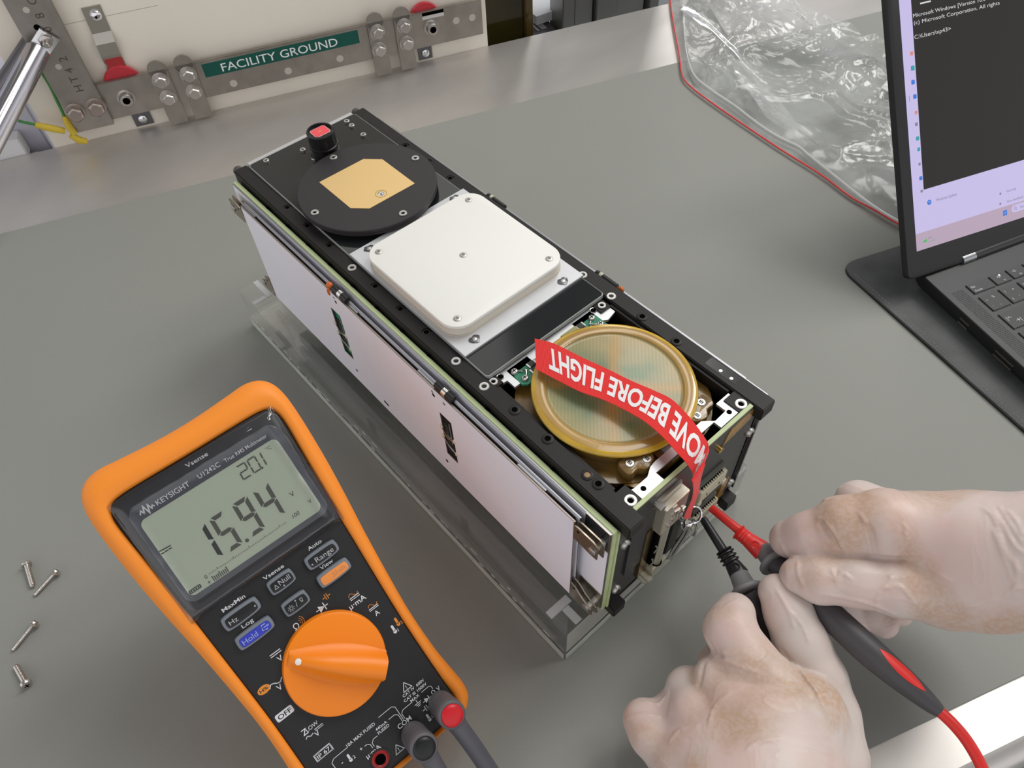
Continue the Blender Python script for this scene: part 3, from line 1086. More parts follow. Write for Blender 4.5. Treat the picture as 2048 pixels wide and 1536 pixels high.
for x, y in ((-204.0, 17.9), (-203.5, 81.4), (-135.6, 81.3), (-136.1, 18.1), (-169.9, 49.8)):
    mb = S()
    mb.use(mat('recess_ring', (0.55, 0.54, 0.50), 0.5)).prism(circle(x, y, 2.2), 110.3, 110.44)
    mb.use(M_screw).lathe([(1.9, 110.4), (1.9, 110.7), (1.6, 110.85), (0.9, 110.85), (0.8, 110.5)], (x, y, 0), (0, 0, 1), 20, closed_ends=False)
    mb.use(mat('hex_recess', (0.25, 0.25, 0.25), 0.4, 0.8)).prism(circle(x, y, 0.8, 12), 110.5, 110.6)
    mb.build('screw', None, cover)

# ---- near bay
mb = S()
mb.use(M_white_al)
far_strip = [(-104.5, 12.5), (-97.4, 12.5), (-97.0, 16.6), (-91.4, 16.6), (-91.4, 20), (-97.8, 21), (-98.6, 79), (-92.6, 79), (-91, 81.5), (-92.6, 88.2), (-98, 88.2), (-98.3, 86), (-104.5, 86)]
mb.prism(far_strip, 96, 97.6)
mb.use(M_dark)
for x, y in ((-101, 15.5), (-100.9, 80.4)):
    mb.prism(circle(x, y, 1.6, 16), 97.5, 97.7)
mb.use(M_solder)
for x, y in ((-101, 15.5), (-100.9, 80.4)):
    mb.lathe([(2.1, 97.6), (1.9, 98.0), (1.5, 97.9)], (x, y, 0), (0, 0, 1), 16, closed_ends=False)
mb.build('bay_frame', None, sat, label='bright aluminium frame strip')
mb = S()
mb.use(M_white_al)
mb.prism([(-18.8, 10.0), (-18.8, 14.6), (-13.5, 14.6), (-13.5, 15.8), (-7.4, 15.8), (-7.4, 17), (-7.4, 30), (-12.2, 30), (-12.2, 70), (-8, 70), (-8, 83.8), (-14, 83.8), (-14, 88), (-18.2, 88), (-18.2, 79), (-12.6, 79), (-12.2, 71), (-16.5, 66), (-16.5, 34), (-16, 30.5), (-13.4, 25.8), (-13.4, 17.5), (-14.5, 16.5), (-14.5, 10.0)], 97.0, 98.6)
mb.use(M_dark)
for x, y in ((-10.6, 20.0), (-11.0, 79.6)):
    mb.prism(circle(x, y, 1.3, 16), 98.5, 98.7)
mb.build('bay_frame', None, sat, label='bright aluminium frame strip')
# angled inner fillets of the side rails around the bay
for y0, y1 in ((9.0, 11.2), (88.8, 91)):
    S().use(M_black).box(-97, -19, y0, y1, 88, 98.2).build('bay_lip', None, sat)
S().use(mat('bay_floor', (0.02, 0.015, 0.012), 0.5)).box(-105, -8, 3, 97, 60, 62).build('bay_floor', None, sat)
# flange ring + dome
cx, cy = -57.2, 50.0
dm_parts = []
mb = S()
R2 = 48
poly = []
for a in np.linspace(0, 2 * math.pi, 73)[:-1]:
    x, y = cx + R2 * math.cos(a), cy + R2 * math.sin(a)
    poly.append((min(max(x, -101), -13), min(max(y, 11.5), 88.5)))
mb.use(M_kap).prism(poly, 88.5, 91.5)
dome = mb.build('dome_flange', None, sat, label='amber flange under the round dome')
M_rim = mat('amber_rim', (0.66, 0.42, 0.03), 0.16, spec=0.7, coat=0.5, color2=(0.42, 0.25, 0.03), noise_scale=40)
mb = S()
mb.use(M_kap).lathe([(37.6, 91), (37.6, 99), (38.6, 99.4), (38.6, 100.6)], (cx, cy, 0), (0, 0, 1), 96, closed_ends=False)
mb.use(M_rim).lathe([(38.6, 99.6), (39.6, 99.8), (40.0, 100.5), (39.7, 101.4), (38.8, 101.9), (37.8, 102.1)], (cx, cy, 0), (0, 0, 1), 96, closed_ends=False)
mb.use(mat('amber_shoulder', (0.42, 0.25, 0.05), 0.22, spec=0.6, coat=0.4, color2=(0.30, 0.17, 0.04), noise_scale=30)).lathe(
    [(37.8, 102.1), (34.0, 102.6), (33.2, 102.2)], (cx, cy, 0), (0, 0, 1), 96, closed_ends=False)
mb.build('dome_rim', None, sat, smooth=50, label='glossy amber rim of the dome')


def dome_material():
    m = bpy.data.materials.new('dome_top')
    m.use_nodes = True
    nt = m.node_tree
    b = nt.nodes['Principled BSDF']
    b.inputs['Roughness'].default_value = 0.30
    b.inputs['Coat Weight'].default_value = 0.35
    b.inputs['Coat Roughness'].default_value = 0.12
    tc = nt.nodes.new('ShaderNodeTexCoord')
    sx = nt.nodes.new('ShaderNodeSeparateXYZ')
    nt.links.new(tc.outputs['Object'], sx.inputs[0])
    # object coords: sat-local metres, dome centre
    def math_n(op, a, b_=None, c=None, clamp=False):
        n = nt.nodes.new('ShaderNodeMath')
        n.operation = op
        n.use_clamp = clamp
        for i, x in enumerate((a, b_, c)):
            if x is None:
                continue
            if isinstance(x, (int, float)):
                n.inputs[i].default_value = x
            else:
                nt.links.new(x, n.inputs[i])
        return n.outputs[0]
    X = math_n('SUBTRACT', sx.outputs[0], (cx + 170) * MM)
    Y = math_n('SUBTRACT', sx.outputs[1], (cy - 50) * MM)
    ns = nt.nodes.new('ShaderNodeTexNoise')
    ns.inputs['Scale'].default_value = 90
    nt.links.new(tc.outputs['Object'], ns.inputs['Vector'])
    wob = math_n('MULTIPLY_ADD', ns.outputs['Fac'], 0.006, -0.003)
    # cross bands rotated
    def band(ang, w):
        c, s = math.cos(ang), math.sin(ang)
        d = math_n('ADD', math_n('MULTIPLY', X, c), math_n('MULTIPLY', Y, s))
        d = math_n('ABSOLUTE', math_n('ADD', d, wob))
        return math_n('SUBTRACT', 1.0, math_n('DIVIDE', d, w), clamp=True)
    bnd = math_n('MAXIMUM', band(0.75, 0.005), band(0.75 + math.pi / 2, 0.005))
    r = math_n('SQRT', math_n('ADD', math_n('MULTIPLY', X, X), math_n('MULTIPLY', Y, Y)))
    edge = math_n('MULTIPLY_ADD', r, 1 / 0.012, -0.022 / 0.012, clamp=True)
    n2 = nt.nodes.new('ShaderNodeTexNoise')
    n2.inputs['Scale'].default_value = 45
    nt.links.new(tc.outputs['Object'], n2.inputs['Vector'])
    g = nt.nodes.new('ShaderNodeValToRGB')
    g.color_ramp.elements[0].position = 0.4
    g.color_ramp.elements[1].position = 0.62
    g.color_ramp.elements[0].color = (0.17, 0.23, 0.11, 1)
    g.color_ramp.elements[1].color = (0.34, 0.29, 0.14, 1)
    nt.links.new(n2.outputs['Fac'], g.inputs[0])
    m1 = nt.nodes.new('ShaderNodeMixRGB')
    nt.links.new(math_n('MULTIPLY', bnd, 0.75), m1.inputs[0])
    nt.links.new(g.outputs[0], m1.inputs[1])
    m1.inputs[2].default_value = (0.50, 0.27, 0.06, 1)
    m2 = nt.nodes.new('ShaderNodeMixRGB')
    nt.links.new(math_n('MULTIPLY', edge, 0.6), m2.inputs[0])
    nt.links.new(m1.outputs[0], m2.inputs[1])
    m2.inputs[2].default_value = (0.42, 0.28, 0.08, 1)
    # fine weave
    wv = nt.nodes.new('ShaderNodeTexWave')
    wv.inputs['Scale'].default_value = 260
    wv.inputs['Distortion'].default_value = 1
    wv.bands_direction = 'DIAGONAL'
    nt.links.new(tc.outputs['Object'], wv.inputs['Vector'])
    m3 = nt.nodes.new('ShaderNodeMixRGB')
    m3.blend_type = 'MULTIPLY'
    m3.inputs[0].default_value = 0.16
    nt.links.new(m2.outputs[0], m3.inputs[1])
    nt.links.new(wv.outputs['Color'], m3.inputs[2])
    nt.links.new(m3.outputs[0], b.inputs['Base Color'])
    return m


M_dome = dome_material()
mb = S()
mb.use(M_dome).lathe([(33.4, 102.2), (33.0, 101.6), (31.5, 101.5), (20, 101.9), (0.01, 102.2)], (cx, cy, 0), (0, 0, 1), 96, closed_ends=False)
mb.build('dome_face', None, sat, smooth=60, label='translucent greenish amber dome face')

# feed board behind the dome and its small components
mb = S()
mb.use(M_pcb).prism([(-101.8, 20.2), (-90.2, 20.2), (-88.2, 22.5), (-88.2, 31), (-93, 34), (-101.8, 34)], 96.2, 97.6)
mb.build('feed_board', None, sat, label='green circuit board corner')
mb = S()
mb.use(M_pcb).prism([(-101.8, 65.5), (-93.5, 65.5), (-88.4, 72), (-88.4, 79), (-101.8, 79)], 96.2, 97.6)
mb.build('feed_board', None, sat, label='green circuit board corner')
mb = S()
mb.use(mat('taped_board', (0.30, 0.29, 0.12), 0.3, spec=0.6)).prism([(-101.5, 34), (-93, 34), (-90, 40), (-90, 60), (-94, 65.5), (-101.5, 65.5)], 95.8, 97.2)
mb.box(-99.5, -93.5, 55, 65.5, 97, 98.6, 0.3)
mb.build('connector', None, sat, label='olive amber-taped connector')
for x, y, a in ((-96.4, 32.2, 0), (-92.6, 31.0, 0), (-97.5, 67.5, 0), (-93.4, 67.2, 0)):
    mb = S()
    mb.use(M_solder).box(x - 1.6, x + 1.6, y - 2.6, y + 2.6, 97.4, 98.3, 0.1)
    mb.use(mat('chip_black', (0.02, 0.02, 0.02), 0.4)).box(x - 1.65, x + 1.65, y - 1.7, y + 1.7, 97.5, 98.45, 0.1)
    mb.build('resistor', None, sat)
for x, y in ((-98.5, 22.6), (-91.8, 23.6), (-97.5, 75.8), (-91.3, 76.0), (-97.2, 44.5)):
    mb = S()
    mb.use(M_screw).lathe([(1.9, 97.4), (1.9, 98.2), (1.4, 98.9), (0.4, 99.1)], (x, y, 0), (0, 0, 1), 16)
    mb.use(M_dark).box(x - 1.1, x + 1.1, y - 0.22, y + 0.22, 98.6, 99.15)
    mb.box(x - 0.22, x + 0.22, y - 1.1, y + 1.1, 98.6, 99.15)
    mb.build('screw', None, sat)
mb = S()
mb.use(M_solder).tube([(-98, 24, 98.2), (-95.6, 25.8, 98.8), (-95.2, 27.5, 98.4), (-92.3, 25.2, 98.2)], 0.45, 8)
mb.build('wire_link', None, sat)
mb = S()
mb.use(M_solder).tube([(-97, 74, 98.2), (-95.6, 73, 98.8), (-95.0, 71.5, 98.4), (-92.3, 74.5, 98.2)], 0.45, 8)
mb.build('wire_link', None, sat)

# amber clamps at the near side of the dome
M_clamp = mat('amber_clamp', (0.26, 0.155, 0.04), 0.2, spec=0.6, coat=0.4, color2=(0.15, 0.09, 0.035), noise_scale=90, bump=0.2, bump_scale=300)
for sgn in (-1, 1):
    mb = S()
    def Y(y):
        return y if sgn < 0 else 100 - y
    P = [(-27.5, Y(21.8)), (-27.5, Y(30.5)), (-25, Y(35.5)), (-20.5, Y(37)), (-17.5, Y(34.5)), (-16.5, Y(29)), (-19.2, Y(26)), (-19.2, Y(21.5)), (-22, Y(20.2))]
    P = [(p[0], p[1]) for p in catmull(P, 3, True)]
    mb.use(M_clamp).prism(P, 93, 98.2, 0.8)
    cl = mb.build('dome_clamp', None, sat, label='amber taped clamp')
    for x, y in ((-23.6, 26.3 - 1), (-19.9, 32.6)):
        mb = S()
        mb.use(M_screw).lathe([(2.1, 98.0), (2.1, 98.5), (1.9, 98.7), (0.2, 98.8)], (x, Y(y), 0), (0, 0, 1), 20)
        mb.use(M_dark)
        for q in range(3):
            mb.prism([(x - 0.9 + q * 0.7, Y(y) - 0.8), (x - 0.5 + q * 0.7, Y(y) - 0.8), (x - 0.5 + q * 0.7, Y(y) + 0.8), (x - 0.9 + q * 0.7, Y(y) + 0.8)], 98.7, 98.9)
        mb.build('screw', None, cl)
# bars of amber tape from the dome towards the near frame
M_rib = mat('amber_strap', (0.50, 0.34, 0.12), 0.2, spec=0.6, coat=0.4)
S().use(M_rib).cyl((-27.5, 35, 95.5), (-24.5, 47.5, 95.5), 2.4, n=20).build('standoff_tube', None, sat)
S().use(M_rib).cyl((-24.8, 58, 95.5), (-28.0, 69, 95.5), 2.4, n=20).build('standoff_tube', None, sat)
for i, (y0, y1, c1) in enumerate(((34, 38, (0.20, 0.07, 0.02)), (39, 42.5, (0.30, 0.13, 0.05)), (56, 61, (0.42, 0.28, 0.09)), (62, 66, (0.30, 0.12, 0.05)), (43, 47, (0.50, 0.45, 0.46)))):
    mb = S()
    mb.use(mat('tape_strip%d' % i, c1, 0.2, spec=0.6)).prism([(-24, y0), (-24, y1), (-13, y1), (-13, y0)], 92 + i * 0.2, 94 + i * 0.2)
    mb.build('tape_strip', None, sat)
S().use(M_kap2).prism([(-20, 12), (-20, 38), (-15, 38), (-13, 22), (-13, 12)], 90, 91).build('tape_strip', None, sat)

# near-edge board and things standing on the end face
mb = S()
mb.use(M_green).box(-7.2, -5.2, 9.2, 90, 92, 99.6, 0.1)
mb.use(mat('end_plate_black', ())).box(-6.0, -4.9, 9.6, 89.6, 30, 98.6)
mb.build('edge_board', None, sat, label='circuit board edge showing pale green')
M_nick = mat('nickel_shell', (0.66, 0.62, 0.51), 0.34, 0.75, bump=0.03, bump_scale=900)
ds = S().use(M_nick).box(-5.5, 0.2, 25.4, 41.8, 60.5, 85.2, 0.35).build('connector_shell', None, sat, label='pale nickel connector shell')
random.seed(2)
mb = S()
for k in range(26):
    y, z = random.uniform(29, 41), random.uniform(62, 83)
    if (y - 29) / 12 + (z - 62) / 21 > 1.3:
        continue
    mb.box(0.1, 0.5 + random.random() * 0.4, y, y + random.uniform(0.8, 2.5), z, z + random.uniform(0.6, 2.5), 0.15)
mb.build('molten_marks', M_bolt, ds)
mb = S().use(M_nick)
mb.cyl((-2.4, 32.5, 17), (-2.4, 32.5, 61), 2.4)
mb.build('guide_post', None, sat)
mb = S()
mb.use(M_nick).box(-5.6, 0, 27.6, 38.4, 8.2, 18.2, 0.3)
mb.use(M_dark).lathe([(3.2, 18.2), (3.2, 18.4), (2.5, 18.4)], (-2.4, 32.5, 0), (0, 0, 1), 20, closed_ends=False)
mb.build('guide_block', None, sat)
mb = S()
mb.use(M_nick).lathe([(1.7, -6), (1.7, 1.5), (1.3, 1.8)], (0, 25.5, 10.5), (1, 0, 0), 6)
mb.lathe([(1.6, -6), (1.6, -0.5), (1.2, -0.2)], (0, 24.0, 7.4), (1, 0, 0), 6)
mb.build('jack_screw', None, sat)
mb = S()
mb.use(mat('bronze_strip', (0.22, 0.15, 0.06), 0.3, 0.9)).box(-6.1, -4.4, 21.5, 26.5, 9, 62)
mb.build('strip', None, sat)
S().use(M_dark).box(-5.6, -2.2, 26.5, 30.5, 22, 56, 0.3).build('spacer', None, sat)
S().use(mat('soft_black', (0.02, 0.022, 0.02), 0.5)).box(-5.6, -1.8, 39, 47, 16, 58, 0.6).build('cable_block', None, sat)
mb = S()
mb.use(M_solder).tube([(-2.2, 27.5, 44), (-1.2, 28.6, 41), (-1.6, 27.2, 37)], 0.4, 8)
mb.tube([(-2.0, 27.2, 30), (-1.2, 27.8, 26), (-1.8, 27.0, 22)], 0.5, 8)
mb.build('bent_wire', None, sat)
mb = S()
mb.use(M_solder).lathe([(1.6, 0), (1.6, 1.0), (1.0, 1.5)], (-1.8, 45, 50), (1, 0, 0), 16)
mb.build('stud', None, sat)
mb = S()
mb.use(M_bolt).lathe([(2.3, 0), (2.3, 4.5), (2.0, 5)], (-5.5, 23.5, 89), (1, 0.0, 0.0), 6)
mb.use(mat('grey_block', (0.32, 0.31, 0.27), 0.4, 0.6)).box(-6, -3.6, 22, 40, 85.4, 91.0, 0.3)
mb.build('mounting_block', None, sat)

M_conn = mat('cream_nylon', (0.56, 0.53, 0.40), 0.5)


def jst(y0, y1, z0, z1, lab):
    mb = S()
    mb.use(M_conn).box(-5, -1.2, y0, y1, z0, z1, 0.3)
    mb.box(-5, -0.6, y0 - 1.0, y0 + 2.2, z0 - 1.8, z0 + 1.5, 0.2)
    mb.box(-5, -0.6, y1 - 2.2, y1 + 1.0, z0 - 1.8, z0 + 1.5, 0.2)
    mb.use(M_dark)
    for f in (0.28, 0.75):
        mb.box(-1.25, -1.1, y0 + (y1 - y0) * f - 0.5, y0 + (y1 - y0) * f + 0.5, z0 + 3, z0 + 4.5)
    n = int((y1 - y0 - 3) / 1.5)
    for k in range(n):
        y = y0 + 2 + k * 1.5
        mb.use(M_dark).box(-5.2, -2.6, y, y + 0.7, z1 - 0.2, z1 + 1.6)
        mb.use(M_conn).box(-4.4, -1.6, y + 0.75, y + 1.4, z1 - 0.3, z1 + 0.9)
    mb.use(mat('conn_back', (0.10, 0.10, 0.085), 0.5)).box(-5.6, -3.2, y0, y1, z1, z1 + 4.5, 0.3)
    return mb.build('pin_connector', None, sat, label=lab)


jst(57.5, 78, 49.5, 60, None)
jst(60, 79.5, 20, 29, None)
for (y0, y1, z0, z1) in ((83, 91, 12, 34), (70, 90.5, 86, 97)):
    P = [(y0, z0), (y1, z0 + 3), (y1, z1), (y0 + 4, z1 - 1)]
    mb = S()
    mb.use(M_kap2).add([(-4.6, *p) for p in P] + [(-6.1, *p) for p in P], [(0, 1, 2, 3), (7, 6, 5, 4), (0, 4, 5, 1), (1, 5, 6, 2), (2, 6, 7, 3), (3, 7, 4, 0)])
    mb.build('amber_tape', None, sat)
S().use(mat('brass', (0.75, 0.50, 0.12), 0.25, 1.0)).cyl((-5.2, 68, 86), (-3.4, 68, 86), 1.7).build('brass_fitting', None, sat)

# ---- folded side panels, left (visible face) and right
mb = S()
mb.use(M_green).box(-336, -4.2, -1.4, -0.4, 9, 93.0)
mb.build('side_board', None, sat, label='pale green circuit board edge')
mb = S()
mb.use(M_green).box(-336.5, -5.0, -4.3, -1.5, 8.5, 95.6, 0.3)
mb.build('side_board', None, sat, label='pale green circuit board edge')
for k in range(13):
    x = -300 + 23 * k
    mb = S()
    mb.use(M_dark).box(x, x + 1.8, -1.75, -0.3, 92.5, 95.8)
    mb.build('board_notch', None, sat)


def folded(name, x0, x1, y0, y1, z0, z1, edge, film, wins=(), lab=None):
    mb = S()
    mb.use(edge)
    xs = sorted([x0, x1] + [w for a in wins for w in a[:2]])
    for a, b in zip(xs[:-1], xs[1:]):
        hit = [w for w in wins if abs(w[0] - a) < 1e-6]
        if hit:
            mb.box(a, b, y0, y1, z0, hit[0][2])
            mb.box(a, b, y0, y1, hit[0][3], z1)
        else:
            mb.box(a, b, y0, y1, z0, z1)
    o = mb.build(name, None, sat, label=lab)
    mb = S()
    mb.use(film)
    g = 0.5
    xs = sorted([x0 + g, x1 - g] + [w for a in wins for w in a[:2]])
    for a, b in zip(xs[:-1], xs[1:]):
        hit = [w for w in wins if abs(w[0] - a) < 1e-6]
        if hit:
            mb.box(a, b, y0 - 0.12, y0, z0 + g, hit[0][2])
            mb.box(a, b, y0 - 0.12, y0, hit[0][3], z1 - g)
        else:
            mb.box(a, b, y0 - 0.12, y0, z0 + g, z1 - g)
    mb.build('white_film', None, o, label='pale lavender-white film')
    return o


folded('solar_panel_board', -335.8, -5.4, -5.2, -4.5, 12, 95.4, M_edge, M_film)
folded('solar_panel_board', -316, -20.4, -8.7, -8.0, 12.2, 94.2, M_edge, M_film)
wins = [(-221.3, -211.4, 35.5, 75.2), (-119.4, -109.8, 35.5, 75.0)]
outer = folded('solar_panel_board', -315.6, -21.2, -11.5, -10.7, 12.3, 93.2, mat('outer_edge', (0.30, 0.25, 0.22), 0.35, 0.8), M_film, wins)
for i, (x0, x1, z0, z1) in enumerate(wins):
    mb = S()
    mb.use(M_pcb).box(x0 - 1, x1 + 1, -10.2, -9.6, z0 - 1, z1 + 1)
    mb.use(mat('chip_black', ())).box(x0 + 0.5, x0 + 4, -10.7, -10.1, z0 + 4, z0 + 30)
    mb.use(M_solder).box(x0 + 5.5, x0 + 6.6, -10.9, -10.1, z0 + 14, z0 + 34)
    mb.box(x0 + 2, x0 + 7, -10.9, -10.1, z0 + 9, z0 + 10)
    mb.box(x0 + 2, x0 + 7, -10.9, -10.1, z0 + 19, z0 + 20)
    w = mb.build('window_board', None, outer, label='green circuit board seen through the slot')
    mb = S()
    glue = mat('glue_white', (0.62, 0.60, 0.50), 0.35)
    for dx, dz in ((-0.6, 26), (-0.4, 17), (9.6, 22), (9.8, 10)):
        mb.use(glue).ball((x0 + dx, -11.7, z0 + dz), 1.3, 10, (1, 0.5, 1.5))
    mb.use(M_solder).tube([(x0 - 0.5, -11.9, z0 + 18), (x0 + 5, -12.6, z0 + 14), (x0 + 10, -11.9, z0 + 10)], 0.25, 6)
    mb.tube([(x0 - 0.5, -11.9, z0 + 26), (x0 + 5, -12.6, z0 + 22), (x0 + 10, -11.9, z0 + 22)], 0.25, 6)
    mb.build('tie_wire', None, outer)
for x, z, r, m in ((-211.8, 24.9, 1.1, 0), (-211.0, 87, 1.1, 0), (-182.8, 20.3, 1.3, 0), (-180.3, 20.0, 1.3, 0), (-121.3, 25.1, 1.2, 0), (-122.0, 87.0, 1.2, 0), (-122.6, 89.4, 1.0, 1),
                   (-113.2, 88.4, 1.1, 1), (-211.6, 90, 0.9, 1)):
    mb = S()
    mb.use(M_dark if not m else M_solder).lathe([(r, 0), (r, 0.12)], (x, -11.55, z), (0, -1, 0), 14)
    mb.build('pin_hole', None, outer)
# top-edge spacers, barrel springs and glue between the panels
for x0, x1 in ((-316, -300), (-205, -190), (-60, -41), (-136, -122)):
    S().use(M_edge).box(x0, x1, -10.3, -9.0, 60, 93.2, 0.2).build('spacer_bar', None, sat)
M_gap_shade = mat('gap_shade', (0.003, 0.003, 0.003), 0.9)  # near-black fill paints in the shade of the open gap between panels
for x0, x1 in ((-299, -222), (-188, -138), (-120, -62), (-40, -23)):
    S().use(M_gap_shade).box(x0, x1, -10.5, -9.0, 14, 91.5).build('gap_shade_fill', None, sat)
for xc, glue_on in ((-206, True), (-113.5, False)):
    mb = S()
    mb.use(mat('barrel_black', (0.012, 0.012, 0.013), 0.35)).cyl((xc - 8, -9.2, 94.6), (xc + 6, -9.2, 94.6), 2.0, n=16, ch=0.3)
    mb.use(M_solder).cyl((xc - 2, -9.2, 94.6), (xc + 1, -9.2, 94.6), 2.25, n=16)
    mb.build('hinge_barrel', None, sat)
mb = S()
og = mat('orange_glue', (0.55, 0.13, 0.02), 0.3)
mb.use(og).ball((-217.5, -9.6, 94.0), 2.2, 12, (1.1, 0.9, 1))
mb.ball((-216.2, -11.6, 91.5), 1.5, 10, (0.8, 0.7, 2.0))
mb.build('glue_blob', None, sat, label='orange glue blob')
# far-right side hinge barrels peeking over the right rail
for xc in (-206, -113.5):
    mb = S()
    mb.use(mat('barrel_black', ())).cyl((xc - 8, 103.6, 95.2), (xc + 8, 103.6, 95.2), 1.8, n=16, ch=0.3)
    mb.use(M_conn).cyl((xc - 5, 103.6, 95.2), (xc - 3, 103.6, 95.2), 2.0, n=16)
    mb.build('hinge_barrel', None, sat)
S().use(og).ball((-103, 104, 95.5), 1.4, 10, (1.6, 1, 1)).build('glue_blob', None, sat, label='orange glue blob')
for y0, y1, x0, x1, z1 in ((101.2, 102.4, -336, -4.6, 95.6), (103.2, 104.0, -330, -6, 95.0), (105.0, 105.8, -316, -20, 93.4)):
    S().use(M_edge).box(x0, x1, y0, y1, 10, z1).build('solar_panel_board', None, sat)

# hinge plates at both ends
for near in (True, False):
    for top in (True, False):
        sx = 1 if near else -1
        bx = -20.6 if near else -316
        zc = (79.6, 92.6) if top else (14.0, 30.4)

        def X(d):
            return bx + sx * d

        for y, ln in ((-12.4, 14.4), (-9.6, 15.6)):
            mb = S()
            if top:
                P = [(X(0), zc[0] + 0.6), (X(0), zc[1] - 0.6), (X(2), zc[1] + 0.2), (X(ln - 3), zc[1] + 0.2), (X(ln), zc[1] - 1.6), (X(ln), zc[0] + 0.2), (X(ln - 4), zc[0])]
            else:
                P = [(X(0), zc[0]), (X(0), zc[1]), (X(3), zc[1] - 1), (X(8), zc[1] - 6), (X(ln), zc[1] - 10), (X(ln + 1), zc[0] + 2), (X(ln - 1), zc[0] - 0.4)]
            mb.use(M_hinge).add([(p[0], y, p[1]) for p in P] + [(p[0], y + 0.7, p[1]) for p in P],
                                [tuple(range(len(P))), tuple(range(len(P), 2 * len(P)))[::-1]] + [(i, i + len(P), (i + 1) % len(P) + len(P), (i + 1) % len(P)) for i in range(len(P))])
            if y < -12:
                mb.use(M_dark).lathe([(0.7, 0), (0.7, 0.1)], (X(2.6), y - 0.02, zc[1] - 3), (0, -1, 0), 10)
            hp = mb.build('hinge_plate', None, sat)
        zz = 85 if top else 19.5
        mb = S()
        mb.use(mat('rivet_pale', (0.60, 0.60, 0.54), 0.35, 0.4)).cyl((X(11.5), -13.2, zz), (X(11.5), -5.2, zz), 1.9, n=18, ch=0.3)
        mb.use(M_screw).lathe([(2.2, 0), (2.2, 0.5), (1.6, 0.9)], (X(11.5), -12.5, zz), (0, -1, 0), 18)
        mb.build('hinge_pin', None, sat)
mb = S()
mb.use(M_hinge).box(-20.4, -5.6, -5.7, -5.25, 78, 95.6, 0.1)
mb.use(mat('hinge_leaf_dark', (0.05, 0.055, 0.07), 0.25, 0.6)).box(-20.0, -6.2, -5.85, -5.7, 79, 95.0)
mb.build('hinge_leaf', None, sat)
mb = S()
mb.use(M_hinge).box(-20.4, -5.6, -5.7, -5.25, 12.5, 29, 0.1)
mb.build('hinge_leaf', None, sat)
# ------------------------------------------------------------------ multimeter, propped on its tilt stand
mO = np.array([-65.6, -122.2, 72.3])
_th = math.radians(38.4)
mU = nrm([0.033, 0.99945, 0])
mV = np.array([-0.99945 * math.cos(_th), 0.033 * math.cos(_th), math.sin(_th)])
mW = np.cross(mU, mV)
meter = empty('multimeter', mO, 'orange and black handheld multimeter propped up with its display reading 15.94', 'multimeter', basis=(mU, mV, mW))
M_org = mat('holster_orange', (0.90, 0.275, 0.028), 0.5, spec=0.4, bump=0.03, bump_scale=2500)
M_face = mat('meter_face', (0.017, 0.017, 0.019), 0.48, spec=0.4, bump=0.05, bump_scale=5000)

half_o = [(0, 130.6), (13, 131), (26, 132), (37, 132.6), (44.5, 129.5), (48.6, 122), (49.6, 108), (48.8, 84), (47, 62), (44.7, 40), (42.7, 15), (41.6, -5), (42, -27), (43.6, -43), (44.2, -51), (42.6, -57.5), (37, -61.6), (24, -62.3), (0, -62)]
half_i = [(0, 117.6), (13, 117.8), (25, 117.9), (33.5, 117.6), (38.5, 116.2), (40.8, 112), (41.2, 104), (39.8, 84), (38.5, 62), (37.6, 40), (36.6, 15), (36.0, -5), (36, -27), (36.2, -43), (36.3, -50), (35.4, -55), (32, -58.2), (22, -58.8), (0, -58.8)]


def ring(half):
    P = half + [(-x, y) for x, y in half[::-1]][1:-1]
    return catmull(P, 6, True)


RO, RI = ring(half_o), ring(half_i)
levels = [(-41, 0.10, -2.0), (-39, 0.0, -0.3), (-30, 0, 0), (-8, 0.0, 0), (-4.2, 0.05, 0), (-1.6, 0.2, 0), (0.2, 0.42, 0), (0.6, 0.62, 0), (0.2, 0.86, 0), (-0.8, 0.97, 0), (-3.5, 1.0, 0)]
mb = MB()
n = len(RO)
vs, fs = [], []
for w, t, _ in levels:
    for a, b in zip(RO, RI):
        p = a * (1 - t) + b * t
        vs.append((p[0], p[1], w))
for k in range(len(levels) - 1):
    for i in range(n):
        j = (i + 1) % n
        fs.append((k * n + i, k * n + j, (k + 1) * n + j, (k + 1) * n + i))
fs.append(tuple(range(n))[::-1])
mb.add(vs, fs)
mb.build('holster', M_org, meter, smooth=50, label='orange rubber holster')
mb = MB().use(M_face)
mb.prism([tuple(p * 1.0) for p in RI], -12, -1.2, 0.8)
mb.build('face_plate', None, meter, smooth=30, label='black face plate')
mb = MB().use(mat('stand_dark', (0.03, 0.03, 0.032), 0.5))
# tilt stand leg down to the mat
_sx = []
for v_, w_ in ((62, -40.9), (70, -40.9)):
    pass
a_ = np.array([0.0, 72, -41.0])
wp = mO + mV * 72 - mW * 41
dwn = Vector(((0, 0, -1)))
loc_dn = np.array([0.0, mV[2] * -1, mW[2] * -1])
L_ = (wp[2] - 1.2) / 1.0
tilt = nrm(loc_dn + np.array([0, 0.18, -0.10]))
LL = (wp[2] - 0.8) / abs(tilt @ np.array([mU[2], mV[2], mW[2]]))
e_ = a_ + tilt * LL
for sx in (-24, 17):
    mb.add([(sx, a_[1] - 2, a_[2]), (sx + 7, a_[1] - 2, a_[2]), (sx + 7, a_[1] + 2, a_[2] + 1), (sx, a_[1] + 2, a_[2] + 1),
            (sx, e_[1] - 2, e_[2]), (sx + 7, e_[1] - 2, e_[2]), (sx + 7, e_[1] + 2, e_[2] + 1), (sx, e_[1] + 2, e_[2] + 1)],
           [(0, 1, 2, 3), (7, 6, 5, 4), (0, 4, 5, 1), (1, 5, 6, 2), (2, 6, 7, 3), (3, 7, 4, 0)])
mb.box(-24, 24, e_[1] - 2, e_[1] + 2, e_[2], e_[2] + 2)
mb.build('tilt_stand', None, meter)

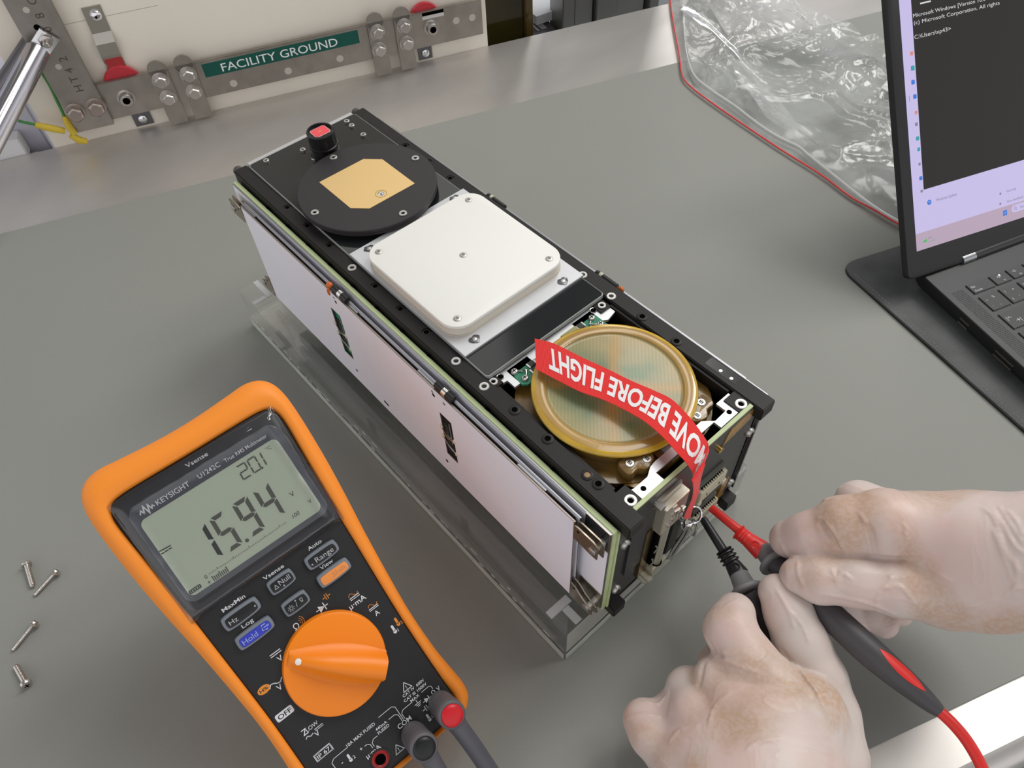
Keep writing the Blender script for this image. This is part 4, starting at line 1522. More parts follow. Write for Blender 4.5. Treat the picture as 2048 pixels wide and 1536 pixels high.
# display
mb = MB().use(mat('bezel_dark', (0.020, 0.020, 0.024), 0.35))
bz = [(-37.5, 60), (-34.5, 56.2), (35.5, 55.6), (38.4, 59), (40.4, 112.5), (37.0, 116.4), (0, 117.3), (-36.5, 116.2), (-39.8, 112.5)]
mb.prism(bz, -1.6, 1.4, 1.0)
mb.build('display_bezel', None, meter)
gl = round_rect(-36.0, 36.8, 60.8, 110.8, 5, 8)
mb = MB().use(mat('window_frame', (0.075, 0.08, 0.095), 0.18, spec=0.6)).prism(gl, 1.2, 2.0, 0.3)
mb.build('display_frame', None, meter, label='dark grey glossy display surround')
mb = MB().use(mat('lcd_green', (0.46, 0.52, 0.41), 0.22, spec=0.5, noise_amt=0.01, noise_scale=20)).prism(round_rect(-33.6, 33.8, 63.6, 103.8, 3, 8), 1.9, 2.06)
lcd = mb.build('lcd', None, meter, label='grey-green liquid crystal display reading 15.94 and 20.1')
M_seg = mat('lcd_segment', (0.085, 0.09, 0.075), 0.5)
M_seg2 = mat('lcd_segment_dark', (0.025, 0.03, 0.03), 0.5)


def seven(mb, d, x, y, w, h, t, z, sl=0.10):
    """seven segment digit, lower-left at x,y"""
    g = t * 0.12
    hh = h / 2

    def seg(P):
        mb.add([(x + px + sl * py, y + py, z) for px, py in P], [tuple(range(len(P)))])
    T = {'a': [(g + t * .3, h), (w - g - t * .3, h), (w - g - t, h - t), (g + t, h - t)],
         'd': [(g + t, t), (w - g - t, t), (w - g - t * .3, 0), (g + t * .3, 0)],
         'g': [(g + t * .2, hh), (g + t * .8, hh + t / 2), (w - g - t * .8, hh + t / 2), (w - g - t * .2, hh), (w - g - t * .8, hh - t / 2), (g + t * .8, hh - t / 2)],
         'f': [(0, h - t * .3), (t, h - t - g), (t, hh + t * .5 + g), (0, hh + g)],
         'e': [(0, hh - g), (t, hh - t * .5 - g), (t, t + g), (0, t * .3)],
         'b': [(w, h - t * .3), (w, hh + g), (w - t, hh + t * .5 + g), (w - t, h - t - g)],
         'c': [(w, hh - g), (w, t * .3), (w - t, t + g), (w - t, hh - t * .5 - g)]}
    on = {'0': 'abcdef', '1': 'bc', '2': 'abged', '3': 'abgcd', '4': 'fgbc', '5': 'afgcd', '9': 'abfgcd'}[d]
    for s_ in on:
        seg(T[s_])


z = 2.12
mb = MB().use(M_seg2)
seven(mb, '1', -21.6, 70.8, 8.4, 17.6, 2.0, z, 0.06)
mb.use(M_seg)
seven(mb, '5', -10.9, 70.8, 7.2, 17.6, 1.9, z, 0.06)
seven(mb, '9', 0.3, 70.9, 7.6, 17.4, 1.9, z, 0.06)
seven(mb, '4', 11.0, 71.2, 7.6, 17.2, 1.9, z, 0.06)
mb.prism(circle(-1.6, 71.0, 0.9, 12), z - 0.02, z)
seven(mb, '2', 11.4, 94.7, 4.6, 7.2, 0.7, z, 0.06)
seven(mb, '0', 16.8, 94.7, 4.4, 7.2, 0.7, z, 0.06)
seven(mb, '1', 19.6, 94.7, 4.4, 7.2, 0.7, z, 0.06)
mb.prism(circle(21.4, 95.0, 0.5, 10), z - 0.02, z)
put_text(mb, '°C', 1.8, 27.2, 100.3, z)
put_text(mb.use(M_seg2), 'V', 2.4, 24.8, 76.2, z)
put_text(mb, 'V', 2.0, 29.8, 69.0, z)
put_text(mb, '100', 2.0, 20.2, 67.4, z, shear=0.2)
line(mb, [(-33.2, 88.3), (-28.6, 87.9)], 0.5, z)
for k in range(3):
    line(mb, [(-33.1 + k * 1.7, 86.9), (-32.2 + k * 1.7, 86.8)], 0.5, z)
put_text(mb, '0', 1.8, -24.6, 66.8, z)
for k in range(50):
    x = -22.4 + k * 0.79
    y = 67.6 + (x + 2) ** 2 * 0.0006
    mb.use(M_seg).add([(x, y - 0.2, z), (x + 0.28, y - 0.2, z), (x + 0.28, y + (0.9 if k % 10 == 5 else 0.3), z), (x, y + (0.9 if k % 10 == 5 else 0.3), z)], [(0, 1, 2, 3)])
for k in range(9):
    x = -22.3 + k * 0.85
    mb.add([(x, 63.9, z), (x + 0.5, 63.9, z), (x + 0.6, 66.0 if k not in (0, 4, 8) else 66.6, z), (x + 0.1, 66.0 if k not in (0, 4, 8) else 66.6, z)], [(0, 1, 2, 3)])
put_text(mb.use(M_seg2), '+', 2.2, -24.9, 63.8, z)
mb.prism(round_rect(-33.2, -27.6, 64.9, 66.7, 0.5, 3), z - 0.02, z)
mb.use(mat('lcd_green', ())).add([(-32.6, 65.3, z + .02), (-28.2, 65.3, z + .02), (-28.2, 66.3, z + .02), (-32.6, 66.3, z + .02)], [(0, 1, 2, 3)])
for k in range(4):
    mb.use(M_seg2).add([(-32.4 + k * 1.1, 65.4, z + .04), (-31.7 + k * 1.1, 65.4, z + .04), (-31.7 + k * 1.1, 66.2, z + .04), (-32.4 + k * 1.1, 66.2, z + .04)], [(0, 1, 2, 3)])
mb.build('lcd_segments', None, lcd)

M_prt = mat('print_grey_white', (0.66, 0.67, 0.70), 0.5)
M_prto = mat('print_orange', (0.70, 0.25, 0.03), 0.5)
z = 2.08
mb = MB().use(M_prt)
put_text(mb, 'KEYSIGHT', 2.5, -23.6, 105.6, z, width=15.6, bold=0.02)
put_text(mb, 'U1242C', 2.3, -3.6, 105.9, z, width=10.6, bold=0.02)
put_text(mb, 'True RMS Multimeter', 1.9, 9.4, 105.9, z, width=21.4, bold=0.012)
wv = [(-31.2, 106.2), (-30.3, 107.6), (-29.6, 105.6), (-28.7, 109.0), (-27.7, 104.6), (-26.8, 108.6), (-26.0, 105.8), (-25.3, 107.2), (-24.7, 106.4)]
line(mb, wv, 0.55, z)
put_text(mb, 'Vsense', 2.0, 0, 112.9, 1.5, align='CENTER', width=10.5, bold=0.02)
mb.build('display_lettering', None, meter)

# protective film, slightly crinkled, folded over the bezel
mb = MB()
vs, fs = [], []
NX, NY = 60, 50
for j in range(NY + 1):
    for i in range(NX + 1):
        u = -40.2 + 80.4 * i / NX
        v = 53.6 + 63.4 * j / NY
        ed = min(i, NX - i) / 7.0
        ed2 = min(j / 5.0, (NY - j) / 8.0)
        e = min(1.0, ed, ed2)
        w = 2.5 + 0.05 * noise.noise(Vector((u * .1, v * .1, 0)))
        if e < 1:
            w = 2.5 * (1 - (1 - e) ** 3) + 0.25 * (1 - e) + 1.3 * math.sin(e * math.pi) ** 2 + 0.55 * math.sin(e * math.pi) * noise.noise(Vector((u * .16, v * .16, 3)))
        vs.append((u * (1 - 0.012 * (117 - v) / 60), v, w))
for j in range(NY):
    for i in range(NX):
        a = j * (NX + 1) + i
        fs.append((a, a + 1, a + NX + 2, a + NX + 1))
mb.add(vs, fs)
M_pf = clear_mat('protective_film', tint=(0.97, 0.97, 0.98), gloss=0.05, rough=0.06, haze=0.0)
mb.build('protective_film', M_pf, meter, smooth=80, label='clear crinkled protective film over the display')

# buttons
M_btn = mat('button_rim', (0.17, 0.19, 0.22), 0.45)
M_btk = mat('button_black', (0.012, 0.012, 0.014), 0.4)
M_bto = mat('button_orange', (0.80, 0.27, 0.06), 0.45)
M_btb = mat('button_blue', (0.03, 0.045, 0.42), 0.45)
M_btt = mat('button_text', (0.42, 0.43, 0.45), 0.5)


def button(cx_, cy_, w, h, inner, shift=0):
    mb = MB().use(M_btn)
    P = [(cx_ - w / 2, cy_ - h * 0.30), (cx_ - w * 0.40, cy_ - h * 0.47), (cx_, cy_ - h / 2), (cx_ + w * 0.40, cy_ - h * 0.43), (cx_ + w / 2, cy_ - h * 0.25),
         (cx_ + w / 2, cy_ + h * 0.25), (cx_ + w * 0.42, cy_ + h * 0.46), (cx_, cy_ + h / 2), (cx_ - w * 0.42, cy_ + h * 0.46), (cx_ - w / 2, cy_ + h * 0.25)]
    P = [tuple(p) for p in catmull(P, 4, True)]
    mb.prism(P, -1.5, 1.2, 0.9)
    q = [((x - cx_) * 0.84 + cx_, (y - cy_) * 0.66 + cy_ - 0.25) for x, y in P]
    mb.use(inner).prism(q, 1.1, 1.5, 0.25)
    return mb


T = 1.54
B = [('range', 21.8, 45.4, 16.6, 7.2, M_btk), ('shift', 21.9, 35.0, 16.6, 7.0, M_bto), ('null', 0.5, 46.0, 12.6, 7.4, M_btk),
     ('light', 0.4, 33.9, 12.6, 7.4, M_btk), ('hz', -21.0, 44.6, 17.6, 7.4, M_btk), ('hold', -20.8, 33.8, 17.6, 7.2, M_btb)]
for nm, x, y, w, h, inn in B:
    mb = button(x, y, w, h, inn)
    if nm == 'range':
        put_text(mb.use(M_btt), 'Range', 2.5, x + 0.9, y - 1.5, T, align='CENTER', width=9.5)
        mb.add([(x - 6.6, y + 0.2 - 1.2, T), (x - 5.6, y - 1.5, T), (x - 5.8, y - 0.6, T)], [(0, 1, 2)])
    elif nm == 'shift':
        put_text(mb.use(mat('print_faint', (0.50, 0.22, 0.10), 0.5)), 'Shift', 2.4, x + 2.4, y - 1.3, T, align='CENTER', width=7.4)
    elif nm == 'null':
        put_text(mb.use(M_btt), 'Null', 2.5, x + 1.5, y - 0.9, T, align='CENTER', width=5.6)
        line(mb, [(x - 4, y - 1.2), (x - 2.2, y - 1.2), (x - 3.1, y + 0.6), (x - 4, y - 1.2)], 0.25, T)
        mb.add([(x - 0.4, y - 2.2, T), (x + 0.6, y - 2.2, T), (x + 0.1, y - 1.4, T)], [(0, 1, 2)])
    elif nm == 'light':
        mb.use(M_btt)
        line(mb, circle(x - 2.8, y - 0.5, 0.7, 12) + [(x - 2.1, y - 0.5)], 0.22, T)
        for k in range(8):
            a = k * math.pi / 4
            line(mb, [(x - 2.8 + 1.1 * math.cos(a), y - 0.5 + 1.1 * math.sin(a)), (x - 2.8 + 1.5 * math.cos(a), y - 0.5 + 1.5 * math.sin(a))], 0.22, T)
        line(mb, [(x - 0.3, y - 1.3), (x + 0.3, y + 0.5)], 0.22, T)
        line(mb, [(x + 2.2, y + 0.9), (x + 2.4, y - 0.4), (x + 3.2, y - 0.4), (x + 3.5, y + 0.9), (x + 2.2, y + 0.9)], 0.22, T)
        line(mb, [(x + 2.4, y - 0.8), (x + 3.2, y - 0.8)], 0.22, T)
        mb.add([(x - 0.1, y + 1.6, T), (x + 0.9, y + 1.6, T), (x + 0.4, y + 0.9, T)], [(0, 1, 2)])
    elif nm == 'hz':
        put_text(mb.use(M_btt), 'Hz', 2.3, x - 6.2, y - 1.4, T, width=4.0)
        mb.add([(x + 6.0, y - 0.4, T), (x + 6.9, y - 0.9, T), (x + 6.9, y + 0.1, T)], [(0, 1, 2)])
    else:
        put_text(mb.use(mat('print_pale_blue', (0.30, 0.36, 0.72), 0.5)), 'Hold', 2.5, x - 6.4, y - 1.5, T, width=7.2)
        line(mb, [(x + 5.4, y - 1.4), (x + 3.4, y - 1.4), (x + 3.4, y + 1.2), (x + 5.4, y + 1.2)], 0.45, T)
        line(mb, [(x + 4.4, y - 0.1), (x + 6.2, y - 0.1)], 0.4, T)
        mb.add([(x + 5.9, y - 0.8, T), (x + 7.0, y - 0.1, T), (x + 5.9, y + 0.6, T)], [(0, 1, 2)])
    mb.build('button', None, meter, label={'shift': 'orange Shift button', 'hold': 'blue Hold button'}.get(nm))

# printed markings
Z = -1.12
mb = MB().use(M_prt)
for s_, x, y, w in (('Auto', 21.6, 50.2, 7.2), ('View', 21.2, 39.3, 6.8), ('Vsense', 0.0, 50.7, 10.4), ('MaxMin', -21.2, 49.5, 11.2), ('Log', -21.2, 38.4, 5.6)):
    put_text(mb, s_, 1.9, x, y, Z, align='CENTER', width=w, bold=0.03)
# rotary symbols
put_text(mb, 'Ω', 3.0, -6.4, 23.2, Z, bold=0.03)
mb.add([(7.2, 22.8, Z), (7.2, 26.2, Z), (10.0, 24.5, Z)], [(0, 1, 2)])
line(mb, [(5.8, 24.5), (11.6, 24.5)], 0.4, Z)
line(mb, [(10.1, 22.8), (10.1, 26.2)], 0.45, Z)
put_text(mb, 'μ·mA', 2.7, 23.3, 15.4, Z, align='CENTER', width=9.0, bold=0.03)
line(mb, [(21.2, 19.8), (26.0, 19.8)], 0.4, Z)
for k in range(3):
    line(mb, [(21.2 + k * 1.75, 18.9), (22.4 + k * 1.75, 18.9)], 0.35, Z)
put_text(mb, 'A', 2.5, 28.0, 5.4, Z, align='CENTER', bold=0.03)
line(mb, [(25.8, 9.9), (30.4, 9.9)], 0.4, Z)
for k in range(3):
    line(mb, [(25.8 + k * 1.7, 9.1), (27.0 + k * 1.7, 9.1)], 0.35, Z)
put_text(mb, 'V', 2.7, -18.4, 15.9, Z, align='CENTER', bold=0.03)
line(mb, [(-21.2, 20.8), (-16.2, 20.8)], 0.4, Z)
for k in range(3):
    line(mb, [(-21.2 + k * 1.85, 19.8), (-19.9 + k * 1.85, 19.8)], 0.4, Z)
put_text(mb, 'V', 2.7, -25.4, 5.2, Z, align='CENTER', bold=0.03)
line(mb, [(-29, 8.6), (-27.8, 9.9), (-26.4, 9.5), (-25, 8.5), (-23.6, 8.3), (-22.4, 9.6)], 0.42, Z)
mb.prism(round_rect(-34.2, -25.6, -6.6, -3.0, 0.8, 3), Z - 0.03, Z)
put_text(mb, 'Z', 3.0, -28.8, -18.9, Z, bold=0.03)
put_text(mb, 'LOW', 1.9, -26.6, -18.4, Z, bold=0.02)
put_text(mb, 'V', 2.4, -24.6, -22.9, Z, bold=0.03)
line(mb, [(-28.6, -20.6), (-27.6, -19.9), (-26.2, -20.9), (-25, -20.4)], 0.35, Z)
line(mb, [(-23.4, -19.5), (-19.4, -19.5)], 0.35, Z)
for k in range(3):
    line(mb, [(-23.4 + k * 1.5, -20.3), (-22.4 + k * 1.5, -20.3)], 0.3, Z)
line(mb, [(-30.2, -32.6), (-21.6, -32.6), (-21.6, -29.0), (-30.2, -29.0), (-30.2, -32.6)], 0.3, Z)
line(mb, [(-29.8, -32.2), (-22, -32.2), (-22, -29.4), (-29.8, -29.4), (-29.8, -32.2)], 0.2, Z)
put_text(mb, 'IP 67', 1.9, -25.9, -31.75, Z, align='CENTER', width=6.6, bold=0.02)
# warning triangles
for x, y in ((20.2, -31.2), (1.6, -52.8)):
    line(mb, [(x - 2.4, y - 1.8), (x + 2.4, y - 1.8), (x, y + 2.2), (x - 2.4, y - 1.8)], 0.35, Z)
    put_text(mb, '!', 1.9, x - 0.25, y - 1.3, Z, bold=0.03)
put_text(mb, 'CAT IV  600V', 1.45, 22.6, -35.0, Z, align='CENTER', width=12.4, bold=0.02)
put_text(mb, 'CAT III 1000V', 1.45, 22.2, -37.3, Z, align='CENTER', width=13.2, bold=0.02)
put_text(mb, 'MAX', 1.45, 20.6, -39.4, Z, align='CENTER', width=5, bold=0.02)
for k, w in enumerate((3.4, 2.3, 1.2)):
    line(mb, [(20.4 - w / 2, -41.6 - k * 0.75), (20.4 + w / 2, -41.6 - k * 0.75)], 0.3, Z)
line(mb, [(20.4, -39.9), (20.4, -41.6)], 0.3, Z)
line(mb, [(24.6, -38.6), (29.0, -38.6), (29.9, -39.4), (29.9, -40.8)], 0.28, Z)
put_text(mb, 'V', 2.2, 31.2, -43.6, Z, bold=0.02)
put_text(mb, 'Ω', 2.2, 28.2, -43.6, Z, bold=0.02)
mb.add([(23.8, -44.5, Z), (23.8, -41.9, Z), (26.0, -43.2, Z)], [(0, 1, 2)])
line(mb, [(22.8, -43.2), (27.2, -43.2)], 0.3, Z)
line(mb, [(26.1, -44.5), (26.1, -41.9)], 0.35, Z)
line(mb, [(20.4, -46.4), (22.0, -46.4)], 0.35, Z)
line(mb, [(23.0, -46.4), (24.6, -46.4)], 0.35, Z)
line(mb, [(22.0, -45.1), (22.0, -47.6)], 0.35, Z)
line(mb, [(23.0, -45.1), (23.0, -47.6)], 0.35, Z)
put_text(mb, 'COM', 2.4, 10.4, -45.9, Z, align='CENTER', width=7.4, bold=0.02)
line(mb, [(18.4, -39.4), (12.9, -39.4), (11.6, -40.6), (11.6, -43.2)], 0.28, Z)
line(mb, [(2.2, -34.6), (9.4, -34.6), (10.8, -35.8), (10.8, -43.2)], 0.28, Z)
line(mb, [(5.4, -38.6), (8.6, -38.6), (10.0, -39.8), (10.0, -43.2)], 0.28, Z)
put_text(mb, '10A MAX FUSED', 1.6, -8.6, -36.3, Z, align='CENTER', width=15.6, bold=0.02)
put_text(mb, '440mA', 1.45, 1.0, -39.3, Z, align='CENTER', width=6.2, bold=0.02)
put_text(mb, 'FUSED', 1.45, 1.0, -41.3, Z, align='CENTER', width=6.2, bold=0.02)
put_text(mb, 'μ·mA', 2.3, -8.2, -46.9, Z, align='CENTER', width=7.8, bold=0.02)
line(mb, [(-3.0, -41.2), (-5.2, -41.2), (-6.6, -42.4), (-6.6, -44.2)], 0.28, Z)
line(mb, [(-10.0, -41.2), (-8.8, -41.2), (-7.6, -42.2), (-7.6, -44.2)], 0.28, Z)
put_text(mb, '+', 2.0, -12.6, -42.0, Z, bold=0.02)
line(mb, [(-16.4, -36.2), (-24.0, -36.2), (-25.6, -37.4), (-25.6, -42)], 0.28, Z)
put_text(mb, '-', 2.4, -22.4, -41.2, Z, bold=0.03)


def thermo(mb, x, y, s=1.0):
    mb.prism(circle(x, y, 0.95 * s, 12), Z - 0.03, Z)
    mb.prism(round_rect(x - 0.6 * s, x + 0.6 * s, y, y + 3.6 * s, 0.55 * s, 3), Z - 0.03, Z)


thermo(mb, 30.2, -6.4)
put_text(mb, '1', 1.6, 31.6, -7.4, Z, bold=0.02)
thermo(mb, 20.8, -52.0, 0.9)
put_text(mb, '1', 1.4, 22.3, -52.2, Z, bold=0.02)
thermo(mb, -18.2, -42.0, 0.9)
put_text(mb, '2', 1.6, -16.8, -42.6, Z, bold=0.02)
mb.build('printed_markings', None, meter)
mb = MB().use(M_face)
put_text(mb, 'OFF', 2.2, -29.9, -5.9, Z + 0.03, align='CENTER', width=6.6, bold=0.04)
mb.build('printed_markings', None, meter, label='black OFF lettering on its white patch')
mb = MB().use(M_prto)
for k in range(3):
    line(mb, [(-3.3 + (0.9 + k * 0.9) * math.cos(a), 25.6 + (0.9 + k * 0.9) * math.sin(a)) for a in np.linspace(-0.9, 0.9, 8)], 0.25, Z)
line(mb, [(11.2, 27.6), (12.6, 27.6)], 0.35, Z)
line(mb, [(13.6, 27.6), (15.0, 27.6)], 0.35, Z)
line(mb, [(12.6, 26.4), (12.6, 28.9)], 0.35, Z)
line(mb, [(13.6, 26.4), (13.6, 28.9)], 0.35, Z)
for x, y in ((21.2, 20.9), (25.9, 11.0)):
    line(mb, [(x + t, y + 0.9 * math.sin(t * 1.3)) for t in np.linspace(0, 4.8, 12)], 0.3, Z)
mb.prism([(-31.2 + 3.0 * math.cos(a), 10.0 + 1.9 * math.sin(a)) for a in np.linspace(0, 2 * math.pi, 24)[:-1]], Z - 0.03, Z)
thermo(mb, 33.4, -4.4)
put_text(mb, '2', 1.6, 34.6, -5.4, Z, bold=0.02)
mb.use(M_face)
put_text(mb, 'H%', 1.5, -31.2, 9.3, Z + 0.03, align='CENTER', width=4, bold=0.03)
mb.build('printed_markings', None, meter, label='orange printed symbols')

# rotary dial
M_dial = mat('dial_orange', (0.90, 0.235, 0.006), 0.42, spec=0.5)
mb = MB().use(M_dial)
mb.lathe([(23.9, -1.4), (23.9, 1.4), (23.4, 2.6), (22.2, 3.1), (0.01, 3.1)], (0, 0, 0), (0, 0, 1), 96, closed_ends=False)
dial = mb.build('rotary_dial', None, meter, smooth=35, label='orange rotary dial')
mb = MB().use(M_dial)
# ridge: along -45 degrees, narrow at the marker
ax_ = nrm([13.1 + 16, -(13.2 + 15)])
nx_ = np.array([-ax_[1], ax_[0]])
vs, fs = [], []
NS = 24
K = 9
for i in range(NS + 1):
    t = i / NS
    c_ = np.array([-15.6, 15.8]) * (1 - t) + np.array([16.6, -15.2]) * t
    w = 1.7 + 3.6 * math.sin(min(1, t * 1.15) * math.pi / 2) ** 1.2
    w2 = w + 2.2 + 3.4 * math.sin(math.pi * t) ** 0.8
    top = 3.2 + 7.4 * min(1, (0.35 + t * 2.4)) if t < 0.3 else 10.8
    top = 4.2 + 6.8 * (1 - (1 - min(1, t / 0.45)) ** 2)
    prof_ = [(-w2, 2.9), (-(w + w2) / 2 - .2, 3.4), (-w - .3, 3.2 + (top - 3.2) * .55), (-w * .75, top - .4), (0, top), (w * .75, top - .4), (w + .3, 3.2 + (top - 3.2) * .55), ((w + w2) / 2 + .2, 3.4), (w2, 2.9)]
    for a, b in prof_:
        p = c_ + nx_ * a
        vs.append((p[0], p[1], b))
for i in range(NS):
    for k in range(K - 1):
        a = i * K + k
        fs.append((a, a + 1, a + K + 1, a + K))
fs.append(tuple(range(K)))
fs.append(tuple(range(NS * K, NS * K + K))[::-1])
mb.add(vs, fs)
mb.build('dial_grip', None, dial, smooth=60)
mb = MB().use(mat('marker_white', (0.82, 0.80, 0.74), 0.5)).lathe([(1.45, 4.0), (1.45, 7.3), (1.1, 7.5), (0.01, 7.55)], (-12.6, 12.7, 0), (0, 0, 1), 20, closed_ends=False)
mb.build('dial_marker', None, dial, label='white pointer dot')

# jacks
for x, y, c_ in ((-7.6, -51.2, (0.30, 0.01, 0.012)),):
    mb = MB()
    mb.use(mat('jack_black', (0.008, 0.008, 0.008), 0.4)).lathe([(5.2, -1.2), (5.2, -0.9), (4.2, -1.15)], (x, y, 0), (0, 0, 1), 28, closed_ends=False)
    mb.use(mat('jack_red', c_, 0.35)).lathe([(4.2, -1.05), (3.2, -0.7), (2.6, -1.05)], (x, y, 0), (0, 0, 1), 28, closed_ends=False)
    mb.use(M_dark).prism(circle(x, y, 2.6, 20), -1.1, -1.02)
    mb.build('input_jack', None, meter, label='red-lined input jack')

# plugs in the jacks, with their leads
M_gr = mat('rubber_grey', (0.115, 0.11, 0.12), 0.5)


def plug(u, v, capm, lab, bend):
    base = mO + mU * u + mV * v
    o = empty('lead_plug', base, lab, 'plug', basis=(mU, mV, mW))
    mb = MB()
    mb.use(M_gr).lathe([(5.6, -0.9), (6.2, 0.5), (6.5, 6), (6.2, 8), (6.5, 8.8), (6.2, 9.8), (6.5, 10.6), (6.2, 11.6), (6.6, 12.4), (6.3, 13.4), (6.7, 14.6), (6.7, 19.6), (6.1, 20.4), (5.4, 20.4)], (0, 0, 0), (0, 0, 1), 36)
    mb.build('plug_body', None, o, smooth=60, label='dark grey ribbed plug body')
    mb = MB().use(capm)
    mb.lathe([(5.3, 20.2), (5.3, 20.9), (4.8, 21.5), (3, 21.9), (0.01, 22.0)], (0, 0, 0), (0, 0, 1), 32, closed_ends=False)
    mb.build('plug_cap', None, o, smooth=60)
    mb = MB().use(mat('rubber_grey_cable', (0.10, 0.10, 0.115), 0.45))
    P = catmull([(0, -2, 14), (bend * 0.3, -12, 13.5), (bend, -28, 10), (bend * 1.6, -60, 0), (bend * 2, -100, -14)], 8)
    rr_ = [5.2 - 0.9 * min(1, k / 8) for k in range(len(P))]
    mb.tube(P, rr_, 20)
    mb.build('lead', None, o, smooth=60)
    return o


plug(28.9, -48.4, mat('cap_red', (0.62, 0.012, 0.02), 0.35), 'grey right-angle plug with red round cap, right input of the multimeter', 1)
plug(10.8, -51.6, mat('cap_black', (0.010, 0.011, 0.012), 0.35), 'grey right-angle plug with black round cap, COM input of the multimeter', -1)

# ------------------------------------------------------------------ four loose screws
M_sc = mat('loose_screw', (0.62, 0.58, 0.54), 0.25, 1.0)


def loose(head_px, tip_px, hr, sr, lab):
    h = at_z(*head_px, hr)
    t = at_z(*tip_px, sr)
    o = empty('pan_head_screw', [h[0], h[1], 0], lab, 'screw', 'loose screws on the mat')
    inv = Matrix.Translation((-h[0], -h[1], 0))
    ax = nrm(t - h)
    L = np.linalg.norm(t - h)
    mb = MB(inv).use(M_sc)
    mb.lathe([(hr * 0.5, -1.6), (hr * 0.85, -1.2), (hr, -0.3), (hr, 0.4), (hr * 0.9, 0.7), (sr * 1.1, 0.9)], h, ax, 24)
    mb.use(M_dark)
    u = nrm(np.cross(ax, [0, 0, 1]))
    w = np.cross(ax, u)
    for d in (u, w):
        c0 = h - ax * 1.55
        e = d * hr * 0.5
        s_ = np.cross(ax, d) * 0.28
        mb.add([c0 - e - s_, c0 + e - s_, c0 + e + s_, c0 - e + s_, c0 - e - s_ - ax * .12, c0 + e - s_ - ax * .12, c0 + e + s_ - ax * .12, c0 - e + s_ - ax * .12],
               [(0, 1, 2, 3), (7, 6, 5, 4), (0, 4, 5, 1), (1, 5, 6, 2), (2, 6, 7, 3), (3, 7, 4, 0)])
    mb.build('head', None, o)
    mb = MB(inv).use(M_sc)
    prof_ = [(sr * 0.95, 0.8)]
    x = 1.6
    while x < L - 1.2:
        prof_ += [(sr * 0.78, x), (sr * 1.05, x + 0.35), (sr * 0.78, x + 0.7)]
        x += 0.95
    prof_ += [(sr * 0.75, L - 0.4), (sr * 0.5, L)]
    mb.lathe(prof_, h, ax, 16)
    mb.build('threaded_shank', None, o, smooth=70)


loose((53, 1129), (66, 1174), 3.1, 1.75, 'short thick screw with its head up, topmost on the left')
loose((111, 1145), (69, 1191), 2.9, 1.35, 'longer thin screw slanting beside the topmost short screw')
loose((68, 1248), (25, 1301), 2.9, 1.35, 'longer thin screw lying alone in the middle of the four')
loose((52, 1368), (31, 1331), 3.1, 1.7, 'short thick screw with its cross recess facing down, lowest of the four')
# ------------------------------------------------------------------ red streamer
R_ = [((1069.7, 677.8), (1073, 739), 145.5, 143.5), ((1108, 688), (1115, 761), 147.0, 145), ((1165, 716), (1161, 784), 148, 146.0), ((1215, 739), (1204, 799), 148.5, 146.5), ((1262, 762), (1245, 818), 149, 147),
      ((1314, 784.5), (1287, 842), 149.5, 148), ((1345, 801), (1323, 872), 149.5, 148.5), ((1376, 832), (1353, 905), 149, 148), ((1402, 866), (1372, 926), 147.5, 146.5), ((1418, 896), (1387, 951), 144, 141)]
RU = [at_z(*a, z) for a, b, z, z2 in R_]
RL = [at_z(*b, z2) for a, b, z, z2 in R_]
fall = [((1410, 924), (1385, 962), 3.5, 5.5), ((1403, 946), (1386, 978), 4.5, 6.5), ((1399, 964), (1385, 990), 5.0, 6.5), ((1396, 984), (1381, 1003), 4.6, 6.0), ((1389, 1004), (1374, 1018), 4.0, 5.0), ((1383, 1020), (1369, 1030), 3.4, 4.0), ((1379, 1036), (1368, 1037), 3.0, 3.2)]
RU += [at_x(*a, x) for a, b, x, x2 in fall]
RL += [at_x(*b, x2) for a, b, x, x2 in fall]
RU, RL = catmull(RU, 8), catmull(RL, 8)
NR = len(RU)
cum = [0.0]
for i in range(1, NR):
    cum.append(cum[-1] + np.linalg.norm((RU[i] + RL[i]) / 2 - (RU[i - 1] + RL[i - 1]) / 2))


def rib(s, t, off=0.0):
    """s = mm from the free end, t = 0 lower edge .. 1 upper edge, off = above the cloth"""
    s = min(max(s, 0), cum[-1] - 1e-4)
    i = int(np.searchsorted(cum, s, side='right') - 1)
    i = min(i, NR - 2)
    f = (s - cum[i]) / (cum[i + 1] - cum[i])
    a = RL[i] * (1 - f) + RL[i + 1] * f
    b = RU[i] * (1 - f) + RU[i + 1] * f
    d = (RL[i + 1] + RU[i + 1]) - (RL[i] + RU[i])
    nn = nrm(np.cross(d, b - a))
    return a * (1 - t) + b * t + nn * off


rbn = empty('remove_before_flight_ribbon', [0, 45, 141], 'red woven streamer with white upside-down BEFORE FLIGHT lettering lying across the amber dome', 'ribbon')
inv = Matrix.Translation((0, -45, -141))


def ribbon_material():
    m = mat('ribbon_red', (0.80, 0.025, 0.022), 0.6, spec=0.3)
    nt = m.node_tree
    b = nt.nodes['Principled BSDF']
    at = nt.nodes.new('ShaderNodeAttribute')
    at.attribute_name = 'weave'
    sx = nt.nodes.new('ShaderNodeMath')
    sx.operation = 'SINE'
    mu = nt.nodes.new('ShaderNodeMath')
    mu.operation = 'MULTIPLY'
    mu.inputs[1].default_value = 2 * math.pi / 0.75
    nt.links.new(at.outputs['Fac'], mu.inputs[0])
    nt.links.new(mu.outputs[0], sx.inputs[0])
    bp = nt.nodes.new('ShaderNodeBump')
    bp.inputs['Strength'].default_value = 0.6
    bp.inputs['Distance'].default_value = 0.00015
    nt.links.new(sx.outputs[0], bp.inputs['Height'])
    nt.links.new(bp.outputs[0], b.inputs['Normal'])
    b.inputs['Sheen Weight'].default_value = 0.2
    return m


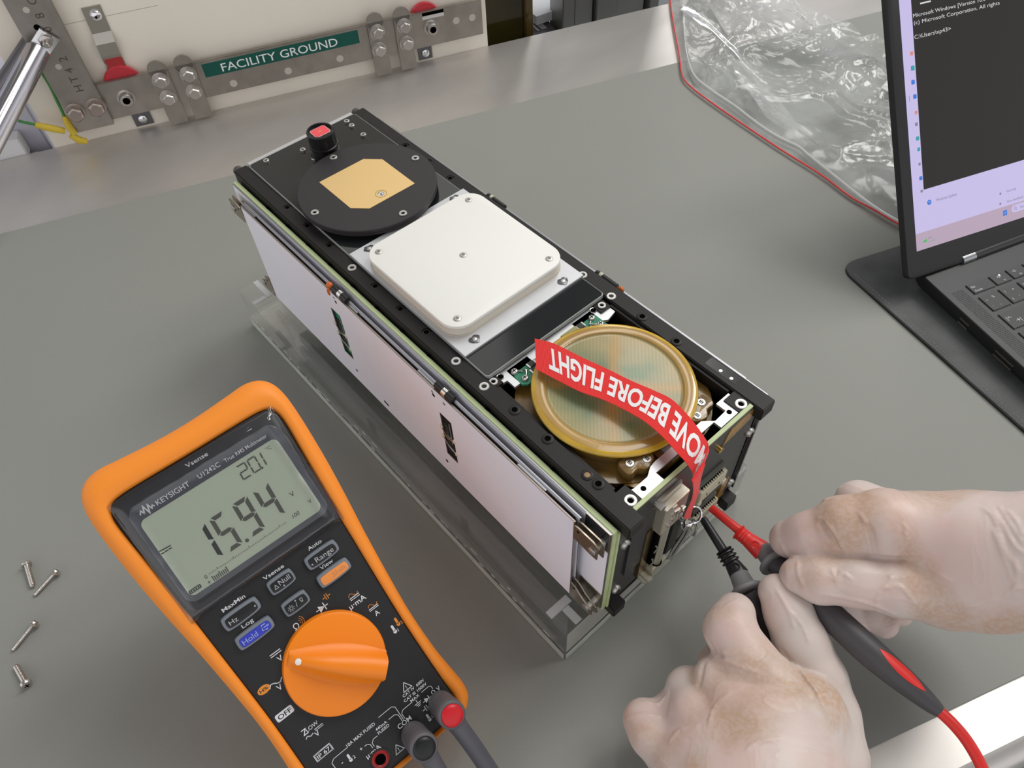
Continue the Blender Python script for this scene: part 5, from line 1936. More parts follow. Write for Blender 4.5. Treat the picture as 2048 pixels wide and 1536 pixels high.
mb = MB(inv)
vs, fs = [], []
NT = 6
NSg = 160
wv_ = []
for i in range(NSg + 1):
    s = cum[-1] * i / NSg
    for k in range(NT + 1):
        vs.append(rib(s, k / NT, 0.0))
        wv_.append(s)
for i in range(NSg + 1):
    s = cum[-1] * i / NSg
    for k in range(NT + 1):
        vs.append(rib(s, k / NT, 0.45))
        wv_.append(s)
off = (NSg + 1) * (NT + 1)
for i in range(NSg):
    for k in range(NT):
        a = i * (NT + 1) + k
        fs.append((a, a + NT + 1, a + NT + 2, a + 1))
        fs.append((off + a, off + a + 1, off + a + NT + 2, off + a + NT + 1))
    a = i * (NT + 1)
    fs.append((a, off + a, off + a + NT + 1, a + NT + 1))
    a += NT
    fs.append((a, a + NT + 1, off + a + NT + 1, off + a))
for i in (0, NSg):
    for k in range(NT):
        a = i * (NT + 1) + k
        fs.append((a, a + 1, off + a + 1, off + a))
mb.add(vs, fs)
band = mb.build('streamer', ribbon_material(), rbn, smooth=60)
att = band.data.attributes.new('weave', 'FLOAT', 'POINT')
if len(band.data.vertices) == len(wv_):
    att.data.foreach_set('value', wv_)
# lettering, mapped onto the cloth: reads towards the free end, upside down to the viewer
bm = bmesh.new()
smax = 0
for i in range(NR):
    pass
s_fold = cum[-1]
vt, ft = text_geo('REMOVE BEFORE FLIGHT', 1.0, 0, 0, bold=0.04)
W = max(v[0] for v in vt)
H = max(v[1] for v in vt)
s_T = 7.6          # free-end side of the T
s_M = float(np.interp(72, range(NR), cum)) if NR > 72 else cum[-1]
Lw = 103.0
for v in vt:
    bm.verts.new((v[0] / W * Lw, v[1] / H, 0))
bm.verts.ensure_lookup_table()
for f in ft:
    try:
        bm.faces.new([bm.verts[i] for i in f])
    except ValueError:
        pass
for k in range(1, int(Lw / 1.0)):
    bmesh.ops.bisect_plane(bm, geom=bm.verts[:] + bm.edges[:] + bm.faces[:], plane_co=(k * 1.0, 0, 0), plane_no=(1, 0, 0))
bmesh.ops.bisect_plane(bm, geom=bm.verts[:] + bm.edges[:] + bm.faces[:], plane_co=(0, 0.5, 0), plane_no=(0, 1, 0))
smax_ok = cum[-1] - 16
dele = []
for v in bm.verts:
    x = v.co.x
    s = s_T + (Lw - x)
    if s > smax_ok:
        dele.append(v)
        continue
    t = 0.80 - 0.60 * v.co.y
    # top side of the cloth: choose the side facing up
    p = rib(s, t, 0.60)
    v.co = Vector(tuple(p))
bmesh.ops.delete(bm, geom=dele, context='VERTS')
mb = MB(inv)
mb.bm(bm)
mb.build('lettering', mat('ribbon_white', (0.82, 0.80, 0.80), 0.55), rbn, label='white BEFORE FLIGHT lettering')

# ring, swivel and pin at the end of the streamer
endp = (RU[-1] + RL[-1]) / 2


def circ3(c, nrm_, r, n=28, a0=0, a1=360):
    nn = nrm(nrm_)
    u = nrm(np.cross(nn, [0, 0, 1.0])) if abs(nn[2]) < .9 else np.array([1.0, 0, 0])
    w = np.cross(nn, u)
    return [c + (u * math.cos(math.radians(a)) + w * math.sin(math.radians(a))) * r for a in np.linspace(a0, a1, n)]


kr = empty('key_ring', at_x(1392, 1038, 2), 'small chrome split ring and swivel clip at the end of the red ribbon', 'key ring')
inv = Matrix.Translation(-kr.location / MM)
cR = at_x(1387, 1030, 2.5)
mb = MB(inv).use(M_chrome)
mb.tube(circ3(cR, [0.75, -0.25, 0.62], 4.3), 0.55, 10)
mb.tube(circ3(cR + [0.4, -0.2, 0.7], [0.75, -0.2, 0.6], 4.3), 0.5, 10)
mb.build('split_ring', None, kr)
mb = MB(inv).use(M_chrome)
P = [at_x(u, v, x) for u, v, x in ((1376, 1047, 3.5), (1378, 1054, 4), (1381, 1060, 4), (1368, 1062, 3.4), (1366, 1055, 3.4))]
mb.tube(catmull([at_x(1374, 1044, 3.5), at_x(1384, 1047, 4), at_x(1388, 1041, 4)], 5), 1.0, 10)
mb.cyl(at_x(1377, 1046, 3.4), at_x(1373, 1056, 3.4), 1.9, 1.6, 16, 0.2)
mb.build('swivel', None, kr)
mb = MB(inv).use(M_chrome)
mb.tube(catmull([at_x(u, v, x) for u, v, x in ((1388, 1042, 4), (1392, 1054, 4.5), (1391, 1066, 4.5), (1385, 1073, 4), (1377, 1068, 3.5), (1376, 1060, 3.2))], 6), 0.65, 10)
mb.build('clip_loop', None, kr)
mb = MB(inv).use(M_chrome)
mb.tube(catmull([at_x(u, v, x) for u, v, x in ((1373, 1055, 3.2), (1362, 1074, 2.5), (1350, 1092, 1.6), (1342, 1106, 1.0), (1337, 1117, 0.8))], 6), 0.75, 10)
mb.tube(catmull([at_x(u, v, x) for u, v, x in ((1379, 1056, 3.6), (1371, 1072, 3.0), (1358, 1092, 2.0), (1349, 1106, 1.4), (1341, 1118, 1.0))], 6), 0.75, 10)
mb.tube(catmull([at_x(u, v, x) for u, v, x in ((1364, 1046, 2.4), (1363, 1054, 2.6), (1368, 1060, 3.0))], 6), 0.5, 8)
mb.build('pin_wire', None, kr)

# ------------------------------------------------------------------ test probes
M_pr = mat('probe_red', (0.72, 0.03, 0.025), 0.38, spec=0.5)
M_pb = mat('probe_black', (0.014, 0.014, 0.016), 0.38)
M_pg = mat('probe_grey', (0.22, 0.215, 0.225), 0.5)
M_pd = mat('probe_dark_grey', (0.065, 0.06, 0.066), 0.48, bump=0.05, bump_scale=3000)


def probe(name_lab, pts, msl, ribbed, inlay=None, cable=None):
    """pts: (px, py, depth) for tip, insulation end, sleeve end, flange, grip middle, grip end"""
    tip, ins, slv, flg, mid, end = [at_depth(*p) for p in pts]
    o = empty('test_probe', tip, name_lab, 'probe')
    inv = Matrix.Translation(-o.location / MM)
    a1 = nrm(slv - tip)
    mb = MB(inv).use(M_chrome)
    mb.cyl(tip - a1 * 1.6, tip + a1 * 2, 0.5, 1.0, 16)
    mb.build('tip', None, o)
    mb = MB(inv).use(msl)
    mb.lathe([(1.7, 0), (2.1, 1.2), (2.5, np.linalg.norm(ins - tip))], tip, a1, 24)
    L = np.linalg.norm(slv - ins)
    prof_ = [(2.6, -0.4), (4.3, 0), (4.6, 0.7), (3.6, 1.2)]
    x = 1.2
    if ribbed:
        while x < L * 0.55:
            prof_ += [(3.6, x), (4.8, x + 0.5), (4.9, x + 1.2), (3.7, x + 1.7)]
            x += 2.3
        prof_ += [(4.1, x + 0.5), (5.2, L)]
    else:
        while x < L * 0.35:
            prof_ += [(3.7, x), (4.1, x + 0.4), (3.8, x + 1.2)]
            x += 1.6
        prof_ += [(4.0, x + 0.5), (5.4, L * 0.97), (5.3, L)]
    mb.lathe(prof_, ins, a1, 28)
    mb.build('sleeve', None, o, smooth=45)
    u = nrm(np.cross(a1, CR[2]))
    mb = MB(inv).use(msl)
    face = nrm(np.cross(u, a1))
    if face @ (CAM - slv) < 0:
        face = -face
    c0 = ins + a1 * (L * 0.72) + face * 4.6
    mb.tube([c0 + (a1 * math.cos(t) + u * math.sin(t)) * 1.9 for t in np.linspace(0.4, 5.8, 16)], 0.35, 6)
    mb.build('moulded_mark', None, o)
    mb = MB(inv).use(M_pg)
    Lf = np.linalg.norm(flg - slv)
    a2 = nrm(flg - slv)
    mb.lathe([(4.5, -0.5), (4.9, 0), (5.6, Lf * 0.75), (7.4, Lf * 0.9), (8.5, Lf), (8.6, Lf + 1.2), (7.8, Lf + 2.2), (5.6, Lf + 2.4)], slv, a2, 36)
    mb.build('finger_guard', None, o, smooth=60, label='grey finger guard collar')
    P = catmull([flg + a2 * 1, flg * 0.6 + mid * 0.4, mid, mid * 0.35 + end * 0.65, end], 8)
    N = len(P)
    rr_ = []
    for k in range(N):
        t = k / (N - 1)
        rr_.append(5.4 + 1.6 * math.sin(min(1, t / 0.6) * math.pi / 2) if t < 0.55 else 7.0 - 4.2 * ((t - 0.55) / 0.45) ** 1.25)
    mb = MB(inv).use(M_pd)
    mb.tube(P, rr_, 28)
    grip = mb.build('grip', None, o, smooth=70, label='dark grey tapered grip')
    if inlay:
        # pointed oval inlay set into the grip
        k0, k1 = inlay
        vs, fs = [], []
        A = nrm(P[k1] - P[k0])
        sd = nrm(np.cross(A, CR[2]))
        up_ = nrm(np.cross(sd, A))
        if up_ @ (CAM - P[k0]) < 0:
            up_ = -up_
        n = 18
        for i in range(n + 1):
            t = i / n
            f = k0 + (k1 - k0) * t
            i0 = int(f)
            p = P[i0] * (1 - (f - i0)) + P[min(i0 + 1, N - 1)] * (f - i0)
            r = rr_[i0] * (1 - (f - i0)) + rr_[min(i0 + 1, N - 1)] * (f - i0)
            hw = 0.44 * math.sin(math.pi * t) ** 0.8
            for q in range(7):
                a = -hw + 2 * hw * q / 6 + 0.55
                vs.append(p + (up_ * math.cos(a) + sd * math.sin(a)) * (r + 0.12))
        for i in range(n):
            for q in range(6):
                b = i * 7 + q
                fs.append((b, b + 1, b + 8, b + 7))
        mb = MB(inv).use(M_pr).add(vs, fs)
        mb.build('inlay', None, grip, smooth=60, label='red pointed oval inlay')
    if cable:
        C_ = [end - nrm(end - P[-4]) * 3] + [at_depth(*p) for p in cable]
        mb = MB(inv).use(msl)
        mb.tube(catmull(C_, 8), 2.55, 16)
        mb.build('lead', None, o, smooth=60)
    return o


probe('red sleeved test probe held in the right-hand glove, its tip on the cream connector',
      [(1420, 1014, 406), (1476, 1063, 398), (1527, 1100, 391), (1547, 1122, 385), (1718, 1284, 352), (1880, 1424, 334)], M_pr, False, (18, 26),
      [(1905, 1447, 331), (1938, 1488, 327), (1968, 1545, 322), (1990, 1620, 316)])
probe('black ribbed test probe held in the left-hand glove, its tip beside the chrome ring',
      [(1405, 1036, 403), (1447, 1100, 396), (1478, 1150, 389), (1492, 1178, 384), (1560, 1300, 380), (1640, 1440, 384)], M_pb, True, None,
      [(1665, 1480, 381), (1700, 1560, 370), (1760, 1660, 350)])
# ------------------------------------------------------------------ leather sleeve under the laptop
sl_a, sl_b = at_z(1760, 603, 3), at_z(2048, 858, 3)
sd = nrm(sl_b - sl_a)
bk_a, bk_b = at_z(1745, 508, 3), at_z(1809, 488, 3)
bd = nrm(np.array([0.36, 0.933, 0]))
# corner = intersection of both lines
A_ = np.array([[sd[0], -bd[0]], [sd[1], -bd[1]]])
t_ = np.linalg.solve(A_, (bk_b - sl_a)[:2])
cor = (sl_a + sd * t_[0])[:2]
rad = 16
P0_, P1_ = cor + sd[:2] * rad, cor + bd[:2] * rad
arc = [P0_ * (1 - t) ** 2 + cor * 2 * t * (1 - t) + P1_ * t * t for t in np.linspace(0, 1, 10)]
poly = [tuple(cor + sd[:2] * 260)] + [tuple(p) for p in arc] + [tuple(cor + bd[:2] * 360), tuple(cor + bd[:2] * 360 + sd[:2] * 260)]
sv = empty('laptop_sleeve', [cor[0] + 60, cor[1] + 80, 0], 'dark grey stitched leather sleeve lying flat under the laptop', 'sleeve')
inv = Matrix.Translation(-sv.location / MM)
mb = MB(inv).use(mat('leather_grey', (0.062, 0.066, 0.066), 0.55, noise_amt=0.25, noise_scale=35, bump=0.25, bump_scale=700)).prism(poly, 0.1, 3.2, 0.7)
mb.build('leather_panel', None, sv, smooth=30)
mb = MB(inv).use(mat('leather_edge', (0.055, 0.050, 0.048), 0.6)).prism([(p[0], p[1]) for p in poly], 0.05, 1.6)
mb.build('edge_binding', None, sv)
mb = MB(inv).use(mat('thread', (0.19, 0.18, 0.17), 0.6))
sn = np.array([-sd[1], sd[0]])
if sn @ (bd[:2]) < 0:
    sn = -sn
for k in range(75):
    p = cor + sd[:2] * (14 + k * 3.2) + sn * 3.8
    q = p + sd[:2] * 2.1
    mb.tube([(p[0], p[1], 3.22), (q[0], q[1], 3.22)], 0.28, 6)
mb.build('stitching', None, sv, kind='stuff')

# ------------------------------------------------------------------ laptop
lP = at_z(1828, 566, 19.0)
ld = nrm([0.94791763, -0.31851558, 0])
lh = nrm([0.31851558, 0.94791763, 0])
lap = empty('laptop', [lP[0], lP[1], 3.3], 'open black laptop with a dark console window on its pale screen', 'laptop')
Linv = Matrix.Translation(-lap.location / MM)
Mb = Linv @ Matrix(((lh[0], ld[0], 0, lP[0]), (lh[1], ld[1], 0, lP[1]), (0, 0, 1, 0), (0, 0, 0, 1)))   # (a, b, z)
# (a,b) axes: a to the right, b to the front; left handed with z, faces are recalculated on build
M_lap = mat('laptop_black', (0.016, 0.016, 0.018), 0.42, bump=0.03, bump_scale=3000)
mb = MB(Mb).use(M_lap)
q = [(11, -8), (330, -8), (330, 215), (11, 215)]
lo = [(15.5, -6), (326, -6), (326, 211), (15.5, 211)]
mb.add([(x, y, 4.6) for x, y in lo] + [(x - 0.0, y, 12) for x, y in q] + [(x, y, 19) for x, y in q],
       [(0, 1, 2, 3), (0, 4, 5, 1), (1, 5, 6, 2), (2, 6, 7, 3), (3, 7, 4, 0), (4, 8, 9, 5), (5, 9, 10, 6), (6, 10, 11, 7), (7, 11, 8, 4), (8, 9, 10, 11)])
base = mb.build('base', None, lap, bevel=0.7)
for x, y in ((30, 10), (310, 10), (30, 200), (310, 200)):
    MB(Mb).use(M_lap).cyl((x, y, 3.3), (x, y, 4.7), 6).build('foot', None, lap)
mb = MB(Mb).use(mat('hinge_bar', (0.03, 0.03, 0.033), 0.3)).cyl((58, -4, 19.6), (280, -4, 19.6), 4.2, n=24)
mb.build('hinge', None, lap, smooth=50)
mb = MB(Mb).use(mat('hinge_silver', (0.42, 0.43, 0.45), 0.3, 0.9)).cyl((46, -4, 19.6), (58, -4, 19.6), 4.3, n=24)
mb.build('hinge_cap', None, lap, smooth=50, label='silver hinge end')
# keys
M_key = mat('key_black', (0.013, 0.013, 0.014), 0.45)
M_leg = mat('key_legend', (0.55, 0.56, 0.58), 0.5)


def key(a0, a1, b0, b1, marks):
    mb = MB(Mb).use(M_key)
    mb.box(a0, a1, b0, b1, 18.7, 19.9, 0.5)
    mb.use(M_leg)
    for s_, x, y, h in marks:
        vs_, fs_ = text_geo(s_, h, 0, 0, bold=0.02)
        mb.add([(x + v[0], y - v[1], 20.0) for v in vs_], fs_)
    return mb.build('key', None, lap)


key(30.8, 50.6, 18, 28, [('Esc', 33, 22.6, 2.0), ('FnLock', 33.2, 26.4, 1.6)])
key(52, 66.5, 18, 28, [('◁×', 57, 22.4, 2.0), ('F1', 60, 26.4, 1.5)])
key(68, 82.5, 18, 28, [('◁-', 72, 22.4, 2.0), ('F2', 75, 26.4, 1.5)])
key(84, 98.5, 18, 28, [('◁+', 88, 22.4, 2.0), ('F3', 91, 26.4, 1.5)])
key(100, 114, 18, 28, [])
key(30.4, 47, 31, 46.4, [('~', 33, 37, 2.4), ('%', 39.5, 36.2, 2.2), ('`', 33.6, 44, 2.2), ('-', 39.5, 44, 2.2)])
key(48.6, 64.5, 31, 46.6, [('!', 51.5, 36.4, 2.4), ('+', 58, 36.6, 2.4), ('1', 51.5, 44, 2.4), ('\'', 58, 44, 2.4)])
key(66.4, 82.5, 31, 46.6, [('"', 69, 36.6, 2.4), ('2', 69, 44, 2.4)])
key(84.4, 100.5, 31, 46.6, [('3', 87, 44, 2.4)])
key(30.4, 56, 49.8, 65.4, [('|←', 33, 57, 3.0), ('→|', 38, 61, 3.0)])
key(58, 74, 49.8, 65.4, [('Q', 61, 57, 2.6)])
key(76, 92, 49.8, 65.4, [('W', 79, 57, 2.6)])
key(30.4, 60, 68.5, 84, [])
key(62, 78, 68.5, 84, [])
for r_, (b0, b1) in enumerate(((31, 46.6), (49.8, 65.4), (68.5, 84), (87, 102.6))):
    a_ = (102.4, 94, 80, 40)[r_]
    while a_ < 300:
        key(a_, a_ + 16, b0, b1, [])
        a_ += 18
for a_ in range(116, 300, 16):
    key(a_, a_ + 14, 18, 28, [])
MB(Mb).use(mat('touchpad', (0.02, 0.02, 0.022), 0.3)).box(110, 215, 135, 200, 18.8, 19.1).build('touchpad', None, lap)
mb = MB(Mb).use(mat('led_white', (0.8, 0.85, 1.0), 0.5, emis=(0.8, 0.85, 1), emis_s=2.0)).prism(circle(60.5, 20.3, 0.6, 10), 19.95, 20.05)
mb.build('key_light', None, lap)
mb = MB(Mb).use(mat('grille_dark', (0.004, 0.004, 0.004), 0.6))
for i in range(7):
    for j in range(64):
        x, y = 16.8 + i * 1.5, 20 + j * 1.5
        mb.box(x, x + 0.8, y, y + 0.8, 19.0, 19.06)
mb.build('speaker_grille', None, lap, kind='stuff')
for y0, y1 in ((72, 88), (38, 47)):
    mb = MB(Mb).use(mat('port_metal', (0.30, 0.26, 0.24), 0.4, 0.8))
    mb.box(10.6, 11.2, y0, y1, 9.5, 10.2)
    mb.box(10.6, 11.2, y0, y1, 13.4, 14.0)
    mb.build('port', None, lap)
# lid
al = math.radians(53.8)
su = nrm(-ld * math.cos(al) + np.array([0, 0, math.sin(al)]))
rt = math.radians(-2.0)
ha = lh * math.cos(rt) + su * math.sin(rt)
hb = -lh * math.sin(rt) + su * math.cos(rt)
hn = np.cross(ha, hb)      # faces the user
o_ = lP
Ml = Linv @ Matrix(((ha[0], hb[0], hn[0], o_[0]), (ha[1], hb[1], hn[1], o_[1]), (ha[2], hb[2], hn[2], o_[2]), (0, 0, 0, 1)))
mb = MB(Ml).use(M_lap).prism(round_rect(-4.6, 320, 3.0, 215, 5, 6), -5.5, 0, 0.8)
lid = mb.build('lid', None, lap, smooth=30)
M_scr = mat('screen_pale', (0.05, 0.05, 0.05), 0.3, emis=(0.60, 0.53, 0.86), emis_s=0.85)
M_tsk = mat('screen_taskbar', (0.05, 0.05, 0.05), 0.3, emis=(0.66, 0.50, 0.66), emis_s=0.62)
M_con = mat('screen_console', (0.008, 0.008, 0.008), 0.4, spec=0.15, emis=(0.05, 0.045, 0.043), emis_s=0.45)
M_ctx = mat('screen_console_text', (0.05, 0.05, 0.05), 0.3, emis=(0.8, 0.8, 0.82), emis_s=0.75)
M_stx = mat('screen_text', (0.05, 0.05, 0.05), 0.3, emis=(0.22, 0.20, 0.30), emis_s=0.8)
M_blu = mat('screen_blue', (0.02, 0.02, 0.05), 0.3, emis=(0.02, 0.20, 0.75), emis_s=0.8)
M_tea = mat('screen_teal', (0.02, 0.02, 0.05), 0.3, emis=(0.02, 0.38, 0.42), emis_s=0.8)
M_ora = mat('screen_orange', (0.05, 0.02, 0.02), 0.3, emis=(0.75, 0.30, 0.22), emis_s=0.8)
M_grn = mat('screen_green', (0.02, 0.05, 0.02), 0.3, emis=(0.05, 0.5, 0.12), emis_s=0.8)


def sx_(x, y):
    """screen-local from unrotated lid coordinates"""
    c, s = math.cos(rt), math.sin(rt)
    return (x * c + y * s, -x * s + y * c)


mb = MB(Ml)
x0, y0 = sx_(5.2, 22.5)
flat(mb.use(M_scr), [(x0, y0), (310, y0), (310, 205), (x0, 205)], 0.12)
xt, yt = sx_(5.6, 33.7)
flat(mb.use(M_tsk), [(x0, y0), (310, y0), (310, yt + 1.5), (x0, yt + 1.5)], 0.16)
xc0, yc0 = sx_(16.5, 65)
xc1, yc1 = sx_(20.8, 184)
flat(mb.use(M_con), [(xc0, yc0), (250, yc0), (250, yc1 + 8), (xc0, yc1 + 8)], 0.2)


def stext(s_, h, x, y, m, width=None, z=0.26):
    a, b = sx_(x, y)
    put_text(mb.use(m), s_, h, a, b, z, width=width)


stext('Microsoft Windows [Version 10.0', 2.5, 21.3, 180.6, M_ctx, 62)
stext('(c) Microsoft Corporation. All rights', 2.5, 21.4, 176.0, M_ctx, 74)
stext('C:\\Users\\xp43>', 2.7, 20.8, 166.9, M_ctx, 31)
a, b = sx_(28, 187.6)
flat(mb.use(M_ctx), [(a, b), (a + 9, b), (a + 9, b + 1), (a, b + 1)], 0.26)
stext('Windows Update', 2.2, 26.2, 53.6, M_stx, 19)
stext('Get help', 1.9, 91.3, 42.2, M_stx, 9)
stext('Give feedback', 1.9, 91.0, 34.4, M_stx, 16)
a, b = sx_(20.3, 54.8)
mb.use(M_blu).prism(circle(a, b, 1.9, 20), 0.2, 0.25)
mb.use(M_scr)
line(mb, [(a - 0.8, b), (a, b + 0.7), (a + 0.8, b)], 0.3, 0.28)
for (x, y), m in (((85.3, 42.9), M_stx), ((84.6, 35.4), M_stx)):
    a, b = sx_(x, y)
    mb.use(m).prism(circle(a, b, 0.9, 12), 0.2, 0.25)
a, b = sx_(88.5, 27.4)
for i in (0, 1):
    for j in (0, 1):
        flat(mb.use(M_blu), [(a - 2 + i * 2.1, b - 2 + j * 2.1), (a - 0.1 + i * 2.1, b - 2 + j * 2.1), (a - 0.1 + i * 2.1, b - 0.1 + j * 2.1), (a - 2 + i * 2.1, b - 0.1 + j * 2.1)], 0.26)
a, b = sx_(98.4, 28)
flat(mb.use(M_scr), round_rect(a - 3.4, a + 60, b - 2.8, b + 2.8, 2.6, 5), 0.22)
mb.use(M_stx)
line(mb, circle(a, b + 0.3, 1.0, 12) + [(a + 1, b + 0.3)], 0.3, 0.27)
line(mb, [(a + 0.8, b - 0.6), (a + 1.6, b - 1.5)], 0.35, 0.27)
stext('Search', 1.9, 103, 26.9, M_stx, 9)
a, b = sx_(13.2, 28.4)
mb.use(M_grn).add([(a - 1.8, b - 1.2, 0.27), (a + 1.8, b - 1.2, 0.27), (a + 1.8, b + 1.4, 0.27), (a + 0.4, b, 0.27), (a - 0.6, b + 0.6, 0.27)], [(0, 1, 2, 3, 4)])
stext('EUR', 1.3, 16.6, 28.6, M_stx, 3)
stext('+1,35%', 1.3, 16.6, 26.0, M_grn, 6)
for (x, y), m, w in (((17.6, 158.5), M_ora, 2.6), ((17.5, 148.9), M_tea, 3.2), ((16.6, 139.8), M_blu, 3.0), ((17.0, 130.1), M_blu, 3.0), ((16.6, 119.3), M_ora, 2.4), ((15.9, 111.5), M_stx, 2.4),
                     ((15.8, 101.7), M_tea, 2.8), ((15.9, 94.1), M_tea, 2.6), ((15.3, 83.8), M_stx, 2.0), ((15.3, 73.7), M_blu, 2.8), ((14.9, 64.5), M_stx, 2.0)):
    a, b = sx_(x, y)
    a = min(a, xc0 + 0.0 - 0.0)
    flat(mb.use(m), round_rect(a - w * 0.62, a + w * 0.38, b - w / 2, b + w / 2, 0.6, 3), 0.18)
a, b = sx_(11.6, 129.8)
flat(mb.use(M_blu), [(a, b - 2), (a + 0.35, b - 2), (a + 0.35, b + 2), (a, b + 2)], 0.18)
mb.build('screen', None, lid, label='lit screen with dark console window')

# ------------------------------------------------------------------ clear plastic bag with red stripe
bag_red = [(1336, -60), (1340, 0), (1347, 50), (1358, 110), (1365, 155), (1385, 178), (1400, 190), (1430, 212), (1478, 245), (1560, 300), (1640, 350), (1700, 395), (1745, 420), (1790, 446), (1850, 480)]
Eb = [at_z(u, v, 2.0) for u, v in bag_red]
Ecurve = catmull(Eb, 10)
NB1 = len(Ecurve)
bag = empty('plastic_bag', [Eb[8][0] - 60, Eb[8][1] + 90, 0], 'crumpled clear plastic zip bag with a red stripe along its edge behind the laptop', 'bag')
inv = Matrix.Translation(-bag.location / MM)
inward = nrm(np.array([-0.52, 0.85, 0]))
NI, NJ = 150, 110


def bag_pt(s, t, side):
    f = s * (NB1 - 1)
    i = min(int(f), NB1 - 2)
    p = Ecurve[i] * (1 - (f - i)) + Ecurve[i + 1] * (f - i)
    depth = 250.0
    q = p + inward * depth * t
    q = q + np.array([0.25, 0.0, 0]) * 0
    v = Vector((q[0] * 0.012, q[1] * 0.012, 1.7 if side else 9.1))
    v = v + Vector((noise.noise(v * 1.3), noise.noise(v * 1.3 + Vector((5, 2, 1))), 0)) * 0.9
    rg = 0.0
    amp, fr = 1.0, 1.0
    for o in range(5):
        nz = 1 - abs(noise.noise(v * fr + Vector((o * 7.1, 0, 0))) * 2)
        rg += amp * nz * nz
        amp *= 0.52
        fr *= 2.05
    env = min(1.0, t / 0.16) ** 1.2
    e2 = min(1.0, (t + 0.02) / 0.6)
    h = 2.2 + env * (3 + 16 * e2 * rg * 0.55) if side else 0.5 + env * 1.2 * rg
    if side:
        h += 10 * e2 * (0.5 + 0.5 * noise.noise(v * 0.5))
    q = q + np.array([noise.noise(v * 2.2), noise.noise(v * 2.2 + Vector((3, 3, 3))), 0]) * 5 * env
    return np.array([q[0], q[1], max(0.3, h)])


M_bag = clear_mat('bag_plastic', tint=(0.965, 0.97, 0.97), gloss=0.035, rough=0.17, haze=0.16, haze_col=(0.9, 0.92, 0.91), bump=0.30, bump_scale=30,
                  streak=(0.06, 0.34, 14, (1, 1, 1)))
for side in (1, 0):
    mb = MB(inv)
    vs, fs = [], []
    for i in range(NI + 1):
        for j in range(NJ + 1):
            vs.append(bag_pt(i / NI, (j / NJ) ** 1.15, side))
    for i in range(NI):
        for j in range(NJ):
            a = i * (NJ + 1) + j
            fs.append((a, a + 1, a + NJ + 2, a + NJ + 1))
    mb.add(vs, fs)
    mb.build('film_sheet', M_bag, bag, smooth=75)
mb = MB(inv).use(mat('stripe_red', (0.72, 0.05, 0.05), 0.35))
mb.tube([p + np.array([0, 0, 0.9]) for p in Ecurve[::3]], 0.75, 8)
mb.build('red_stripe', None, bag, smooth=70)
mb = MB(inv).use(clear_mat('zip_white', tint=(0.9, 0.9, 0.9), gloss=0.12, rough=0.2, haze=0.65, haze_col=(0.86, 0.88, 0.88)))
zp = [(1358, -60), (1366, 0), (1368, 60), (1374, 110), (1388, 150), (1420, 178), (1470, 212), (1520, 250), (1560, 275), (1597, 293), (1620, 312), (1670, 352), (1720, 392), (1762, 422), (1808, 448)]
mb.tube(catmull([at_z(u, v, 5.5) for u, v in zp], 5), 1.15, 8)
mb.build('zip_track', None, bag, smooth=70)
# folded-over strip crossing the bag
mb = MB(inv)
f1 = [(1395, -20), (1428, 30), (1470, 90), (1520, 150), (1560, 205), (1600, 250), (1640, 292)]
f2 = [(1360, 20), (1410, 60), (1455, 110), (1480, 160), (1510, 205), (1545, 240), (1625, 285)]
A1 = catmull([at_z(u, v, 15 - k * 1.2) for k, (u, v) in enumerate(f1)], 6)
A2 = catmull([at_z(u, v, 10 - k * 0.6) for k, (u, v) in enumerate(f2)], 6)
vs, fs = [], []
for i, (a, b) in enumerate(zip(A1, A2)):
    for k in range(7):
        t = k / 6
        p = a * (1 - t) + b * t
        p = p + np.array([0, 0, 1.6 * math.sin(t * math.pi * 2 + i * 0.35) + 1.0 * noise.noise(Vector((i * .2, k * .5, 0)))])
        vs.append(p)
for i in range(len(A1) - 1):
    for k in range(6):
        a = i * 7 + k
        fs.append((a, a + 1, a + 8, a + 7))
mb.add(vs, fs)
mb.build('folded_strip', clear_mat('bag_fold', tint=(0.9, 0.91, 0.9), gloss=0.06, rough=0.15, haze=0.38, haze_col=(0.8, 0.81, 0.79), bump=0.2, bump_scale=60), bag, smooth=70)
# white card inside the bag
cdp = [at_z(1782, 152, 8), at_z(1762, 175, 8), at_z(1800, 196, 8), at_z(1850, 180, 8), at_z(1840, 130, 8)]
mb = MB().use(mat('card_white', (0.78, 0.78, 0.77), 0.6))
n = len(cdp)
mb.add(cdp + [p - np.array([0, 0, 0.6]) for p in cdp], [tuple(range(n)), tuple(range(n, 2 * n))[::-1]] + [(i, i + n, (i + 1) % n + n, (i + 1) % n) for i in range(n)])
mb.build('paper_card', None, label='small white paper card inside the clear bag beside the laptop screen', cat='card')
# ------------------------------------------------------------------ gloved hands, as smooth blended surfaces


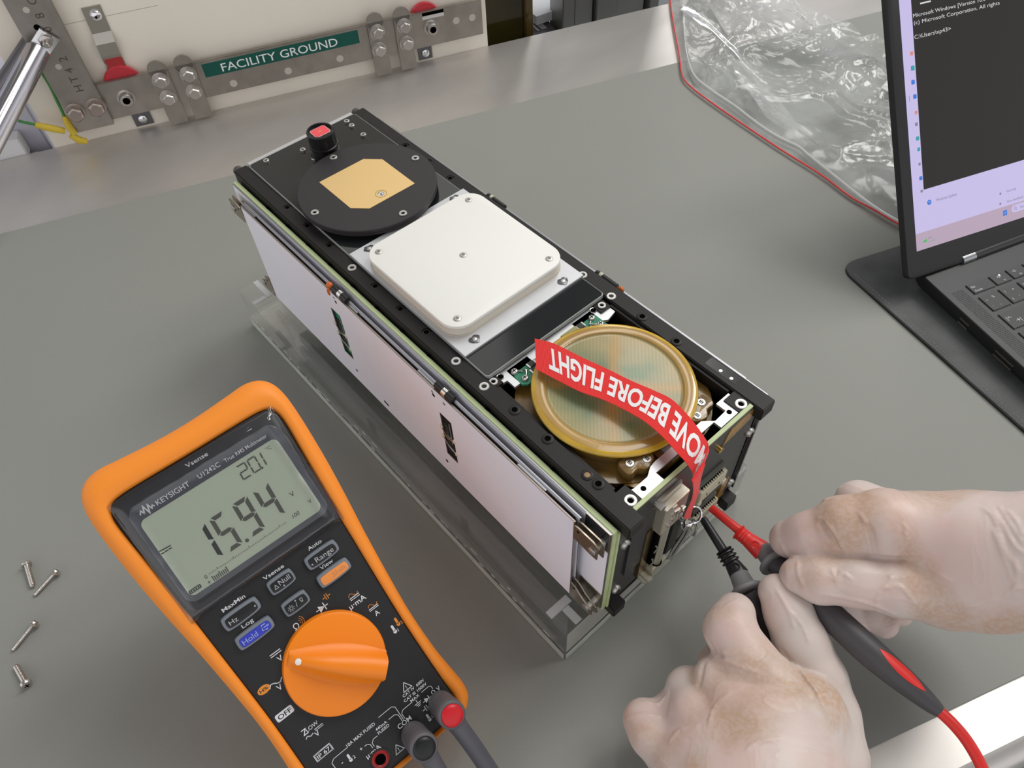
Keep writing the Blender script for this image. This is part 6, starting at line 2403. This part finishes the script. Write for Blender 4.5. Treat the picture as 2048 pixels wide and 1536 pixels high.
def surface_nets(F, org, h):
    S_ = F < 0
    nx, ny, nz = F.shape
    c = np.zeros((nx - 1, ny - 1, nz - 1), np.int8)
    for dx in (0, 1):
        for dy in (0, 1):
            for dz in (0, 1):
                c += S_[dx:nx - 1 + dx, dy:ny - 1 + dy, dz:nz - 1 + dz]
    act = (c > 0) & (c < 8)
    idx = -np.ones(act.shape, np.int64)
    cells = np.argwhere(act)
    idx[act] = np.arange(len(cells))
    acc = np.zeros((len(cells), 3))
    cnt = np.zeros(len(cells))
    corners = [(a, b, d) for a in (0, 1) for b in (0, 1) for d in (0, 1)]
    for a in corners:
        for ax in range(3):
            if a[ax]:
                continue
            b = list(a)
            b[ax] = 1
            fa = F[cells[:, 0] + a[0], cells[:, 1] + a[1], cells[:, 2] + a[2]]
            fb = F[cells[:, 0] + b[0], cells[:, 1] + b[1], cells[:, 2] + b[2]]
            m = (fa < 0) != (fb < 0)
            t = np.where(m, fa / np.where(fa - fb == 0, 1, fa - fb), 0)
            p = np.array(a, float)[None, :].repeat(len(cells), 0)
            p[:, ax] += t
            acc[m] += p[m]
            cnt[m] += 1
    V = (cells + acc / cnt[:, None]) * h + org
    faces = []
    for ax in range(3):
        u, v = [(1, 2), (2, 0), (0, 1)][ax]
        sl0 = [slice(None)] * 3
        sl1 = [slice(None)] * 3
        sl0[ax] = slice(0, -1)
        sl1[ax] = slice(1, None)
        d = S_[tuple(sl0)].astype(np.int8) - S_[tuple(sl1)].astype(np.int8)
        E = np.argwhere(d != 0)
        E = E[(E[:, u] > 0) & (E[:, v] > 0) & (E[:, u] < F.shape[u] - 1) & (E[:, v] < F.shape[v] - 1)]
        s = d[E[:, 0], E[:, 1], E[:, 2]]
        du, dv = np.zeros(3, int), np.zeros(3, int)
        du[u] = 1
        dv[v] = 1
        q = [idx[tuple((E - o).T)] for o in (du + dv, dv, 0 * du, du)]
        Q = np.stack(q, 1)
        Q[s < 0] = Q[s < 0][:, ::-1]
        faces.append(Q[(Q >= 0).all(1)])
    return V, np.concatenate(faces)


class Field:
    def __init__(self, lo, hi, h):
        self.h = h
        self.org = np.array(lo, float)
        self.n = np.ceil((np.array(hi) - self.org) / h).astype(int) + 1
        self.F = np.full(self.n, 40.0, np.float32)

    def new(self):
        g = Field.__new__(Field)
        g.h, g.org, g.n = self.h, self.org, self.n
        g.F = np.full(self.n, 40.0, np.float32)
        return g

    def cone(self, a, b, ra, rb, k=3.0, flat=None):
        a = np.asarray(a, float)
        b = np.asarray(b, float)
        m = max(ra, rb) + k * 2 + 3
        lo = np.clip(((np.minimum(a, b) - m - self.org) / self.h).astype(int), 0, self.n - 1)
        hi = np.clip(((np.maximum(a, b) + m - self.org) / self.h).astype(int) + 1, 1, self.n)
        if (hi <= lo).any():
            return self
        X = [(np.arange(lo[i], hi[i]) * self.h + self.org[i]).astype(np.float32) for i in range(3)]
        gx, gy, gz = X[0][:, None, None] - a[0], X[1][None, :, None] - a[1], X[2][None, None, :] - a[2]
        d = (b - a).astype(np.float32)
        dd = float(d @ d) + 1e-9
        t = np.clip((gx * d[0] + gy * d[1] + gz * d[2]) / dd, 0, 1)
        D = np.sqrt((gx - t * d[0]) ** 2 + (gy - t * d[1]) ** 2 + (gz - t * d[2]) ** 2) - (ra + (rb - ra) * t)
        sl = tuple(slice(lo[i], hi[i]) for i in range(3))
        A = self.F[sl]
        hgt = np.clip(0.5 + 0.5 * (A - D) / k, 0, 1)
        self.F[sl] = A * (1 - hgt) + D * hgt - k * hgt * (1 - hgt)
        return self

    def chain(self, P, k=3.0):
        for (a, ra), (b, rb) in zip(P[:-1], P[1:]):
            self.cone(a, b, ra, rb, k)
        return self

    def merge(self, G, k):
        A, D = self.F, G.F
        hgt = np.clip(0.5 + 0.5 * (A - D) / k, 0, 1)
        self.F = A * (1 - hgt) + D * hgt - k * hgt * (1 - hgt)
        return self

    def sample(self, p):
        q = (p - self.org) / self.h
        i = np.floor(q).astype(int)
        if (i < 0).any() or (i >= self.n - 1).any():
            return 10.0
        f = q - i
        v = 0
        for a in (0, 1):
            for b in (0, 1):
                for c in (0, 1):
                    w = (f[0] if a else 1 - f[0]) * (f[1] if b else 1 - f[1]) * (f[2] if c else 1 - f[2])
                    v += w * self.F[i[0] + a, i[1] + b, i[2] + c]
        return float(v)

    def hit(self, u, v):
        r = ray(u, v)
        t = 230.0
        for _ in range(120):
            p = CAM + r * t
            d = self.sample(p)
            if d < 0.15:
                return p
            t += max(0.4, d * 0.8 if d < 9 else 4)
            if t > 520:
                return None
        return None

    def crease(self, pix, r=0.8, k=1.6, lift=0.0, groove=False):
        C_ = catmull([np.array([u, v]) for u, v in pix], 5)
        P = [self.hit(u, v) for u, v in C_]
        P = [p for p in P if p is not None]
        if len(P) < 2:
            return self
        base_ = self.new()
        n = len(P)
        for i in range(n - 1):
            if np.linalg.norm(P[i + 1] - P[i]) > 12:
                continue
            e0 = math.sin(math.pi * (i + 0.3) / n) ** 0.5
            e1 = math.sin(math.pi * min(1, (i + 1.3) / n)) ** 0.5 if i + 1.3 < n else 0.2
            if groove:
                self.cut(P[i], P[i + 1], r * e0, r * e1, k)
            else:
                self.cone(P[i], P[i + 1], r * e0, r * e1, k)
        return self

    def cut(self, a, b, ra, rb, k):
        a = np.asarray(a, float)
        b = np.asarray(b, float)
        m = max(ra, rb) + k * 2 + 2
        lo = np.clip(((np.minimum(a, b) - m - self.org) / self.h).astype(int), 0, self.n - 1)
        hi = np.clip(((np.maximum(a, b) + m - self.org) / self.h).astype(int) + 1, 1, self.n)
        X = [(np.arange(lo[i], hi[i]) * self.h + self.org[i]).astype(np.float32) for i in range(3)]
        gx, gy, gz = X[0][:, None, None] - a[0], X[1][None, :, None] - a[1], X[2][None, None, :] - a[2]
        d = (b - a).astype(np.float32)
        t = np.clip((gx * d[0] + gy * d[1] + gz * d[2]) / (float(d @ d) + 1e-9), 0, 1)
        D = -(np.sqrt((gx - t * d[0]) ** 2 + (gy - t * d[1]) ** 2 + (gz - t * d[2]) ** 2) - (ra + (rb - ra) * t))
        sl = tuple(slice(lo[i], hi[i]) for i in range(3))
        A = self.F[sl]
        hgt = np.clip(0.5 - 0.5 * (A - D) / k, 0, 1)
        self.F[sl] = A * (1 - hgt) + D * hgt + k * hgt * (1 - hgt)


def J(u, v, depth, rpx):
    """joint from image place, distance and apparent radius"""
    return (at_depth(u, v, depth), rpx * depth / FPX)


def glove_material():
    m = bpy.data.materials.new('latex_glove')
    m.use_nodes = True
    nt = m.node_tree
    b = nt.nodes['Principled BSDF']
    b.inputs['Roughness'].default_value = 0.42
    b.inputs['Specular IOR Level'].default_value = 0.4
    b.inputs['Subsurface Weight'].default_value = 0.25
    b.inputs['Subsurface Radius'].default_value = (0.004, 0.002, 0.0015)
    b.inputs['Subsurface Scale'].default_value = 0.8
    tc = nt.nodes.new('ShaderNodeTexCoord')

    def noi(scale, detail=4, dist=0.0, off=(0, 0, 0), st=(1, 1, 1)):
        mp = nt.nodes.new('ShaderNodeMapping')
        mp.inputs['Location'].default_value = off
        mp.inputs['Scale'].default_value = st
        nt.links.new(tc.outputs['Object'], mp.inputs[0])
        n = nt.nodes.new('ShaderNodeTexNoise')
        n.inputs['Scale'].default_value = scale
        n.inputs['Detail'].default_value = detail
        n.inputs['Distortion'].default_value = dist
        nt.links.new(mp.outputs[0], n.inputs['Vector'])
        return n.outputs['Fac']

    def ramp(x, p0, p1, c0, c1):
        r = nt.nodes.new('ShaderNodeValToRGB')
        r.color_ramp.elements[0].position = p0
        r.color_ramp.elements[1].position = p1
        r.color_ramp.elements[0].color = (*c0, 1)
        r.color_ramp.elements[1].color = (*c1, 1)
        nt.links.new(x, r.inputs[0])
        return r.outputs[0]
    pinkish = ramp(noi(22, 3, 0.3), 0.38, 0.62, (0.66, 0.50, 0.455), (0.63, 0.555, 0.515))
    tan_mask = ramp(noi(17, 7, 0.5, (0.13, 0.02, 0.3)), 0.50, 0.62, (0, 0, 0), (0.9, 0.9, 0.9))
    speck = ramp(noi(500, 3), 0.38, 0.6, (0.6, 0.6, 0.6), (1, 1, 1))
    mx = nt.nodes.new('ShaderNodeMath')
    mx.operation = 'MULTIPLY'
    nt.links.new(tan_mask, mx.inputs[0])
    nt.links.new(speck, mx.inputs[1])
    mc = nt.nodes.new('ShaderNodeMixRGB')
    nt.links.new(mx.outputs[0], mc.inputs[0])
    nt.links.new(pinkish, mc.inputs[1])
    mc.inputs[2].default_value = (0.52, 0.35, 0.245, 1)
    nt.links.new(mc.outputs[0], b.inputs['Base Color'])
    # fine crinkles
    n1 = noi(24, 3, 1.2, (0, 0, 0), (1, 1, 1))
    rd = nt.nodes.new('ShaderNodeMath')
    rd.operation = 'SUBTRACT'
    nt.links.new(n1, rd.inputs[0])
    rd.inputs[1].default_value = 0.5
    ab = nt.nodes.new('ShaderNodeMath')
    ab.operation = 'ABSOLUTE'
    nt.links.new(rd.outputs[0], ab.inputs[0])
    pw = nt.nodes.new('ShaderNodeMath')
    pw.operation = 'MULTIPLY'
    nt.links.new(ab.outputs[0], pw.inputs[0])
    pw.inputs[1].default_value = -6
    ex = nt.nodes.new('ShaderNodeMath')
    ex.operation = 'EXPONENT'
    m2 = nt.nodes.new('ShaderNodeMath')
    m2.operation = 'MULTIPLY'
    nt.links.new(pw.outputs[0], m2.inputs[0])
    m2.inputs[1].default_value = 4
    nt.links.new(m2.outputs[0], ex.inputs[0])
    bp = nt.nodes.new('ShaderNodeBump')
    bp.inputs['Strength'].default_value = 0.24
    bp.inputs['Distance'].default_value = 0.0008
    nt.links.new(ex.outputs[0], bp.inputs['Height'])
    bp2 = nt.nodes.new('ShaderNodeBump')
    bp2.inputs['Strength'].default_value = 0.12
    bp2.inputs['Distance'].default_value = 0.0004
    nt.links.new(noi(500, 3), bp2.inputs['Height'])
    nt.links.new(bp.outputs[0], bp2.inputs['Normal'])
    nt.links.new(bp2.outputs[0], b.inputs['Normal'])
    return m


M_glove = glove_material()


def make_hand(field, name, label):
    V, Q = surface_nets(field.F, field.org, field.h)
    # low swell of loose latex
    me = bpy.data.meshes.new(name)
    c = V.mean(0)
    me.from_pydata(((V - c) * MM).tolist(), [], Q.tolist())
    me.update()
    # keep the biggest connected piece only
    bm = bmesh.new()
    bm.from_mesh(me)
    bmesh.ops.smooth_vert(bm, verts=bm.verts, factor=0.5, use_axis_x=True, use_axis_y=True, use_axis_z=True)
    seen, best = set(), []
    for v in bm.verts:
        if v.index in seen:
            continue
        comp, stack = [], [v]
        seen.add(v.index)
        while stack:
            w = stack.pop()
            comp.append(w)
            for e in w.link_edges:
                x = e.other_vert(w)
                if x.index not in seen:
                    seen.add(x.index)
                    stack.append(x)
        if len(comp) > len(best):
            best = comp
    keep = set(v.index for v in best)
    bmesh.ops.delete(bm, geom=[v for v in bm.verts if v.index not in keep], context='VERTS')
    bmesh.ops.recalc_face_normals(bm, faces=bm.faces)
    bm.to_mesh(me)
    bm.free()
    me.materials.append(M_glove)
    me.shade_smooth()
    o = bpy.data.objects.new(name, me)
    SC.collection.objects.link(o)
    o.location = Vector(tuple(c * MM))
    return tag(o, label, 'hand')


def HC(a, b):
    return (1240 + a / 2.535, 940 + b / 2.535)


# ---- left glove (bottom centre), pinching the black probe
def build_field(joints, palm, h, ends):
    allp = [p for ch in list(joints) + list(palm) for p, r in ch]
    rr = max(r for ch in list(joints) + list(palm) for p, r in ch)
    lo = np.min(allp, 0) - rr - 4
    hi = np.max(allp, 0) + rr + 4
    F = Field(lo, hi, h)
    for ch in palm:
        F.chain(ch, 14.0)
    return F


HRES = 0.75
palm = [
    [J(1608, 1425, 344, 66), J(1560, 1560, 330, 84), J(1530, 1760, 312, 108)],
    [J(1515, 1440, 346, 62), J(1500, 1580, 330, 84), J(1480, 1760, 312, 108)],
    [J(1430, 1475, 351, 56), J(1430, 1600, 335, 78), J(1440, 1760, 316, 100)],
    [J(1362, 1510, 357, 50), J(1390, 1630, 342, 70), J(1420, 1760, 320, 92)],
    [J(1608, 1425, 344, 62), J(1515, 1440, 346, 60), J(1430, 1475, 351, 54), J(1362, 1510, 357, 48)],
    [J(1655, 1500, 348, 70), J(1600, 1620, 335, 88), J(1560, 1760, 315, 108)],
    [J(1385, 1410, 372, 36), J(1340, 1440, 372, 34), J(1310, 1470, 372, 34)], [J(1385, 1410, 372, 36), J(1440, 1380, 366, 38)],
    [J(1530, 1760, 312, 110), J(1540, 1900, 295, 112)],
]
index = [J(1470, 1226, 368, 40), J(1460, 1258, 363, 50), J(1494, 1322, 355, 56), J(1555, 1385, 349, 60), J(1608, 1425, 344, 66)]
thumb = [J(1553, 1184, 369, 36), J(1577, 1226, 366, 46), J(1602, 1285, 363, 52), J(1634, 1360, 359, 56), J(1652, 1430, 353, 62), J(1660, 1510, 346, 74)]
middle = [J(1470, 1352, 392, 34), J(1440, 1330, 376, 40), J(1436, 1362, 358, 46), J(1470, 1400, 350, 54), J(1515, 1440, 346, 60)]
ring_ = [J(1430, 1420, 384, 30), J(1392, 1392, 388, 36), J(1377, 1378, 369, 41), J(1392, 1420, 357, 47), J(1430, 1475, 351, 54)]
pinky = [J(1380, 1490, 378, 28), J(1322, 1470, 378, 33), J(1288, 1440, 370, 38), J(1304, 1470, 364, 42), J(1362, 1510, 357, 48)]
F = build_field([index, thumb, middle, ring_, pinky], palm, HRES, None)
for ch, kk in ((index, 1.5), (thumb, 1.5), (middle, 3.0), (ring_, 3.5), (pinky, 3.5)):
    G = F.new()
    G.chain(ch, 4.0)
    F.merge(G, kk)
for pix in ([(470, 920), (560, 975), (700, 1030)], [(790, 600), (855, 715), (882, 800)], [(1000, 1150), (1060, 1135), (1130, 1165)],
            [(640, 925), (560, 935), (505, 925)], [(30, 1262), (120, 1240), (208, 1256)], [(130, 1170), (190, 1190), (228, 1150)], [(870, 720), (930, 800), (960, 880)],
            [(900, 990), (960, 1080), (1010, 1150), (1060, 1260)], [(450, 1300), (480, 1200), (560, 1130)], [(640, 1420), (700, 1380), (820, 1360)], [(250, 1380), (300, 1320), (400, 1300)]):
    F.crease([HC(*p) for p in pix], 0.5, 1.1)
for pix in ([(815, 905), (860, 960), (930, 1060), (990, 1130)], [(440, 850), (480, 920), (520, 945)], [(400, 1100), (410, 1040), (425, 980)], [(235, 1240), (240, 1180), (250, 1120)]):
    F.crease([HC(*p) for p in pix], 0.65, 1.3, groove=True)
make_hand(F, 'gloved_hand', 'latex gloved hand at the bottom pinching the black probe between thumb and index finger')

# ---- right glove, pinching the red probe
palm = [
    [J(1855, 1062, 352, 66), J(1960, 1085, 342, 82), J(2120, 1110, 325, 104)],
    [J(1830, 1048, 366, 60), J(1960, 1085, 354, 78), J(2120, 1110, 335, 104)],
    [J(1850, 1100, 384, 54), J(1960, 1120, 368, 76), J(2120, 1120, 340, 104)],
    [J(1870, 1150, 396, 50), J(1980, 1150, 376, 72), J(2120, 1130, 345, 100)],
    [J(1890, 1180, 352, 72), J(1975, 1160, 344, 88), J(2120, 1120, 325, 106)],
    [J(2120, 1115, 326, 106), J(2300, 1120, 305, 112)],
]
index = [J(1578, 1078, 378, 38), J(1620, 1072, 371, 46), J(1690, 1052, 363, 58), J(1770, 1046, 356, 66), J(1855, 1062, 352, 68)]
thumb = [J(1597, 1152, 364, 37), J(1640, 1159, 360, 46), J(1710, 1162, 356, 50), J(1800, 1174, 353, 58), J(1890, 1180, 352, 72)]
middle = [J(1700, 1262, 405, 30), J(1680, 1180, 404, 36), J(1690, 1060, 392, 44), J(1718, 1008, 382, 44), J(1830, 1048, 366, 58)]
ring_ = [J(1768, 1248, 404, 28), J(1730, 1220, 406, 31), J(1715, 1130, 408, 36), J(1740, 1070, 400, 40), J(1850, 1100, 384, 52)]
pinky = [J(1800, 1228, 410, 24), J(1790, 1190, 412, 28), J(1800, 1130, 408, 34), J(1870, 1150, 396, 46)]
F = build_field([index, thumb, middle, ring_, pinky], palm, HRES, None)
for ch, kk in ((index, 5.0), (thumb, 4.0), (middle, 3.0), (ring_, 2.5), (pinky, 2.5)):
    G = F.new()
    G.chain(ch, 4.0)
    F.merge(G, kk)
for pix in ([(1000, 240), (1060, 290), (1110, 370), (1125, 425)], [(1215, 220), (1258, 300), (1275, 425)], [(1440, 270), (1450, 370), (1400, 435)], [(1840, 190), (1900, 250), (1950, 400), (2030, 520)],
            [(1885, 195), (1950, 290), (2000, 380), (2044, 420)], [(1960, 200), (2010, 260), (2044, 330)], [(2005, 440), (2015, 540), (2000, 640)], [(900, 455), (905, 530), (935, 600)],
            [(1070, 490), (1095, 560), (1125, 520), (1180, 560)], [(1312, 725), (1308, 640), (1370, 560), (1375, 540)], [(1560, 480), (1620, 525), (1680, 560)], [(990, 625), (1150, 650), (1300, 690), (1400, 735)],
            [(1330, 600), (1420, 590), (1500, 680)], [(820, 380), (850, 430), (900, 440)], [(1120, 80), (1060, 140), (1020, 160)], [(1890, 300), (1940, 420), (1990, 560)], [(1950, 640), (2000, 600), (2044, 590)],
            [(1640, 690), (1780, 690), (1900, 650)], [(1920, 180), (1990, 290), (2044, 370)]):
    F.crease([HC(*p) for p in pix], 0.5, 1.1)
for pix in ([(1110, 430), (1060, 340), (1000, 260)], [(1285, 430), (1262, 330), (1240, 280)], [(1100, 437), (1280, 443), (1400, 452), (1520, 450)]):
    F.crease([HC(a + 12, b) for a, b in pix], 0.7, 1.8, groove=True)
make_hand(F, 'gloved_hand', 'latex gloved hand reaching in from the right edge, pinching the red probe')
